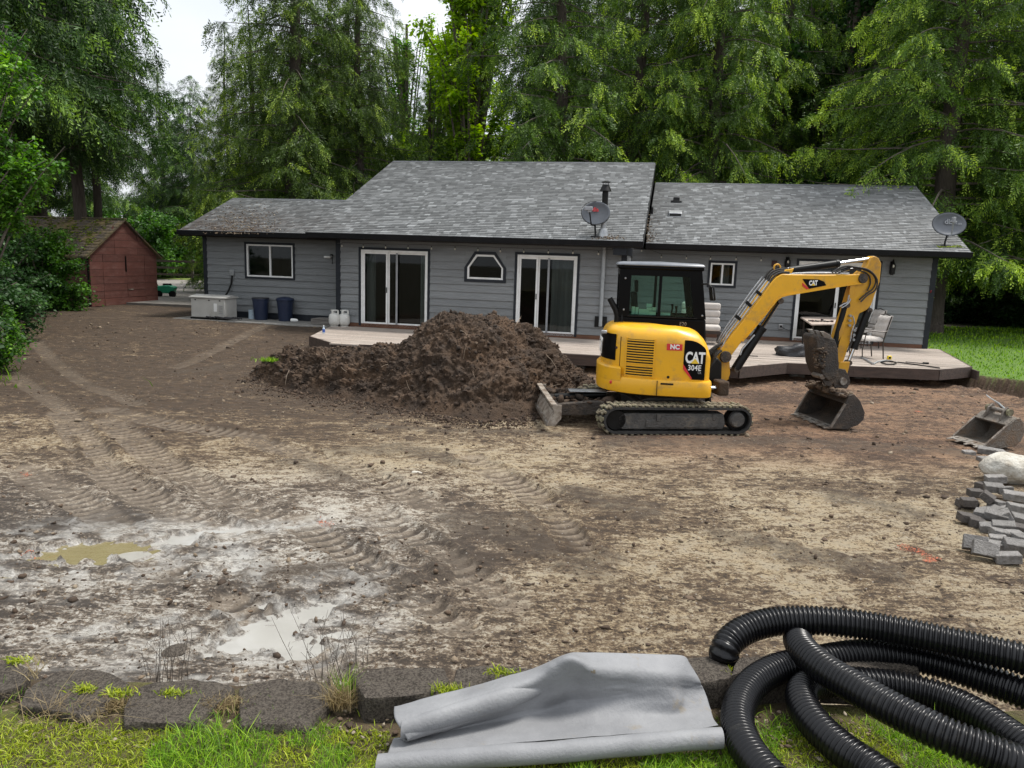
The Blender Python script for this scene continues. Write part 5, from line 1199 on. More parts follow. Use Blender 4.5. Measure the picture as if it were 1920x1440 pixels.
# counterweight and side skirt: higher step at the rear
def skring(off, z): return [(x, y, z) for x, y in outline(off)]
sk = MB().loft([skring(.02, .585), skring(.052, .60), skring(.06, .66), skring(.06, .80), skring(.045, .835), skring(-.02, .85)]).build('skirt', M['yellow'], ex, ang=40)
rear = []
def rring(off, z, xc):
    P = [p for p in outline(off, 40) if p[0] < xc]; return P
def arcpiece(off0, off1, z0, z1, xc, bev=.03):
    A = [p for p in outline(off1, 44)[:45] if p[0] < xc]; B = [p for p in outline(off0, 44)[:45] if p[0] < xc]
    n = min(len(A), len(B)); A = A[:n]; B = B[:n]; mb = MB()
    prof = [(0, z0), (1, z0), (1, z1-bev), (.75, z1-bev*.25), (.4, z1), (0, z1)]; vs = []
    for i in range(n):
        for f_, z in prof: vs.append((B[i][0]+(A[i][0]-B[i][0])*f_, B[i][1]+(A[i][1]-B[i][1])*f_, z))
    m_ = len(prof); fs = [(i*m_+k, (i+1)*m_+k, (i+1)*m_+(k+1) % m_, i*m_+(k+1) % m_) for i in range(n-1) for k in range(m_)]
    fs += [tuple(range(m_)), tuple(range((n-1)*m_+m_-1, (n-1)*m_-1, -1))]; mb.add(vs, fs); return mb
arcpiece(-.03, .064, .78, .995, -.93).build('counterweight', M['yellow'], ex, ang=45)
MB().box(-.389, -.381, -1.0, -.90, .60, .83).build('panel_seam', M['machine_black'], sk, flat=True)
def strip(name, s0, s1, z0, z1, m_, par, off=.004, n=8, zf0=None, zf1=None, th=.004):
    mb = MB(); vs = []
    for i in range(n+1):
        s = s0+(s1-s0)*i/n; p, nn_ = surf(s, off); q = p-nn_*th
        a = zf0(s) if zf0 else z0; c = zf1(s) if zf1 else z1
        vs += [(p.x, p.y, a), (p.x, p.y, c), (q.x, q.y, c), (q.x, q.y, a)]
    fs = []
    for i in range(n):
        for k in range(4): fs.append((i*4+k, (i+1)*4+k, (i+1)*4+(k+1) % 4, i*4+(k+1) % 4))
    fs += [(0, 1, 2, 3), (n*4+3, n*4+2, n*4+1, n*4)]; mb.add(vs, fs); return mb.build(name, m_, par, ang=60)
# louvres: dark slots with proud ribs
gr = strip('grille', -.86, -.46, 1.055, 1.44, M['machine_black'], hood, .003)
for k in range(10): strip('louvre', -.865, -.455, 1.055+k*.0398, 1.055+k*.0398+.017, M['yellow'], gr, .011, th=.014)
gr2 = strip('grille', -.86, -.46, .865, 1.02, M['machine_black'], hood, .003)
for k in range(5): strip('louvre', -.865, -.455, .865+k*.0385, .865+k*.0385+.016, M['yellow'], gr2, .011, th=.014)
for s0 in (-.88, -.46): strip('grille_edge', s0, s0+.018, .85, 1.46, M['yellow'], hood, .012, n=2, th=.014)
strip('service_slot', -.33, -.14, .775, .80, M['machine_black'], sk, .062+.004, n=3, th=.01)
MB().lathe([(.03, 0), (.022, -.006), (.008, -.008)], (0, 0, 0), 14, axis='y').build('reflector', M['red'], sk).location = (surf(-1.03, .064)[0].x, surf(-1.03, .066)[0].y, .735)
bpy.data.objects['reflector'].location.y -= .012; bpy.data.objects['reflector'].rotation_euler.z = -.55
MB().lathe([(.022, 0), (.018, -.008), (.006, -.008)], (0, 0, 0), 14, axis='y').build('lock', M['machine_black'], hood).location = (-.22, surf(-.22)[0].y-.001, .885)
MB().lathe([(.02, 0), (.018, -.008), (.006, -.008)], (0, 0, 0), 14, axis='y').build('lock', M['brick_dark'], hood).location = (surf(-1.02)[0].x, surf(-1.02)[0].y-.003, 1.28)
strip('panel_gap', -.965, -.957, .86, 1.46, M['machine_black'], hood, .003, n=1)
# side decal
def dz1(s): 
    k = (s+.005)/.36; return 1.465-.16*max(0, (k-.15)/.85)**2.2-(.0 if k < .9 else (k-.9)*1.1)
dec = strip('decal', -.005, .325, .865, 1.45, M['cab_black'], hood, .004, n=14, zf0=lambda s: .865+max(0, (.13-s)/.135)*.17, zf1=dz1)
strip('decal_stripe', -.005, .135, .9, 1.0, M['red'], dec, .009, n=6, zf0=lambda s: 1.02-(s+.005)*1.12, zf1=lambda s: 1.10-(s+.005)*1.5)
yd = surf(0)[0].y-.007; rx = (math.pi/2, 0, 0)
text('lettering', 'CAT', .235, M['white'], dec, (.165, yd, 1.195), rx, .008, .66, .002, .92)
MB().prism([(.105, 1.115), (.165, 1.19), (.225, 1.115)], 'y', yd-.006, yd-.001).build('logo_triangle', M['decal_yellow'], dec, flat=True)
text('lettering', '304E', .118, M['white'], dec, (.165, yd, 1.045), rx, .002, .80, .002, 1.08); text('lettering', 'CR', .05, M['screen_frame'], dec, (.245, yd, .975), rx, .001, .8, .002)
nc = strip('sticker', -.27, -.035, 1.30, 1.40, M['red'], hood, .004, n=4); text('lettering', 'NC', .095, M['white'], nc, (-.15, surf(-.15)[0].y-.008, 1.352), rx, .004, 1., .002)
# rear decal with the last letters seen on edge
mb = MB(); rp = [p for p in outline(.004, 60)[:61] if p[0] < -1.0 and p[1] < .0 and p[1] > -.74]; vs = []
for x, y in rp: vs += [(x, y, 1.08), (x, y, 1.49)]
mb.add(vs, [(2*i, 2*i+1, 2*i+3, 2*i+2) for i in range(len(rp)-1)]); rd_ = mb.build('rear_decal', M['cab_black'], hood, flat=True, solid=.003)
text('lettering', 'CAT', .34, M['white'], rd_, (-1.262, -.40, 1.28), (math.pi/2, 0, -math.pi/2+.06), .012, .9, .002)
MB().box(-1.27, -1.18, -.62, -.5, 1.48, 1.53).build('rear_lamp', M['galv'], hood, bevel=.01)
# exhaust
MB().tube([(-1.02, -.20, 1.5), (-1.02, -.20, 1.75), (-1.05, -.20, 1.84), (-1.16, -.20, 2.02)], [.05, .05, .05, .045], 10).build('exhaust', M['machine_black'], ex)
MB().tube([(-.96, -.25, 1.6), (-.94, -.24, 1.7), (-.96, -.22, 1.85)], .02, 6).build('hand_rail', M['machine_black'], ex)

# cab --------------------------------------------------------------
cy0, cy1 = -.16, .88
cab = MB().prism([(-.86, .85), (.60, .85), (.66, 1.3), (.62, 1.74), (-.89, 1.74), (-.90, 1.4)], 'y', cy0, cy1).build('cab', M['cab_black'], ex, bevel=.03)
def panel_ring(outer, inner, y0, y1, name):
    mb = MB(); n = len(outer)
    for i in range(n): j = (i+1) % n; mb.prism([outer[i], outer[j], inner[j], inner[i]], 'y', y0, y1)
    return mb.build(name, M['cab_black'], cab, ang=30)
oc = [(-.89, 1.74), (.62, 1.74), (.50, 2.50), (-.90, 2.50)]; ic = [(-.70, 1.765), (.415, 1.765), (.295, 2.40), (-.70, 2.40)]
for nm, y0, y1 in (('right_side_frame', cy0, cy0+.05), ('left_side_frame', cy1-.05, cy1)):
    fr_ = panel_ring(oc, ic, y0, y1, 'side_frame')
    MB().box(-.215, -.165, y0+.01, y1-.01, 1.76, 2.41).build('window_bar', M['cab_black'], fr_, flat=True)
    MB().box(-.70, -.215, (y0+y1)/2-.003, (y0+y1)/2+.003, 1.765, 2.40).build('pane', M['cab_glass'], fr_, flat=True)
    MB().prism([(-.165, 1.765), (.415, 1.765), (.295, 2.40), (-.165, 2.40)], 'y', (y0+y1)/2-.003, (y0+y1)/2+.003).build('pane', M['cab_glass'], fr_, flat=True)
for a, b_ in (((-.90, 1.74), (-.90, 2.5)), ((.60, 1.74), (.49, 2.5))):
    x0, x1 = a[0], b_[0]; s_ = .05 if x0 < 0 else -.05
    mb = MB()
    for ya, yb in ((cy0+.05, cy0+.12), (cy1-.12, cy1-.05)): mb.prism([(x0, a[1]), (x0+s_, a[1]), (x1+s_, b_[1]), (x1, b_[1])], 'y', ya, yb)
    mb.prism([(x1+(x0-x1)*.12, 2.41), (x1+s_+(x0-x1)*.12, 2.41), (x1+s_, 2.5), (x1, 2.5)], 'y', cy0+.05, cy1-.05)
    e_ = mb.build('end_frame', M['cab_black'], cab, flat=True)
    MB().prism([(x0+s_*.4, 1.74), (x0+s_*.5, 1.74), (x1+s_*.5, 2.42), (x1+s_*.4, 2.42)], 'y', cy0+.12, cy1-.12).build('pane', M['cab_glass'], e_, flat=True)
MB().loft([[(-.93, cy0-.02, 2.50), (.53, cy0-.02, 2.50), (.53, cy1+.02, 2.50), (-.93, cy1+.02, 2.50)], [(-.94, cy0-.02, 2.555), (.535, cy0-.02, 2.555), (.535, cy1+.02, 2.555), (-.94, cy1+.02, 2.555)]]).build('roof', M['cab_black'], cab, bevel=.02)
def rr2(ins, z, h=0): x0, x1, y0, y1 = -.95+ins, .545-ins, cy0-.03+ins, cy1+.03-ins; return [(x0, y0, z), ((x0+x1)/2, y0, z+h), (x1, y0, z), (x1, y1, z), ((x0+x1)/2, y1, z+h), (x0, y1, z)]
MB().loft([rr2(0, 2.556), rr2(0, 2.575, .002), rr2(.03, 2.605, .006), rr2(.12, 2.618, .008), rr2(.3, 2.622, .01)]).build('roof_cap', M['roof_silver'], cab, bevel=.01, ang=60)
text('lettering', 'E20', .085, M['dirty_white'], cab, (.235, cy0-.004, 1.655), rx, .0, .9, .001, 1.1)
MB().box(-.74, .47, cy0-.012, cy0-.002, 1.742, 1.758).build('window_rail', M['machine_black'], cab, bevel=.003)
for x_, z_ in ((.555, 1.80), (-.80, 1.85), (-.80, 2.35)): MB().lathe([(.018, 0), (.014, -.01), (.004, -.012)], (0, 0, 0), 10, axis='y').build('bolt', M['galv'], cab).location = (x_, cy0, z_)
# interior
MB().prism([(-.62, 1.3), (-.12, 1.3), (-.12, 1.42), (-.50, 1.45), (-.56, 2.12), (-.66, 2.12)], 'y', .14, .58).build('seat', M['machine_black'], cab, bevel=.03)
MB().prism([(-.60, 2.12), (-.54, 2.12), (-.55, 2.32), (-.61, 2.32)], 'y', .24, .48).build('headrest', M['machine_black'], cab, bevel=.02)
for y_ in (.02, .66):
    MB().box(-.3, .12, y_-.06, y_+.06, 1.62, 1.77).build('console', M['machine_black'], cab, bevel=.03); MB().tube([(.10, y_, 1.7), (.13, y_, 1.86), (.12, y_, 1.93)], [.014, .016, .026], 8).build('joystick', M['machine_black'], cab)
MB().tube([(.38+.10*math.cos(a)*.3, .36+.13*math.sin(a), 1.82+.10*math.cos(a)) for a in np.linspace(0, 6.283, 17)], .014, 6).build('control_wheel', M['machine_black'], cab)
MB().box(.36, .48, -.06, .06, 1.74, 1.86).build('monitor', M['machine_black'], cab, bevel=.02)
for x0, x1, z0, z1, y_ in ((-.66, -.60, 1.775, 1.90, .02), (-.59, -.54, 1.775, 1.89, .03), (-.53, -.36, 1.775, 1.865, .01), (-.40, -.31, 1.90, 1.955, .05), (-.40, -.31, 1.845, 1.895, .0), (-.30, -.235, 1.845, 1.90, .02), (-.36, -.235, 1.775, 1.835, -.01), (-.15, .02, 1.775, 1.82, .04)):
    MB().box(x0, x1, y_-.09, y_-.086, z0, z1).build('window_note', M['mint_paper'], cab, flat=True)
# mirror
mr_ = MB().tube([(.50, cy0, 2.30), (.60, cy0-.09, 2.31), (.66, cy0-.12, 2.26)], .012, 6).build('mirror_arm', M['machine_black'], ex)
MB().obox((.675, cy0-.12, 2.16), .035, .14, .22, Matrix.Rotation(R(-10), 3, 'Y') @ Matrix.Rotation(R(25), 3, 'Z')).build('mirror', M['machine_black'], mr_, bevel=.015)
MB().obox((.655, cy0-.128, 2.16), .006, .11, .18, Matrix.Rotation(R(-10), 3, 'Y') @ Matrix.Rotation(R(25), 3, 'Z')).build('mirror_glass', M['chrome'], mr_, flat=True)

for ch in list(ex.children):      # the house is slewed a few degrees against the tracks
    if ch.name.split('.')[0] in ('engine_cover', 'skirt', 'counterweight', 'exhaust', 'hand_rail', 'cab', 'mirror_arm'):
        cb_ = ch.name.startswith('cab') or ch.name.startswith('mirror'); ch.rotation_euler.z = R(-14); ch.location.x = .0 if cb_ else .205; ch.scale.x = .92 if cb_ else 1; ch.location.y = .0 if cb_ else .04
# swing bracket, boom, stick ---------------------------------------
def pp(pts, lat): return [ep(a, b_, lat) for a, b_ in pts]
MB().prism(pp([(1327, 700), (1340, 672), (1352, 660), (1368, 664), (1370, 700), (1367, 712), (1360, 716), (1345, 722), (1330, 722)], -.1), 'y', -.10, .10).build('swing_bracket', M['yellow_worn'], ex, bevel=.02)
MB().prism(pp([(1322, 690), (1340, 668), (1350, 678), (1349, 715), (1335, 730), (1322, 728)], -.1), 'y', -.20, .2).build('swing_casting', M['machine_black'], ex, bevel=.03)
a, c = ep(1330, 727, -.35), ep(1345, 727, -.35); MB().tube([(a[0]-.4, -.35, a[1]), (c[0], -.35, c[1])], .03, 10).build('swing_rod', M['chrome'], ex); MB().box(c[0]-.02, c[0]+.17, -.44, -.1, c[1]-.12, c[1]+.12).build('swing_lug', M['mud'], ex, bevel=.03)
b0 = ep(1360, 669, -.12); MB().lathe([(.02, -.16), (.09, -.16), (.095, -.15), (.095, .15), (.02, .16)], (0, 0, 0), 20, axis='y').build('boom_foot_pin', M['bucket_dark'], ex).location = (b0[0], 0, b0[1])
boomP = [(1360, 682), (1347, 668), (1353, 652), (1392.5, 603), (1424, 562), (1448, 528), (1457, 519), (1466, 514), (1480, 514.5), (1540, 515.2), (1600, 515), (1622, 514), (1628, 522), (1622, 531), (1600, 533), (1555, 540), (1510, 547.5), (1478, 553), (1466, 556), (1456, 563), (1430, 596), (1392, 640), (1371, 668), (1368, 680)]
BL = pp(boomP, -.11); cxb = sum(p[0] for p in BL)/len(BL)
boom = MB().prism(BL, 'y', -.105, .105).build('boom', M['yellow'], ex, bevel=.012)
for y_ in (-.118, .108): 
    mb = MB(); ids = list(range(13, 22)); 
    for i in ids[:-1]:
        p, q = BL[i], BL[i+1]; mb.bar((p[0], y_+.005, p[1]), (q[0], y_+.005, q[1]), .016, .022)
    mb.build('lower_flange', M['yellow'], boom, flat=True)
lg_ = pp([(1465, 514), (1472, 506), (1488, 503), (1482, 516)], -.06); MB().prism(lg_, 'y', -.08, .08).build('cylinder_lug', M['yellow'], boom, bevel=.008)
e0 = ep(1457, 502, 0); MB().tube([(e0[0]+.055*math.cos(a), 0, e0[1]+.055*math.sin(a)) for a in np.linspace(-1.2, 4.4, 14)], .016, 8).build('lifting_eye', M['yellow_worn'], boom); MB().box(e0[0]-.04, e0[0]+.04, -.02, .02, e0[1]-.14, e0[1]-.05).build('eye_post', M['yellow_worn'], boom, bevel=.006)
# decal on the boom
dc = MB().prism(pp([(1504.5, 523), (1535, 524), (1545, 528), (1549, 535), (1517, 541.5)], -.107), 'y', -.113, -.1055).build('decal', M['cab_black'], boom, flat=True)
MB().prism(pp([(1504.5, 530), (1517, 541.5), (1512, 542), (1504.5, 536)], -.107), 'y', -.117, -.1056).build('decal_stripe', M['red'], dc, flat=True)
t0 = ep(1525, 531, -.117); text('lettering', 'CAT', .105, M['white'], dc, (t0[0], -.116, t0[1]), (math.pi/2, -.06, 0), .005, .75, .001, .92); MB().prism([(t0[0]-.035, t0[1]-.038), (t0[0], t0[1]), (t0[0]+.035, t0[1]-.038)], 'y', -.121, -.118).build('logo_triangle', M['decal_yellow'], dc, flat=True)
def cyl(name, a, b_, lat, split, r1, r2, par, end=.05, mat='machine_black', rod='chrome'):
    A = Vector((ep(*a, lat)[0], lat, ep(*a, lat)[1])); B = Vector((ep(*b_, lat)[0], lat, ep(*b_, lat)[1])); S_ = A+(B-A)*split
    o = MB().tube([A, S_], r1, 16).build(name, M[mat], par); MB().tube([S_-(B-A)*.02, S_+(B-A)*.015], r1*1.12, 16).build('gland', M[mat], o); MB().tube([S_, B], r2, 14).build('rod', M[rod], o)
    for Q in (A, B): MB().lathe([(.01, -end*1.3), (end, -end*1.3), (end, end*1.3), (.01, end*1.3)], (0, 0, 0), 14, axis='y').build('pin_boss', M['bucket_dark'], o).location = Q
    return o
bc = cyl('boom_cylinder', (1379, 692), (1461, 564), -.03, .60, .075, .035, ex)
g0, g1 = ep(1424, 614, -.03), ep(1458, 562, -.03); MB().bar((g0[0]+.03, -.03, g0[1]), (g1[0]+.03, -.03, g1[1]), .10, .03).build('rod_guard', M['machine_black'], bc, bevel=.004)
a_, c_ = ep(1396, 668, -.1), ep(1421, 628, -.1); MB().tube([(a_[0]-.08, -.1, a_[1]+.02), (a_[0]-.05, -.1, a_[1]+.12), (c_[0]-.06, -.1, c_[1])], .016, 6).build('cylinder_pipe', M['hose_grey'], bc)
sc_ = cyl('stick_cylinder', (1478, 507), (1637, 484.5), 0, .575, .058, .030, ex, .045)
a_, c_ = ep(1477, 503.5, -.02), ep(1567, 492.5, -.02); MB().tube([(a_[0], -.02, a_[1]), (c_[0], -.02, c_[1])], .014, 6).build('cylinder_pipe', M['galv'], sc_)
stP = [(1634, 483), (1640, 480), (1648, 484), (1653, 494), (1650, 528), (1641, 552), (1634, 572), (1626, 581), (1612, 588), (1603, 615), (1592, 648), (1584, 672), (1578, 690), (1568, 694), (1563, 684), (1563, 655), (1570, 625), (1580, 596), (1588, 574), (1596, 546), (1604, 524), (1612, 512), (1626, 500)]
SP = pp(stP, -.09); stick = MB().prism(SP, 'y', -.085, .085).build('stick', M['yellow_worn'], ex, bevel=.010)
dk = MB().prism(pp([(1594, 532), (1602, 534), (1598, 560), (1590, 585), (1582, 618), (1571, 640), (1573, 622), (1584, 590), (1590, 566)], -.09), 'y', -.105, -.088).build('stick_shade_strip', M['yellow_worn'], stick, bevel=.004)  # raised strip standing in for the shading on the stick's side
pv = ep(1617, 522, -.1); MB().lathe([(.01, -.14), (.075, -.14), (.08, -.13), (.08, .13), (.01, .14)], (0, 0, 0), 18, axis='y').build('pivot_boss', M['bucket_dark'], stick).location = (pv[0], 0, pv[1])
dm = ep(1580, 640, -.09)
bk_ = cyl('bucket_cylinder', (1628, 582), (1590, 680), -.02, .72, .062, .030, ex, .045)
th_ = cyl('thumb_cylinder', (1586, 572), (1560, 668), -.05, .8, .055, .028, ex, .045)
# hoses along boom and round the elbow
rh = random.Random(6)
def hpath(pts, lat, r_, m_, par=boom, name='hose', n=7):
    P = [Vector((ep(a, b_, lat)[0], lat, ep(a, b_, lat)[1])) for a, b_ in pts]
    # Catmull-Rom
    Q = []
    for i in range(len(P)-1):
        p0, p1, p2, p3 = P[max(i-1, 0)], P[i], P[i+1], P[min(i+2, len(P)-1)]
        for k in range(5):
            t_ = k/5; Q.append(.5*((2*p1)+(-p0+p2)*t_+(2*p0-5*p1+4*p2-p3)*t_*t_+(-p0+3*p1-3*p2+p3)*t_**3))
    Q.append(P[-1]); return MB().tube(Q, r_, n).build(name, M[m_], par)
for k in range(4):
    o_ = k*5.2+1; lat = -.09+k*.05
    hpath([(1352-o_*.4, 656-o_*.9), (1365-o_*.5, 632-o_*.7), (1392-o_*.75, 597-o_*.55), (1420-o_*.85, 560-o_*.6), (1443-o_*.8, 529-o_*.6)], lat, .0125, 'hose_grey', name='steel_pipe')
for k in range(4):
    o_ = k*3.2; hpath([(1443-o_, 529-o_*.7), (1452-o_*.9, 517-o_), (1464-o_*.3, 511-o_), (1480, 511-o_*.5)], -.08+k*.03, .017, 'rubber')
for k in range(3): hpath([(1466, 515-k*1.2), (1500, 512.5-k*1.3), (1560, 512-k*1.3), (1592, 514-k)], -.075+k*.04, .012, 'hose_grey', name='steel_pipe')
for pts, lat in (([(1560, 511), (1573, 503), (1587, 499), (1606, 501), (1628, 506), (1642, 519), (1645, 532), (1640, 545), (1627, 553), (1614, 566)], -.14), ([(1566, 511), (1580, 504), (1596, 501), (1618, 505), (1636, 514), (1642, 527), (1637, 541), (1625, 550), (1611, 562)], -.12), ([(1572, 512), (1590, 505), (1610, 507), (1628, 515), (1632, 530), (1626, 545)], -.11), ([(1552, 512), (1568, 506), (1584, 502), (1602, 503), (1622, 509)], -.02)):
    hpath(pts, lat, .013, 'rubber')
for k in range(4): hpath([(1570+k*3, 513), (1580+k*3, 508-k*.4), (1592+k*4, 505-k)], -.10+k*.03, .011, 'hose_grey', name='fitting')
for k in range(5): hpath([(1353-k*3, 657), (1342-k*2, 668), (1334-k, 690+k*2), (1332, 705)], -.15+k*.06, .019, 'rubber')
for k in range(4): hpath([(1346+k*3, 655-k*4), (1335+k*2, 665-k*5), (1322, 680-k*5)], .1-k*.05, .02, 'rubber')
hpath([(1592, 553), (1589, 566), (1582, 570), (1574, 575)], -.12, .012, 'hose_grey'); hpath([(1595, 560), (1591, 568), (1584, 574), (1578, 577)], -.13, .010, 'hose_grey')
for k in range(6):
    q = ep(1594+k*2.4-(k % 3)*3, 592+k*9, -.12); MB().lathe([(.006, -.02), (.022, -.02), (.022, .02), (.006, .02)], (0, 0, 0), 10, axis='y').build('valve_fitting', M['galv'], stick).location = (q[0], -.12, q[1])
hpath([(1599, 592), (1602, 606), (1597, 622), (1594, 640)], -.13, .010, 'hose_grey', stick); hpath([(1605, 608), (1600, 625), (1596, 645), (1588, 660)], -.12, .012, 'rubber', stick)
for a, b_ in (((1399, 566), (1408, 574)), ((1379, 592), (1388, 599)), ((1418, 546), (1427, 553))):
    p, q = ep(*a, -.1), ep(*b_, -.1); MB().bar((p[0], -.1, p[1]), (q[0], -.1, q[1]), .03, .05).build('pipe_clamp', M['machine_black'], boom, flat=True)
# link, coupler, thumb
cp_ = MB()
for y_ in (-.16, .12): MB().prism(pp([(1561, 700), (1567, 690), (1583, 692), (1590, 706), (1592, 716), (1586, 728), (1562, 726), (1558, 712)], -.12), 'y', y_, y_+.04).build('coupler_plate', M['bucket_dark'], ex, bevel=.01)
q = ep(1581, 715, -.18); MB().lathe([(.02, -.2), (.062, -.2), (.062, .2), (.02, .2)], (0, 0, 0), 16, axis='y').build('coupler_pin', M['steel_worn'], ex).location = (q[0], 0, q[1])
q = ep(1585, 706, -.1); MB().box(q[0]-.09, q[0]+.06, -.07, .07, q[1]-.07, q[1]+.07).build('link', M['yellow_worn'], ex, bevel=.02)
for y_ in (-.13, .09): MB().prism(pp([(1572, 678), (1592, 678), (1590, 690), (1586, 704), (1576, 704), (1570, 690)], -.1), 'y', y_, y_+.04).build('power_link', M['yellow_worn'] if y_ < 0 else M['bucket_dark'], ex, bevel=.008)
thP = [(1557, 634), (1563, 652), (1565, 690), (1560, 706), (1544, 712), (1534, 700), (1527, 682), (1524, 650), (1522, 632), (1526, 626), (1532, 628)]
TH = pp(thP, -.1); thb = MB().prism(TH, 'y', -.24, .20).build('thumb', M['bucket_dark'], ex, bevel=.018)
for k, y_ in enumerate((-.24, -.06, .14)):
    sh = (-7, 0, 7)[k]; MB().prism(pp([(1540+sh*0, 640), (1531, 622), (1528, 619.5), (1537, 620), (1548, 626), (1557, 640)], -.1), 'y', y_, y_+.055).build('thumb_tooth', M['steel_worn'], thb, bevel=.008)
P = np.array([(ep(r_1, r_2, -.25)[0], -.25+r_3, ep(r_1, r_2, -.25)[1]) for r_1, r_2, r_3 in zip(np.random.default_rng(1).uniform(1528, 1550, 130), np.random.default_rng(2).uniform(652, 690, 130), np.random.default_rng(3).uniform(-.02, .1, 130))]); Vv, Ff, tn = lumps(P, np.random.default_rng(5).uniform(.012, .035, 130), 6)
npmesh('caked_soil', Vv, Ff, M['clod'], thb, attr=dict(tint=tn*.7), kind='stuff')
MB().prism(pp([(1540, 712), (1548, 695), (1560, 698), (1564, 712), (1556, 724), (1545, 722)], -.16), 'y', -.2, -.16).build('thumb_bracket', M['bucket_dark'], ex, bevel=.008); q = ep(1541, 706, -.2); MB().lathe([(.01, -.03), (.045, -.03), (.045, .25), (.01, .25)], (0, 0, 0), 14, axis='y').build('thumb_pin', M['steel_worn'], ex).location = (q[0], -.2, q[1])

# buckets -----------------------------------------------------------
def bucket(par, P, hw_, mat, teeth, lipdir, ears=True, tl=.09, th=.02):
    """P: side outline (s,z) from cutting edge (first) up the opening to the rim, over the back and down to the sole"""
    lip, rim = P[0], P[2]; b_ = par
    for s_ in (-1, 1):
        MB().prism(P, 'y', s_*hw_-th/2, s_*hw_+th/2).build('side_plate', mat, b_, bevel=.004)
        a, c = P[0], P[2]; MB().bar((a[0], s_*hw_, a[1]+.01), (c[0], s_*hw_, c[1]), .035, .03).build('side_cutter', M['steel_worn'], b_, flat=True)
    shell = P[2:]+[P[0]]; vs = []; n = len(shell)
    cx_, cz_ = sum(p[0] for p in shell)/n, sum(p[1] for p in shell)/n
    ins = [(p[0]+(cx_-p[0])*.06, p[1]+(cz_-p[1])*.06) for p in shell]
    for i in range(n-1): pass
    mb = MB(); vs = []
    for (x, z), (xi, zi) in zip(shell, ins): vs += [(x, -hw_, z), (x, hw_, z), (xi, hw_, zi), (xi, -hw_, zi)]
    fs = []
    for i in range(n-1):
        for k in range(4): fs.append((i*4+k, (i+1)*4+k, (i+1)*4+(k+1) % 4, i*4+(k+1) % 4))
    fs += [(0, 1, 2, 3), ((n-1)*4+3, (n-1)*4+2, (n-1)*4+1, (n-1)*4)]; mb.add(vs, fs); mb.build('shell', mat, b_, ang=40)
    dx, dz = lipdir; e = MB().prism([(lip[0], lip[1]-.012), (lip[0]-dx*.06, lip[1]-dz*.06-.010), (lip[0]-dx*.06, lip[1]-dz*.06+.004), (lip[0]+.1, lip[1]+.022), (lip[0]+.1, lip[1]-.006)], 'y', -hw_, hw_).build('cutting_edge', M['steel_worn'], b_, flat=True)
    for k in range(teeth):
        y_ = -hw_+.04+(2*hw_-.08)*k/(teeth-1)
        MB().add([(lip[0]+.05, y_-.035, lip[1]+.03), (lip[0]+.05, y_+.035, lip[1]+.03), (lip[0]+.05, y_+.035, lip[1]-.01), (lip[0]+.05, y_-.035, lip[1]-.01), (lip[0]-dx*tl, y_-.022, lip[1]-dz*tl+.006), (lip[0]-dx*tl, y_+.022, lip[1]-dz*tl+.006), (lip[0]-dx*tl, y_+.022, lip[1]-dz*tl-.006), (lip[0]-dx*tl, y_-.022, lip[1]-dz*tl-.006)], [(0,1,2,3),(7,6,5,4),(0,4,5,1),(1,5,6,2),(2,6,7,3),(3,7,4,0)]).build('tooth', M['steel_worn'], b_, bevel=.004)
BP = pp([(1557, 803), (1569, 781), (1585, 757), (1592, 742), (1601, 739), (1612, 751), (1621, 773), (1619, 786), (1608, 797), (1585, 805)], -.575)
mnz = min(p[1] for p in BP); BP = [(x, z-mnz+.015) for x, z in BP]
bkt = MB().box(BP[3][0]-.12, BP[4][0]+.02, -.52, .52, BP[3][1]-.04, BP[3][1]+.03).build('bucket', M['bucket_dark'], ex, bevel=.015)
bucket(bkt, BP, .575, M['bucket_dark'], 6, (1, 0.05), tl=.10)
q = ep(1575, 735, -.1)
for y_ in (-.17, .13): MB().prism([(BP[3][0]-.12, BP[3][1]), (BP[3][0]+.1, BP[3][1]+.0), (q[0]+.08, .62), (q[0]-.1, .62)], 'y', y_, y_+.035).build('bucket_ear', M['bucket_dark'], bkt, bevel=.008)
rb = np.random.default_rng(7); P = np.stack([rb.uniform(BP[3][0]-.14, BP[4][0]+.02, 260), rb.uniform(-.57, .57, 260), BP[3][1]+.02+rb.uniform(-.05, .03, 260)], 1); Vv, Ff, tn = lumps(P, rb.uniform(.015, .06, 260), 6); npmesh('caked_soil', Vv, Ff, M['clod'], bkt, attr=dict(tint=tn*.6), kind='stuff')
# spare bucket on the ground at the right: local x points back from the teeth
t0_, t1_ = G(1782, 824, .04), G(1838, 842, .04)
lat = t1_-t0_; yaw = math.atan2(lat[1], lat[0]); mid = (t0_+t1_)/2
sb = thing('spare_bucket', 'detached toothed digger bucket lying on the ground beside the lawn bank', 'digger bucket', (mid[0]+.12, mid[1]+.12, .05), yaw+math.pi/2)
W2 = .31; BS = [(.0, .0), (.20, .16), (.36, .33), (.46, .42), (.55, .44), (.62, .36), (.66, .22), (.62, .08), (.52, .0), (.3, -.02)]
bucket(sb, BS, W2, M['bucket_steel'], 4, (1, .1), tl=.15)
MB().prism([(.33, .33), (.36, .30), (.5, .34), (.52, .42), (.44, .42)], 'y', -W2, W2).build('top_plate', M['bucket_steel'], sb, bevel=.006)
for y_ in (-.16, .13): MB().prism([(.36, .36), (.54, .40), (.52, .54), (.47, .58), (.40, .52)], 'y', y_, y_+.035).build('bucket_ear', M['bucket_steel'], sb, bevel=.01)
MB().lathe([(.005, -.2), (.035, -.2), (.035, .2), (.005, .2)], (.47, 0, .50), 14, axis='y').build('bucket_pin', M['steel_worn'], sb)
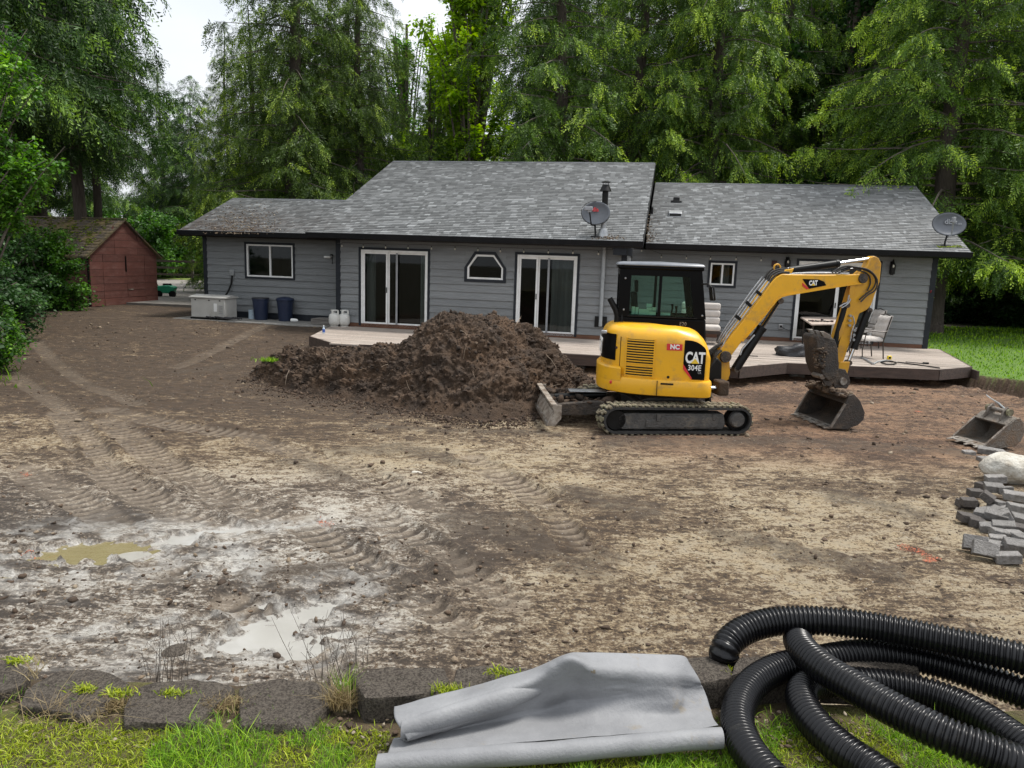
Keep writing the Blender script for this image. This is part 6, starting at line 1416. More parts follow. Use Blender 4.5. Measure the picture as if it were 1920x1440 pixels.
for y_ in (-.2, .2): MB().lathe([(.03, -.02), (.055, -.02), (.055, .02), (.03, .02)], (.47, y_, .50), 14, axis='y').build('pin_collar', M['rubber_mud'], sb)
# ---------------------------------------------------------------- foreground terrace, edging blocks
TZ = 1.0
def z7(x, y): return (x/2.6667, 1160+y/2.6667)
def z8(x, y): return (660+x/2.526, 1160+y/2.526)
def z6(x, y): return (1320+x/3.2, 1100+y/3.2)
nx_, ny_ = 300, 90
xs = np.linspace(-3.4, 3.6, nx_); ys = np.linspace(-3, 2.62, ny_)**1.0
ys = np.concatenate([np.linspace(-3, 1.6, 20), np.linspace(1.62, 2.62, 70)])
Xt, Yt = np.meshgrid(xs, ys); Zt = TZ-.015+.014*fbm(Xt*3, Yt*3, o=4, seed=501)+.010*fbm(Xt*14, Yt*14, o=3, seed=502)-.03*sst(2.36, 2.5, Yt)
ii = (np.arange(ny_-1)[:, None]*nx_+np.arange(nx_-1)[None, :]).ravel()
pm('terrace_soil', (.07, .045, .025), (.13, .095, .05), 14, .9, .9, 50, c3=(.12, .12, .025), s3=5, t3=(.45, .6))
Vt_ = np.stack([Xt.ravel(), Yt.ravel(), Zt.ravel()], 1)
o = npmesh('upper_lawn', Vt_, np.stack([ii, ii+1, ii+nx_+1, ii+nx_], 1), M['terrace_soil'], smooth=True); setp(o, 'mossy lawn terrace above the yard, under the pipe and fabric', None, None, 'structure')
MB().box(-8, 8, -6, 2.60, -.3, .955).build('terrace_earth', M['terrace_soil'], kind='structure', label='earth bank behind the edging blocks')
wallT = thing('retaining_wall', 'row of rough dark concrete edging blocks along the terrace edge', 'retaining wall', (0, 2.45, TZ), 0)
def block(pts, z, h=.14, lab=None):
    P = [G(a, b_, z) for a, b_ in pts]; c = sum(P)/len(P); n = len(P)
    # dense top with a rough broken surface
    poly = [(p[0], p[1]) for p in P]; x0, x1 = min(p[0] for p in poly), max(p[0] for p in poly); y0, y1 = min(p[1] for p in poly), max(p[1] for p in poly)
    rings = []; r_ = np.random.default_rng(int(abs(c[0]*1000)))
    m_ = 64; per = []
    for i in range(n):
        a, b_ = np.array(poly[i]), np.array(poly[(i+1) % n])
        for k in range(m_//n+1): per.append(a+(b_-a)*k/(m_//n+1))
    per = np.array(per); cc = per.mean(0)
    levels = [(1., -h), (1.0, -.03), (.985, -.008), (.955, 0), (.8, 0), (.6, 0), (.35, 0), (.12, 0)]
    for f_, dz in levels:
        q = cc+(per-cc)*f_; nz = fbm(q[:, 0]*18, q[:, 1]*18, o=4, seed=7)*.007+fbm(q[:, 0]*60, q[:, 1]*60, o=2, seed=9)*.0025
        e_ = (fbm(q[:, 0]*9+5, q[:, 1]*9+dz*20, o=3, seed=11)*.012)[:, None]*(per-cc)/np.linalg.norm(per-cc, axis=1, keepdims=True) if f_ > .9 else 0
        q = q+e_; rings.append([(a-0, b_-2.45, z-TZ+dz+(k_ if dz > -.05 else 0)) for (a, b_), k_ in zip(q, nz)])
    return MB().loft(rings).build('block', M['block'], wallT, label=lab, ang=60)
block([z7(*p) for p in [(-160, 420), (-60, 240), (60, 215), (150, 255), (125, 325), (0, 375)]], TZ+.015)
block([z7(*p) for p in [(95, 425), (130, 355), (180, 318), (300, 256), (470, 250), (565, 270), (650, 328), (560, 405), (430, 497), (240, 455)]], TZ+.02)
block([z7(*p) for p in [(622, 525), (622, 440), (675, 352), (800, 312), (960, 298), (1090, 315), (1172, 348), (1080, 440), (995, 520)]], TZ+.02)
block([z7(*p) for p in [(1192, 540), (1186, 440), (1190, 352), (1290, 318), (1400, 298), (1600, 310), (1690, 345), (1640, 440), (1545, 538)]], TZ+.02)
for pts in ([(0, 262), (60, 375), (300, 365), (425, 352), (470, 300), (440, 232), (240, 226), (180, 230)], [(475, 300), (430, 355), (700, 350), (860, 340), (880, 240), (690, 222), (490, 232)], [(890, 240), (870, 340), (1330, 330), (1330, 210), (1000, 215)], [(1340, 200), (1340, 325), (1600, 318), (1655, 302), (1830, 282), (1750, 182), (1560, 178)], ):
    block([z8(*p) for p in pts], TZ+.075, .14)
block([z6(*p) for p in [(205, 432), (150, 540), (215, 520), (480, 480), (700, 470), (700, 385), (430, 395)]], TZ+.10, .16)
block([z6(*p) for p in [(720, 470), (720, 385), (1300, 420), (1300, 500)]], TZ+.10, .16)
def fpt(x, y, z): return G(*z8(x, y), z)

# ---------------------------------------------------------------- rolled grey fabric
cols = [
 # s0 left end                                     ...each column: R0 front tangent, R1 flat, R2 valley, R3 bulge, R4 top, R5 back edge (zx, zy, z)
 [(166, 655, 1.045), (185, 600, 1.035), (208, 565, 1.03), (262, 578, 1.06), (205, 480, 1.115), (200, 420, 1.10)],
 [(330, 636, 1.045), (345, 585, 1.032), (360, 553, 1.03), (400, 530, 1.065), (400, 440, 1.12), (380, 372, 1.11)],
 [(560, 612, 1.045), (560, 545, 1.03), (565, 505, 1.03), (600, 462, 1.075), (600, 372, 1.135), (580, 322, 1.12)],
 [(820, 590, 1.045), (820, 510, 1.03), (825, 455, 1.035), (850, 385, 1.09), (850, 296, 1.165), (790, 262, 1.145)],
 [(960, 578, 1.045), (960, 500, 1.03), (960, 420, 1.04), (985, 345, 1.12), (955, 225, 1.215), (900, 225, 1.16)],
 [(1060, 570, 1.045), (1060, 490, 1.035), (1060, 405, 1.055), (1055, 320, 1.13), (1042, 190, 1.245), (1020, 172, 1.20)],
 [(1170, 560, 1.045), (1165, 490, 1.04), (1160, 402, 1.07), (1155, 330, 1.13), (1160, 240, 1.20), (1110, 164, 1.215)],
 [(1330, 550, 1.045), (1325, 470, 1.045), (1320, 385, 1.085), (1320, 325, 1.13), (1330, 250, 1.185), (1310, 168, 1.21)],
 [(1480, 538, 1.045), (1500, 465, 1.045), (1525, 395, 1.085), (1500, 330, 1.125), (1500, 260, 1.17), (1450, 172, 1.20)],
 [(1620, 527, 1.045), (1600, 465, 1.04), (1580, 385, 1.07), (1570, 335, 1.10), (1575, 268, 1.15), (1560, 178, 1.19)],
 [(1735, 512, 1.05), (1712, 480, 1.04), (1690, 410, 1.05), (1665, 340, 1.08), (1640, 285, 1.125), (1590, 205, 1.165)]]
CP_ = np.array([[fpt(*p) for p in c] for c in cols])
def interp(A, n):        # Catmull-Rom along axis 0
    m_ = len(A); out_ = []
    for i in range(m_-1):
        p0, p1, p2, p3 = A[max(i-1, 0)], A[i], A[i+1], A[min(i+2, m_-1)]
        for k in range(n): t_ = k/n; out_.append(.5*((2*p1)+(-p0+p2)*t_+(2*p0-5*p1+4*p2-p3)*t_*t_+(-p0+3*p1-3*p2+p3)*t_**3))
    out_.append(A[-1]); return np.array(out_)
S1 = interp(CP_, 12); S2 = np.swapaxes(interp(np.swapaxes(S1, 0, 1), 12), 0, 1)
nA_, nB_ = S2.shape[:2]; gx = np.gradient(S2, axis=0); gy = np.gradient(S2, axis=1); nn_ = np.cross(gx, gy); nn_ /= np.linalg.norm(nn_, axis=-1, keepdims=True)+1e-9; nn_ *= np.sign(nn_[..., 2:3]+1e-9)
wr_ = fbm(S2[..., 0]*9, S2[..., 1]*16+S2[..., 2]*12, o=4, seed=601)*.0022+(1-np.abs(fbm(S2[..., 0]*5+2, S2[..., 1]*9, S2[..., 2]*9, o=3, seed=603))*2)*.0022
S2 = S2+nn_*wr_[..., None]
ii = (np.arange(nA_-1)[:, None]*nB_+np.arange(nB_-1)[None, :]).ravel()
fab = thing('fabric_roll', 'grey landscape fabric, half unrolled, lying on the edging blocks beside the pipe', 'fabric roll', (0, 0, 0), 0)
# fabric material: woven sheen, dirt smear
o = npmesh('sheet', S2.reshape(-1, 3), np.stack([ii, ii+1, ii+nB_+1, ii+nB_], 1), M['fabric'], fab, smooth=True)
md = o.modifiers.new('solid', 'SOLIDIFY'); md.thickness = .003
# front roll: spiral section swept along the front edge
a, b_ = fpt(118, 693, 1.045), fpt(1752, 562, 1.05); mb = MB(); n = 40; turns = 46; vs = []
for i in range(n+1):
    t_ = i/n; c = Vector(a)*(1-t_)+Vector(b_)*t_; c.z += .002*math.sin(t_*9)+.001*math.sin(t_*23)
    for k in range(turns):
        th = k/(turns-1)*4.3*math.pi; r_ = .036-.006*th/(4.3*math.pi)*2+.0007*math.sin(t_*31+th*2)
        vs.append((c.x, c.y+r_*math.cos(th-.6), c.z-.004+r_*math.sin(th-.6)))
fs = [(i*turns+k, i*turns+k+1, (i+1)*turns+k+1, (i+1)*turns+k) for i in range(n) for k in range(turns-1)]
mb.add(vs, fs); mb.build('front_roll', M['fabric'], fab, ang=80)
# upper roll end: small open curl under the left edge
a, b_ = fpt(236, 528, 1.082), fpt(985, 305, 1.13); vs = []; n = 24; turns = 26; mb = MB()
for i in range(n+1):
    t_ = i/n; c = Vector(a)*(1-t_)+Vector(b_)*t_
    for k in range(turns):
        th = k/(turns-1)*2.9*math.pi; r_ = (.034+.012*t_)*(1-.35*k/turns)*(1-.97*max(0, (t_-.62)/.38)**1.5)
        vs.append((c.x+.0*t_, c.y+r_*math.cos(th-1.2), c.z+r_*math.sin(th-1.2)*1.1))
mb.add(vs, [(i*turns+k, i*turns+k+1, (i+1)*turns+k+1, (i+1)*turns+k) for i in range(n) for k in range(turns-1)]); mb.build('upper_roll', M['fabric'], fab, ang=80)
# dried mud smear on the fold
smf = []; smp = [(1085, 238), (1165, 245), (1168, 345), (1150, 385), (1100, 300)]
def toz8(P):
    d = np.array(P)-CP; return ((960+F*(d @ RT)/(d @ FW)-660)*2.526, (720-F*(d @ UP)/(d @ FW)-1160)*2.526)
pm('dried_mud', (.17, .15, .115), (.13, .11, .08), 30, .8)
V_ = []
fine = S2[:]
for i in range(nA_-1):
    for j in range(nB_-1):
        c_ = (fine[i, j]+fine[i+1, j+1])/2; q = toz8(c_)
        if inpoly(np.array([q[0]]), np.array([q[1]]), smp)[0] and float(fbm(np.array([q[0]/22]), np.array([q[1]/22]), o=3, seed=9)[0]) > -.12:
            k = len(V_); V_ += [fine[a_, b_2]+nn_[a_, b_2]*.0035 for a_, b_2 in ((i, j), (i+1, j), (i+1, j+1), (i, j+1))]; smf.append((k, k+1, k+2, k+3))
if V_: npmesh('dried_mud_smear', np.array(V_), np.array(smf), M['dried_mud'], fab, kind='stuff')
# ---------------------------------------------------------------- corrugated pipe
def spline(pts, n=14):
    A = np.array(pts); 
    Q = interp(A, n); return Q
def corrugated(px, name_, lab, par, r=.0575, pitch=.0175):
    Q = spline([G(*z6(x, y), z) for x, y, z in px]); sg = np.r_[0, np.cumsum(np.linalg.norm(np.diff(Q, axis=0), axis=1))]; L_ = sg[-1]
    per = 6; n = int(L_/pitch*per); s = np.linspace(0, L_, n); P = np.stack([np.interp(s, sg, Q[:, k]) for k in range(3)], 1)
    for _ in range(3): P[1:-1] = (P[:-2]+P[1:-1]*2+P[2:])/4
    ph_ = (s/pitch) % 1; prof = np.clip(np.sin(ph_*2*math.pi)*1.7+.35, -1, 1); rad = r-.0045+.0045*prof
    T = np.gradient(P, axis=0); T /= np.linalg.norm(T, axis=1, keepdims=True); up = np.array([0, 0, 1.]); A = np.cross(T, up); A /= np.linalg.norm(A, axis=1, keepdims=True); B = np.cross(A, T)
    m_ = 22; a = np.arange(m_)*2*math.pi/m_; V = P[:, None, :]+rad[:, None, None]*(np.cos(a)[None, :, None]*A[:, None, :]+np.sin(a)[None, :, None]*B[:, None, :])
    i0 = (np.arange(n-1)[:, None]*m_+np.arange(m_)[None, :]); i1 = (np.arange(n-1)[:, None]*m_+(np.arange(m_)+1)[None, :] % m_)
    Fq_ = np.stack([i0.ravel(), i1.ravel(), (i1+m_).ravel(), (i0+m_).ravel()], 1)
    o = npmesh(name_, V.reshape(-1, 3), Fq_, M['pipe_black'], par, smooth=True)
    st = P+(r+.001)*(math.cos(-2.45)*A+math.sin(-2.45)*B)*1.0
    return o, st
coil = thing('drain_pipe_coil', 'loose coil of black corrugated drain pipe on the grass at the lower right', 'drain pipe', (0, 0, 0), 0)
hi, lo2 = 1.235, 1.06
o, st = corrugated([(215, 560, .86), (150, 480, .97), (118, 405, 1.09), (165, 315, 1.14), (280, 245, 1.17), (430, 208, 1.19), (600, 200, 1.205), (800, 212, 1.215), (1000, 236, 1.22), (1200, 272, 1.225), (1450, 325, 1.23), (1700, 382, 1.23), (1930, 438, 1.23), (2300, 560, 1.20), (2600, 760, 1.12)], 'upper_loop', '', coil)
MB().tube([tuple(p) for p in st[::14]], .003, 5).build('green_stripe', M['pipe_green'], coil)
corrugated([(700, 200, 1.04), (600, 215, 1.05), (562, 280, 1.10), (575, 350, 1.15), (640, 425, 1.165), (740, 505, 1.17), (880, 590, 1.175), (1050, 690, 1.18), (1250, 795, 1.18), (1450, 890, 1.18), (1700, 990, 1.17), (1930, 1075, 1.15), (2300, 1160, 1.1)], 'crossing_loop', '', coil)
corrugated([(430, 1180, 1.06), (320, 1060, 1.06), (235, 930, 1.06), (200, 800, 1.06), (225, 680, 1.06), (300, 575, 1.07), (410, 505, 1.075), (520, 470, 1.08), (650, 450, 1.085), (780, 425, 1.09), (920, 405, 1.10), (1080, 405, 1.105), (1280, 432, 1.11), (1480, 485, 1.11), (1700, 560, 1.11), (1930, 645, 1.11), (2300, 800, 1.08)], 'outer_loop', '', coil)
corrugated([(1120, 1180, 1.06), (990, 1085, 1.06), (850, 990, 1.06), (720, 880, 1.06), (625, 770, 1.06), (585, 660, 1.06), (625, 595, 1.058), (750, 570, 1.056), (930, 575, 1.056), (1120, 592, 1.056), (1330, 635, 1.058), (1520, 705, 1.06), (1680, 790, 1.06), (1830, 890, 1.06), (1960, 985, 1.06), (2150, 1150, 1.06)], 'inner_loop', '', coil)

# ---------------------------------------------------------------- grass and moss on the terrace
foot = [tuple(p[:2]) for p in [G(*z8(150, 640), 1.0), G(*z8(210, 420), 1.0), G(*z8(880, 240), 1.0), G(*z8(1570, 180), 1.0), G(*z8(1760, 560), 1.0), G(*z8(1700, 600), 1.), G(*z8(120, 720), 1.)]]
n = 90000; x = rng.uniform(-2.3, 2.6, n); y = rng.uniform(1.75, 2.5, n)
front = 2.285+.02*fbm(x*6, x*0, o=3, seed=701)+.13*sst(.75, 1.0, x)+np.where((x > -.62) & (x < .2), .06, 0)
den = np.where(y < front, 1., np.where(y < front+.05, .35, .06))
den = den*np.where((x > -.62) & (x < -.33) & (y > 2.33), .2, 1)
patch = fbm(x*3.2, y*3.2, o=3, seed=705); k = rng.uniform(0, 1, n) < den; k &= ~inpoly(x, y, foot)
x, y, patch = x[k], y[k], patch[k]; zt_ = TZ-.015+.014*fbm(x*3, y*3, o=4, seed=501)
ln = rng.uniform(.014, .045, len(x))*(1+.35*sst(-.1, .35, patch)*sst(-.3, -1.2, x*1.)); ln[rng.uniform(0, 1, len(x)) < .04] *= 1.9
g1 = patch > -.05
Vv, Ff, tn = blades(np.stack([x, y, zt_], 1)[g1], ln[g1]*1.15, rng.uniform(.0016, .0032, g1.sum()), .9, 21, .9); npmesh('terrace_grass', Vv, Ff, M['grass_leaf'], attr=dict(tint=tn), kind='stuff')['label'] = 'bright green grass in the foreground below the edging blocks'
g2 = ~g1; Vv, Ff, tn = blades(np.stack([x, y, zt_], 1)[g2], ln[g2]*.62, rng.uniform(.0022, .0042, g2.sum()), 1.0, 22, 1.1); npmesh('moss', Vv, Ff, M['moss_leaf'], attr=dict(tint=tn), kind='stuff')['label'] = 'yellow-green moss between the grass in the foreground'
# moss sprigs and dry stalks in the joints
def tuft(cx, cy, n_, ln_, mt, lab, cat, name, spread=.05, wd=.003, bend=.9, z=TZ, lean=.9, group=None):
    r_ = np.random.default_rng(int(cx*977+cy*131) & 0xffff); P = np.stack([r_.normal(0, spread, n_), r_.normal(0, spread*.5, n_), np.zeros(n_)], 1)
    Vv, Ff, tn = blades(P, r_.uniform(.4, 1., n_)*ln_, np.full(n_, wd), bend, int(abs(cx*100))+3, lean); o = npmesh(name, Vv, Ff, M[mt], attr=dict(tint=tn)); o.location = (cx, cy, z); return setp(o, lab, cat, group) if name not in ('dry_moss', 'turf_clump') else setp(o, lab, kind='stuff')
def at7(x, y, z=TZ): return G(*z7(x, y), z)
P = at7(1700, 440); tuft(P[0], P[1], 260, .13, 'dry_leaf', 'tuft of dry yellowed grass between the third block and the raised blocks', 'grass tuft', 'dry_grass_tuft', .028, .0022, 1.0)
P = at7(1720, 420); tuft(P[0], P[1]+.03, 90, .16, 'grass_leaf', 'green grass clump growing up behind the third block', 'grass tuft', 'grass_tuft', .022, .0025, .6)
P = at7(310, 490); tuft(P[0], P[1], 70, .11, 'dry_leaf', 'straw-coloured dead grass before the large left block', 'grass tuft', 'dry_grass_tuft', .06, .0022, 1.3, lean=1.6)
P = at7(1120, 440); tuft(P[0], P[1], 320, .05, 'dry_leaf', 'brown dead moss in the gap between the second and third blocks', 'moss', 'dry_moss', .045, .003, 1.2)
P = at7(580, 440); tuft(P[0], P[1], 260, .05, 'dry_leaf', 'brown dead moss in the gap left of the second block', 'moss', 'dry_moss', .045, .003, 1.2)
for x_, y_, l_ in ((610, 365, 'yellow moss sprig at the left corner of the middle edging block'), (430, 345, 'yellow moss sprig on top of the large left block'), (870, 365, 'small moss sprig on the middle block'), (95, 205, 'yellow moss sprig at the far left beside dry stems')):
    P = at7(x_, y_, TZ+.03); tuft(P[0], P[1], 120, .028, 'moss_leaf', l_, 'moss', 'moss_sprig', .026, .005, 1.2, z=TZ+.02)
P = G(*z8(465, 320), TZ+.1); tuft(P[0], P[1], 200, .045, 'moss_leaf', 'yellow-green moss sprig on the raised block left of the fabric', 'moss', 'moss_sprig', .028, .005, .9, z=TZ+.07)
P = G(*z8(710, 262), TZ+.1); tuft(P[0], P[1], 110, .03, 'moss_leaf', 'small yellow moss sprig behind the fabric roll edge', 'moss', 'moss_sprig', .03, .005, 1., z=TZ+.1)
P = G(*z6(190, 500), TZ+.08); tuft(P[0], P[1], 110, .05, 'moss_leaf', 'mossy grass in the joint beside the end of the upper pipe loop', 'moss', 'moss_sprig', .025, .004, 1., z=TZ+.05)
def stems(cx, cy, z, n_, h, lab, sp=.12, mt='twig', spread=.35):
    r_ = random.Random(int(abs(cx)*1000)); t_ = thing('weed', lab, 'weed', (cx, cy, z)); 
    for k in range(n_):
        b_ = Vector((r_.uniform(-sp, sp), r_.uniform(-.04, .06), 0)); d_ = Vector((r_.uniform(-spread, spread), r_.uniform(-.1, .2), 1)).normalized(); hh_ = h*r_.uniform(.5, 1); 
        P_ = [b_, b_+d_*hh_*.4, b_+d_*hh_*.75+Vector((r_.uniform(-.02, .02), 0, 0)), b_+d_*hh_+Vector((r_.uniform(-.04, .04), 0, -.01))]
        mb = MB().tube(P_, [.0016, .0013, .001, .0006], 4)
        for q in range(5): f_ = r_.uniform(.4, 1); p_ = b_+d_*hh_*f_; mb.tube([p_, p_+Vector((r_.uniform(-.02, .02), 0, r_.uniform(.01, .03)))], [.001, .0006], 3)
        mb.build('stem', M[mt], t_)
P = at7(740, 320); stems(P[0], 2.72, .80, 16, .42, 'thin grey-green weed stems rising behind the middle edging block', .09, 'twig', .12)
P = at7(1640, 330); stems(P[0], 2.72, .80, 22, .48, 'spray of thin weed stems behind the third block and dry tuft', .10, 'twig', .35)
P = at7(165, 290, TZ+.03); stems(P[0], P[1], TZ+.02, 9, .10, 'pale dry stems sprouting at the far left block', .02, 'dry_stem', 1.2)
P = at7(420, 530); stems(P[0], P[1], TZ, 5, .05, 'few straw stems lying before the left blocks', .05, 'dry_stem', 2.5)
rl = np.random.default_rng(15); n = 1500; x = rl.uniform(-2.2, 2.4, n); y = rl.uniform(2.2, 2.52, n); P = np.stack([x, y, np.full(n, TZ-.012)], 1); Vv, Ff, tn = lumps(P, rl.uniform(.003, .011, n), 15, .5); npmesh('terrace_litter', Vv, Ff, M['clod'], attr=dict(tint=tn), kind='stuff')['label'] = 'crumbs of soil and litter between the edging blocks'

# ---------------------------------------------------------------- pavers, boulder, marks
def z5(x, y): return (1700+x/3.79, 700+y/3.79)
pav = [  # zx, zy, z centre, yaw deg, roll deg, dark, label
 (440, 570, .035, -5, 0, 0, 'grey paver lying alone just below the spare bucket teeth'), (560, 548, .06, -25, 8, 0, 'grey paver touching the spare bucket side, right of the lone one'), (640, 560, .04, -20, 5, 0, 'flat grey paver under the edge of the boulder by the bucket'),
 (560, 615, .03, 10, 0, 0, 'small half-hidden paver at the left foot of the boulder'), (630, 750, .16, -8, 0, 0, 'paver against the lower side of the boulder, topmost of the pile'),
 (620, 812, .13, -20, 10, 0, None), (700, 830, .12, -30, -8, 0, None), (490, 850, .11, -10, 0, 1, 'brownish paver at the left shoulder of the pile'), (575, 880, .16, 60, 30, 1, 'dark paver tipped on its end near the top left of the pile'),
 (640, 930, .08, 20, 0, 0, None), (760, 870, .14, -35, 6, 0, None), (430, 930, .035, -5, 0, 1, 'dark flat paver at the far left of the pile'), (440, 915, .09, -5, 0, 1, 'dark paver stacked on the far-left one'),
 (445, 1030, .06, -12, 0, 1, 'brown paver, left of a stuck-together pair low in the pile'), (500, 1060, .05, -12, 0, 1, 'brown paver, right of a stuck-together pair low in the pile'),
 (560, 1005, .10, -30, 8, 0, None), (640, 1010, .13, -35, 14, 0, None), (715, 1020, .12, 55, 60, 0, 'paver standing on edge in the middle of the pile'), (790, 960, .13, -20, 0, 0, None), (820, 1040, .10, -10, 12, 0, None),
 (600, 1095, .05, -20, 5, 0, None), (690, 1090, .08, -28, 10, 0, None), (660, 1140, .06, -10, 0, 0, None), (760, 1150, .05, -5, 0, 0, None), (650, 1185, .035, -20, 0, 0, None),
 (820, 1110, .08, -15, 4, 1, None), (490, 1205, .09, -30, 62, 0, 'paver leaning on edge at the front left corner of the pile'), (560, 1250, .09, -30, 60, 0, 'second leaning paver beside the front left corner one'),
 (640, 1230, .03, -30, 0, 0, None), (780, 1225, .08, -5, 12, 0, 'upright-tilted paver at the right front of the pile'), (715, 1310, .045, -18, 0, 0, 'single flat grey paver at the very front of the pile'),
 (830, 900, .10, -20, 0, 0, None), (810, 1180, .05, 0, 0, 0, None), (700, 960, .05, 10, 0, 0, None), (600, 980, .05, 0, 0, 0, None), (750, 1060, .05, 15, 0, 0, None), (560, 800, .06, 10, 0, 1, None)]
USED = {}
def plabel(zx, zy):
    row = 'directly below the boulder' if zy < 880 else 'in the upper middle of the pile' if zy < 970 else 'in the middle row of the pile' if zy < 1070 else 'in the lower middle of the pile' if zy < 1160 else 'just behind the front pavers'
    colm = 'left' if zx < 600 else 'centre-left' if zx < 680 else 'centre' if zx < 745 else 'right' if zx < 805 else 'far right at the frame edge'
    k = (row, colm); n_ = USED.get(k, 0); USED[k] = n_+1
    return 'grey concrete paver '+row+', '+colm+(', partly under its neighbour' if n_ == 1 else ', lowest of three there' if n_ > 1 else '')
for i, (zx, zy, z, yw, rl_, dk_, lab) in enumerate(pav):
    px, py = z5(zx, zy); P = G(px, py, z)
    mb = MB(); w_, d_, h_ = random.choice([.105, .10, .075]), .068, .042; rgp = np.random.default_rng(i)
    vs = []; 
    mb.box(-w_, w_, -d_, d_, -h_, h_); mb.v = [tuple(np.array(v)+rgp.normal(0, .002, 3)) for v in mb.v]
    o = mb.build('paver', M['paver_dark' if dk_ else 'paver'], bevel=.007, segs=2, ang=30); o.location = P; o.rotation_euler = (R(rl_), R(random.uniform(-9, 9)), R(yw+random.uniform(-14, 10)))
    setp(o, lab or plabel(zx, zy), 'paver', 'pavers tipped in a loose pile at the right edge')
P = G(1886, 880, .2); nU, nV = 48, 28; V = []
for j in range(nV+1):
    for i in range(nU):
        a, e_ = 2*math.pi*i/nU, math.pi*(j/nV-.5); V.append((math.cos(a)*math.cos(e_), math.sin(a)*math.cos(e_), math.sin(e_)))
V = np.array(V); d_ = 1+.22*fbm(V[:, 0]*1.3+4, V[:, 1]*1.3, V[:, 2]*1.3, o=4, seed=801)+.05*fbm(V[:, 0]*6, V[:, 1]*6, V[:, 2]*6, o=4, seed=803)
V = V*d_[:, None]*np.array([.34, .26, .20]); V[:, 2] = np.maximum(V[:, 2], -.17)
Fq_ = np.array([(j*nU+i, j*nU+(i+1) % nU, (j+1)*nU+(i+1) % nU, (j+1)*nU+i) for j in range(nV) for i in range(nU)])
o = npmesh('boulder', V, Fq_, M['boulder'], smooth=True); o.location = (P[0]+.12, P[1]+.1, .185); setp(o, 'large pale rounded boulder above the paver pile', 'boulder')
# spray-painted marks: thin flecks of paint following the ground
def mark(pts, w_, lab, n_=160, s_=.018):
    n_ = int(n_*2.6); s_ *= .42; w_ *= 1.9
    r_ = np.random.default_rng(int(pts[0][0])); Q = np.array([G(a, b_, 0)[:2] for a, b_ in pts]); V = []; Fq_ = []
    for k in range(n_):
        i = r_.integers(0, len(Q)-1); t_ = r_.uniform(); p = Q[i]+(Q[i+1]-Q[i])*t_+r_.normal(0, w_, 2); m_ = 6; a0 = r_.uniform(0, 6); k0 = len(V); rr_1 = s_*r_.uniform(.3, 1.2)
        pts_ = [(p[0]+rr_1*r_.uniform(.6, 1.3)*math.cos(a0+q*1.047), p[1]+rr_1*r_.uniform(.5, 1.2)*math.sin(a0+q*1.047)) for q in range(m_)]
        V += pts_; Fq_.append([k0+q for q in range(m_)])
    V = np.array(V); z_ = hfun(V[:, 0], V[:, 1])[0]+.006; o = npmesh('paint_mark', np.c_[V, z_], np.array(Fq_), M['orange_paint']); return setp(o, lab, 'paint mark')
mark([(42, 1042), (48, 1034), (60, 1043), (78, 1044)], .010, 'red-orange spray mark at the far left by the olive puddle', 70, .011); mark([(88, 1040), (104, 1036)], .008, 'short red-orange spray dash right of the left mark', 24, .010)
mark([(1686, 1026), (1720, 1030), (1745, 1048)], .018, 'orange spray paint mark left of the paver pile', 110, .012); mark([(1735, 1050), (1762, 1046)], .010, 'short orange spray dash below the paint mark by the pavers', 50, .014)
mark([(596, 976), (610, 980), (620, 986)], .012, 'small orange-red mark beside the wet patch', 40, .012); mark([(46, 884), (52, 890)], .012, 'tiny orange mark near the left edge of the yard', 24, .014)
mark([(1655, 732), (1668, 733)], .04, 'orange paint mark in front of the deck piers', 26, .02); mark([(1720, 776), (1726, 777)], .02, 'tiny orange mark between the two buckets', 14, .025)
# pale pipe lying in the trench
pts = [G(a, b_, .10) for a, b_ in ((1845, 738), (1858, 748), (1872, 756), (1890, 772))]; o = MB().tube([p-pts[0] for p in pts], .02, 8).build('trench_pipe', M['pvc']); o.location = pts[0]; setp(o, 'thin pale pipe lying in the trench by the lawn edge', 'pipe')
# flat stone slab near the middle and a few pebbles
for a, b_, s_, lab in ((783, 886, .05, 'small pale round stone in the left half of the yard'), (430, 1044, .0, None), (328, 1220, .06, 'smooth dark pebble set in wet clay near the edging blocks')):
    if not lab: continue
    P = G(a, b_, .01); Vv, Ff, tn = lumps(np.array([[0, 0, 0.]]), np.array([s_*1.6]), int(a), .25); o = npmesh('stone', Vv, Ff, M['boulder' if a != 328 else 'block'], smooth=True); o.location = P; o.modifiers.new('s', 'SUBSURF').render_levels = 2; setp(o, lab, 'stone')
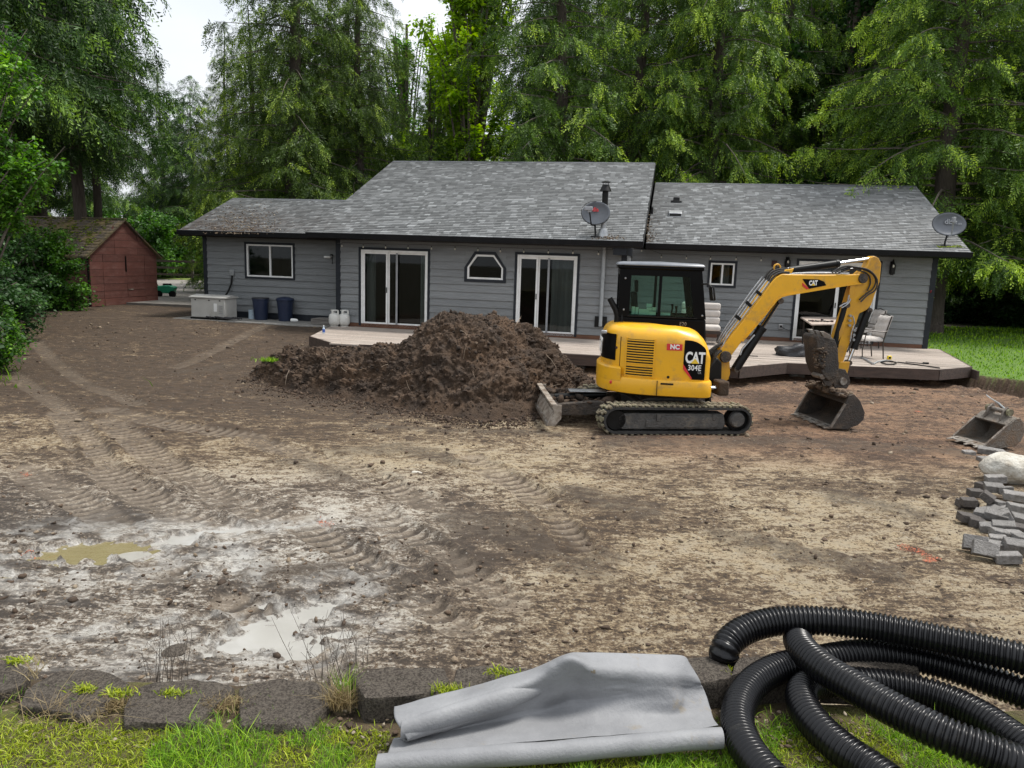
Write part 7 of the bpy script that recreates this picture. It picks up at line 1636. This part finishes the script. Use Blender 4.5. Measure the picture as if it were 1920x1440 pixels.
# ---------------------------------------------------------------- trees
def quads_to(V, per):    # V (n,4,3) -> verts, faces
    n = len(V); return V.reshape(-1, 3), np.arange(n*4).reshape(n, 4)
def spray_cards(P, D, Ln, wd, k=9, seed=0, droop=.5, tip=.42, leaf=.40, base_t=None):
    """flat fern-like sprays: P origins (n,3), D directions (n,3); each spray = k thin leaflets off a short axis"""
    r = np.random.default_rng(seed); n = len(P); D = D/np.linalg.norm(D, axis=1, keepdims=True)
    rv = r.normal(0, 1, (n, 3)); rv[:, 2] *= .35; side = np.cross(D, rv); side /= np.linalg.norm(side, axis=1, keepdims=True)+1e-9
    t = (np.arange(k)+.6)/k; t = np.broadcast_to(t, (n, k)); sg = np.where(np.arange(k) % 2 == 0, 1., -1.)
    ax = P[:, None, :]+D[:, None, :]*(t*Ln[:, None])[..., None]; ax[..., 2] -= droop*(t**2)*Ln[:, None]*.6
    ld = side[:, None, :]*sg[None, :, None]*.8+D[:, None, :]*.75+r.normal(0, .22, (n, k, 3)); ld[..., 2] -= droop*.45
    ld /= np.linalg.norm(ld, axis=-1, keepdims=True)
    ll = leaf*Ln[:, None]*(1.15-.6*t)*r.uniform(.7, 1.3, (n, k))
    nrm = np.cross(ld, D[:, None, :]+r.normal(0, .3, (n, k, 3))); w = np.cross(nrm, ld); w /= np.linalg.norm(w, axis=-1, keepdims=True)+1e-9; w = w*(wd*Ln[:, None]*r.uniform(.7, 1.2, (n, k)))[..., None]
    mid = ax+ld*(ll*.5)[..., None]
    Q = np.stack([ax, mid+w, ax+ld*ll[..., None], mid-w], 2)
    bt = r.uniform(0, .45, n) if base_t is None else base_t
    tn = bt[:, None, None]+tip*t[:, :, None]*np.array([0., .5, 1., .5])+r.normal(0, .05, (n, k, 1))
    return Q.reshape(-1, 4, 3), np.clip(tn, 0, 1).reshape(-1)
def cedar_mesh(seed, H=20., Rr=4.2, z0=.8, nb=120, ns=11, mat='cedar_leaf', sl=.55, sparse=0., light=.0, wood=True, k=10):
    r = np.random.default_rng(seed); PP = []; DD = []; LL = []; BT = []; limb = MB()
    for i in range(nb):
        f = (i+.5)/nb; z = z0+(H-z0)*f**1.12; a = i*2.39996+r.normal(0, .35)
        rad = Rr*((1-((z-z0)/(H-z0))**1.25)**.75+.05)*r.uniform(.62, 1.15)*(1 if z > z0+1.2 else .8)
        if rad < .25: rad = .25
        dirx, diry = math.cos(a), math.sin(a); m_ = 9; pts = []
        dr = r.uniform(.30, .62); upc = r.uniform(.10, .32); sw = r.normal(0, .12)
        for q in range(m_+1):
            t = q/m_; rr = rad*t; zz = z+.12*rad*math.sin(t*2.2)-dr*rad*t**1.4+upc*rad*t**3.2
            aa = a+sw*t; pts.append((math.cos(aa)*rr, math.sin(aa)*rr, max(zz, .25)))
        pts = np.array(pts)
        if wood: limb.tube(pts[::2] if m_ % 2 == 0 else list(pts[:-1:2])+[pts[-1]], list(np.linspace(.009*rad+.010, .003, len(pts[::2]) if m_ % 2 == 0 else len(pts[:-1:2])+1)), 4, caps=False)
        nsub = max(5, int(ns*rad/Rr*2.2)); 
        for q in range(nsub):
            t = r.uniform(.08, 1.) if q else 1.; x = t*m_; j = min(int(x), m_-1); p = pts[j]+(pts[j+1]-pts[j])*(x-j); tg = pts[j+1]-pts[j]; tg = tg/np.linalg.norm(tg)
            s_ = 1 if r.uniform() < .5 else -1; side = np.array([-tg[1], tg[0], 0])*s_; sub = side*r.uniform(.4, 1.0)+tg*r.uniform(.3, .9); sub[2] -= r.uniform(.15, .6); sub /= np.linalg.norm(sub); sl_ = min(rad*.42, 1.3)*(1.15-.55*t)*r.uniform(.5, 1.15)
            if r.uniform() < sparse: continue
            ne = max(2, int(sl_/.14)+1); hang = r.uniform(.2, .8)
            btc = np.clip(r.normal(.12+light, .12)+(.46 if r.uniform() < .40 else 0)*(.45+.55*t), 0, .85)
            for e_ in range(ne):
                u = (e_+.5)/ne; c = p+sub*sl_*u; c[2] -= .25*sl_*u*u
                d = sub*.9+np.array([r.normal(0, .4), r.normal(0, .4), -hang*r.uniform(.2, 1.7)]); PP.append(c+r.normal(0, .05, 3)); DD.append(d); LL.append(sl*r.uniform(.4, .95)); BT.append(btc+r.normal(0, .04))
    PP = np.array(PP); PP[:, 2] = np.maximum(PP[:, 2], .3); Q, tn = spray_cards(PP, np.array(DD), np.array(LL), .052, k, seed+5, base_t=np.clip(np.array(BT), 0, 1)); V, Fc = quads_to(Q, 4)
    return V, Fc, tn, limb
def make_tree(name, label, group, loc, V, Fc, tn, limb, mat, H, tr, rz=0, s=1., lean=0.):
    t_ = thing(name, label, 'tree', loc, rz, group)
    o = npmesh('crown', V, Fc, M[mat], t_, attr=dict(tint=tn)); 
    pts = [(0, 0, -.3), (.0, .0, .3)]+[(.12*math.sin(z*.5+H), .10*math.cos(z*.4), z) for z in np.linspace(1, H, 12)]; rs = [tr*1.5, tr*1.25]+list(np.linspace(tr, .03, 12))
    MB().tube(pts, rs, 12).build('trunk', M['bark'], t_)
    if limb and limb.v: limb.build('branches', M['twig'], t_, kind='stuff')
    t_.scale = (s, s, s); return t_
def treecopy(src, label, loc, rz, s, mat=None):
    c = copy_tree(src); c.location = loc; c.rotation_euler.z = rz; c.scale = (s[0], s[0], s[1]) if hasattr(s, '__len__') else (s, s, s); c['label'] = label
    if mat:
        for ch in c.children:
            if ch.name.startswith('crown'): ch.data = ch.data; ch.material_slots[0].link = 'OBJECT'; ch.material_slots[0].material = M[mat]
    return c
def at(px, Y, z=.47): return ((px-960)/F*Y*1.01, Y, z)
GR = 'cedars and other trees standing behind the house'
A_ = make_tree('cedar_tree', 'tall cedar with long drooping limbs behind the step between the two roofs', GR, at(1165, 32.5), *cedar_mesh(11, 21, 4.4, 1., 175, 15, sl=.46), 'cedar_leaf', 20.5, .36)
B_ = make_tree('cedar_tree', 'full bright-tipped cedar right of the house, its dark trunk bare near the ground', GR, at(1725, 26.5), *cedar_mesh(23, 20, 5.0, 2.6, 175, 15, light=.08, sl=.5), 'cedar_leaf', 19.5, .42)
C_ = make_tree('cedar_tree', 'thin-topped olive cedar with its trunk showing, left of the main roof', GR, at(557, 31), *cedar_mesh(37, 22, 3.9, .8, 200, 14, sparse=.0, sl=.44), 'cedar_olive', 21.5, .34)
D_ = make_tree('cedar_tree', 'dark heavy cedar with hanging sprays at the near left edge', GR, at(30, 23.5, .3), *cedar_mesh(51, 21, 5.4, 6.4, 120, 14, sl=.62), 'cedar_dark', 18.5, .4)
treecopy(A_, 'wide cedar behind the middle of the main roof ridge', at(1025, 30.5), 2.1, (1.02, 1.05)); treecopy(B_, 'cedar directly behind the left part of the right roof ridge', at(1300, 31.5), 1.2, (.86, 1.08), 'cedar_leaf')
treecopy(A_, 'cedar with bare grey lower limbs behind the middle of the right roof', at(1420, 34), 4.0, (.95, 1.)); treecopy(C_, 'slender small cedar with a pointed top against the open sky', at(436, 39), 1.5, (.50, .60)); 
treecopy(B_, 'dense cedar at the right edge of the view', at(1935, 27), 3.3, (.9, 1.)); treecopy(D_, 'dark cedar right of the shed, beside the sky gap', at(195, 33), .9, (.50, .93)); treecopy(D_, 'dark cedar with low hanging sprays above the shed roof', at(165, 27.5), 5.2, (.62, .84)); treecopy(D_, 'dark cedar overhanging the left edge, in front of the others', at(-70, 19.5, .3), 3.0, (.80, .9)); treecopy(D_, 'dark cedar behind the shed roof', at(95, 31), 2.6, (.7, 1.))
treecopy(A_, 'olive cedar between the thin-topped one and the main roof', at(672, 32), 3.9, (.72, .84), 'cedar_olive'); treecopy(A_, 'green cedar filling in between the left wing roof and the thin-topped cedar', at(480, 35), 5.1, (.72, .62)); treecopy(B_, 'low bushy cedar behind the left wing roof ridge', at(610, 33.5), 5.6, (.60, .50), 'cedar_olive')
treecopy(D_, 'low dark cedar under the sky gap', at(372, 54), 4.4, (.8, .66)); treecopy(B_, 'short bright cedar leaning over the right roof corner', at(1600, 31), .4, (.66, .62)); treecopy(A_, 'small dark cedar behind the shed ridge', at(318, 56), .2, (.8, .7), 'cedar_dark')
treecopy(A_, 'cedar just left of the main roof peak, lower branches down to the ridge', at(800, 33.5), 1.1, (.62, .48), 'cedar_leaf')
# second row deep in the wood
SR = [(-60, 36, .95, 'beyond the left edge, behind the hanging foliage'), (20, 41, .9, 'behind the near-left cedar trunk'), (150, 42, .7, 'behind the shed gable, upper part only'), (500, 43, .66, 'low behind the left wing ridge, nearest the sky gap'), (560, 41, .72, 'behind the trunk of the thin-topped cedar'), (610, 38, .7, 'behind the right half of the left wing ridge'), (650, 42, .85, 'above the joint of the left wing and main roof'), (690, 41, .66, 'above the sloping left edge of the main roof'),
 (1040, 41, 1.05, 'behind the middle of the main ridge'), (1130, 43, 1., 'above the stove pipe'), (1230, 40, 1.05, 'above the step between the two ridges'), (1350, 42, 1., 'above the left third of the right ridge'), (1460, 41, 1., 'above the middle of the right ridge'), (1570, 38, 1.05, 'dark between the broadleaf tree and the big right cedar'), (1650, 41, 1., 'above the right end of the right ridge'), (1760, 37, 1.05, 'behind the big bright-tipped right cedar'), (1850, 40, 1., 'between the two right-hand cedars'), (1950, 36, 1., 'at the right edge, behind the last cedar'), (2050, 33, 1., 'just beyond the right edge of the view'), (1000, 44, .8, 'right of the bright lime maple'), (1500, 46, 1.05, 'deepest, behind the broadleaf trees'), (1700, 46, 1., 'deep above the right roof corner'), (-150, 30, .95, 'farthest left, outside the view'), (2120, 27, .9, 'farthest right, outside the view')]
for k, (px, Y, s, w_) in enumerate(SR):
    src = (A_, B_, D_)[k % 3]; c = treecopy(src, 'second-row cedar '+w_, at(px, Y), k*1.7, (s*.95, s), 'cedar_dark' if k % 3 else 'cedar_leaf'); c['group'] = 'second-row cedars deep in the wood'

# broadleaf trees and shrubs
def leafy(seed, blobs, n, ls, mat, wood_r=.05, base=(0, 0, 0), nbr=40, flat=.45, light=0.):
    """leaves on a real branch skeleton; blobs = (x,y,z,rx,ry,rz) volumes that the twigs reach into"""
    r = np.random.default_rng(seed); mb = MB(); P = []; Dn = []; wts = np.array([b_[3]*b_[4]*b_[5] for b_ in blobs])**.7; wts /= wts.sum(); base = np.array(base, float)
    for i in range(nbr):
        bl = blobs[r.choice(len(blobs), p=wts)]; c = np.array(bl[:3]); u = r.normal(0, 1, 3); u /= np.linalg.norm(u); e_ = c+u*np.array(bl[3:])*r.uniform(.55, 1.0)
        st = base+np.array([0, 0, max(.1, (c[2]-base[2])*r.uniform(.1, .6))]); mid = (st+e_)/2+np.array([0, 0, .12*np.linalg.norm(e_-st)]); Q = interp(np.array([st, mid, e_]), 5)
        mb.tube(Q, list(np.linspace(wood_r*.45, wood_r*.08, len(Q))), 5, caps=False)
        tw = 9
        for q in range(tw):
            t = r.uniform(.45, 1.); p = Q[int(t*(len(Q)-1))]; d = r.normal(0, 1, 3); d[2] = d[2]*.35-.1; d /= np.linalg.norm(d); L_ = min(bl[3:])*r.uniform(.3, .75)
            nl = n//(nbr*tw); tt_ = r.uniform(.1, 1., nl); P.append(p+d*L_*tt_[:, None]+r.normal(0, ls*.75, (nl, 3))-np.array([0, 0, .12*L_])*(tt_**2)[:, None]); Dn.append(np.full(nl, np.clip(r.normal(.3, .18)+light, 0, .9)))
    P = np.concatenate(P); bt = np.concatenate(Dn); m_ = len(P); d = r.normal(0, 1, (m_, 3)); d[:, 2] = d[:, 2]*.4-.45; d /= np.linalg.norm(d, axis=1, keepdims=True)
    up = np.array([0, 0, 1.])+r.normal(0, flat, (m_, 3)); s = np.cross(d, up); s /= np.linalg.norm(s, axis=1, keepdims=True)+1e-9; L_ = ls*r.uniform(.6, 1.3, m_); w = s*(L_*.33)[:, None]; fold = np.cross(s, d)*(L_*.06)[:, None]
    Q = np.stack([P, P+d*(L_*.45)[:, None]+w+fold, P+d*L_[:, None], P+d*(L_*.45)[:, None]-w+fold], 1); V, Fc = quads_to(Q, 4)
    return V, Fc, np.clip(np.repeat(bt+r.normal(0, .12, m_), 4), 0, 1), mb
def broad(name, label, cat, loc, seed, blobs, n, ls, mat, tr=.15, H=4, nbr=40, light=0., group=None, flat=.45, base=(0, 0, 0)):
    V, Fc, tn, mb = leafy(seed, blobs, n, ls, mat, tr, base, nbr, flat, light); t_ = thing(name, label, cat, loc, 0, group); npmesh('crown', V, Fc, M[mat], t_, attr=dict(tint=tn))
    mb.build('branches', M['twig'], t_, kind='stuff')
    if H: MB().tube([(base[0], base[1], -.2), (base[0]+.05, base[1], H*.4), (base[0]+.02, base[1], H)], [tr*1.2, tr, tr*.35], 10).build('trunk', M['bark'], t_)
    return t_
def blobset(seed, n, R_, z0, z1, s):
    r = np.random.default_rng(seed); out_ = []
    for i in range(n):
        f = r.uniform(0, 1); z = z0+(z1-z0)*f; rr = R_*math.sin(math.pi*(.12+.78*f))**.7*r.uniform(.25, .95); a = r.uniform(0, 6.28); q = s*r.uniform(.6, 1.2); out_.append((rr*math.cos(a), rr*math.sin(a), z, q, q, q*.7))
    return out_
mp_ = broad('maple_tree', 'lime green maple in new leaf beside the sky gap over the main roof', 'tree', at(800, 41), 61, blobset(61, 26, 3.4, 5.5, 13.6, 1.1), 22000, .20, 'leaf_lime', .2, 13, 70, light=-.05)
m2_ = broad('maple_tree', 'brightest lime maple rising to the top edge, right of the sky gap', 'tree', at(873, 33.5), 67, blobset(67, 30, 2.5, 6, 17, .95), 30000, .19, 'leaf_lime', .2, 16, 90, light=.05)
m3_ = broad('alder_tree', 'sparse pale green alder with sky showing through, left of the lime maple', 'tree', at(755, 45), 71, blobset(71, 18, 2.6, 4, 14.5, .9), 11000, .17, 'leaf_green', .2, 15, 70, light=.2)
m4_ = broad('broadleaf_tree', 'deep green broadleaf tree between the cedars behind the right roof', 'tree', at(1535, 33), 73, blobset(73, 40, 3.6, 3, 17, 1.5), 40000, .23, 'leaf_deep', .25, 15, 90)
m5_ = broad('broadleaf_tree', 'green broadleaf tree high behind the cedars near the top right', 'tree', at(1480, 40), 77, blobset(77, 26, 3.4, 9, 20, 1.5), 22000, .25, 'leaf_green', .25, 18, 60)
# near-left foliage
broad('hazel_tree', 'leafy bright green branches reaching in from the left edge at mid height', 'tree', at(-60, 13.5, .1), 81, [(.2, .3, 4.3, 1.6, .9, .28), (1.3, .2, 4.15, 1.2, .7, .22), (.0, .2, 3.6, 1.4, .9, .35), (-.6, .2, 5.6, 1.5, .9, .5), (.6, .3, 5.5, 1.2, .7, .35), (.3, .3, 6.3, 1.2, .8, .35)], 30000, .085, 'leaf_green', .06, 6, 90, light=.12, flat=.35)
sh1 = broad('shrub', 'large tangled green shrub in front of the shed, left side', 'shrub', at(88, 23.6, .35), 83, [(-.6, 0, 1.0, 1.5, 1.0, 1.0), (.7, .2, 1.2, 1.0, .9, .9), (-1.9, .3, 1.3, 1.3, 1., 1.1), (.9, .1, .5, .8, .7, .5), (1.05, -.1, 2.0, .8, .6, .4), (-.2, 0, 2.6, 1.2, .8, .5), (-1.2, -.2, .6, 1.1, .8, .5), (.1, 0, 2.2, 1.0, .8, .4), (-1.5, 0, 2.5, 1.2, .8, .5)], 30000, .105, 'leaf_green', .07, 0, 110, light=-.08)
sh2 = broad('shrub', 'dark bramble shrub at the far left edge of the yard', 'shrub', at(-30, 18.0, .2), 85, [(-.8, 0, 1.0, 1.3, 1., 1.2), (.3, .2, .9, 1.0, .9, .9), (.8, .4, .6, .7, .7, .5), (-1.6, .2, 2.2, 1.2, 1., 1.0), (.1, 0, 2.1, 1., .8, .7)], 24000, .09, 'leaf_deep', .06, 0, 90)
sh3 = broad('shrub', 'low bright weeds and shrub at the left edge of the bare earth', 'shrub', at(5, 14.6, .1), 87, [(-.55, 0, .35, .6, .6, .4), (-.1, .3, .5, .45, .5, .45), (-.7, .5, .9, .6, .6, .5)], 9000, .065, 'leaf_green', .04, 0, 60, light=.05)
for px, Y, s, lab in ((-90, 14.5, 1.3, 'bushy green shrub cut by the left edge of the view'), (20, 21, 1.25, 'dark shrub between the left bramble and the tangled shrub')):
    c = copy_tree(sh2); c.location = at(px, Y, .1); c.scale = (s,)*3; c['label'] = lab; c.rotation_euler.z = 1.4
c = copy_tree(sh1); c.location = at(40, 30, .5); c.scale = (1.4, 1.2, 1.7); c.rotation_euler.z = 2; c['label'] = 'green shrub mass behind the shed roof'
# understorey to the right and behind
lst = [(1800, 33, 1.2, 'understorey bush in the shade below the big right cedar'), (1890, 31, 1.1, 'understorey bush near the right edge of the lawn'), (1985, 30, 1.2, 'understorey bush beyond the lawn at the far right'), (1840, 37, 1.6, 'tall understorey bush deep behind the right lawn'), (1745, 38, 1.5, 'understorey bush behind the house corner'), (1930, 36, 1.7, 'tall understorey bush behind the far right trunk'), (2060, 33, 1.6, 'bush beyond the right edge of the view')]
for px, Y, s, lab in lst: c = copy_tree(sh2); c.location = at(px, Y, .4); c.scale = (s*1.3, s, s); c.rotation_euler.z = px*.37; c['label'] = lab
for px, Y, s, lab in ((215, 36, 1.3, 'bush behind the shed gable'), (300, 50, 1.5, 'bright bush beyond the rail fence'), (380, 52, 1.6, 'bush beyond the fence at the corner of the left wing'), (250, 60, 2.2, 'tall bush far beyond the fence'), (440, 60, 2.4, 'tall bush far behind the left wing')):
    c = copy_tree(sh1); c.location = at(px, Y, .4); c.scale = (s*1.2, s, s); c.rotation_euler.z = px*.3; c['label'] = lab
r_ = np.random.default_rng(90); n = 5200
ys = r_.uniform(13, 25, n); xs = -.705*ys+r_.exponential(.35, n)-1.1+(ys-19)*.02; zz = base(xs, ys); Vv, Ff, tn = blades(np.stack([xs, ys, zz], 1), r_.uniform(.06, .3, n), r_.uniform(.012, .03, n), .9, 91, .8); npmesh('edge_weeds', Vv, Ff, M['grass_leaf'], attr=dict(tint=tn*.7), kind='stuff')['label'] = 'weeds and grass along the left edge of the yard'
tuft(*G(512, 668, .5)[:2], 260, .12, 'grass_leaf', 'clump of green turf on the left end of the dirt heap', 'grass tuft', 'turf_clump', .16, .012, 1.0, z=.40)
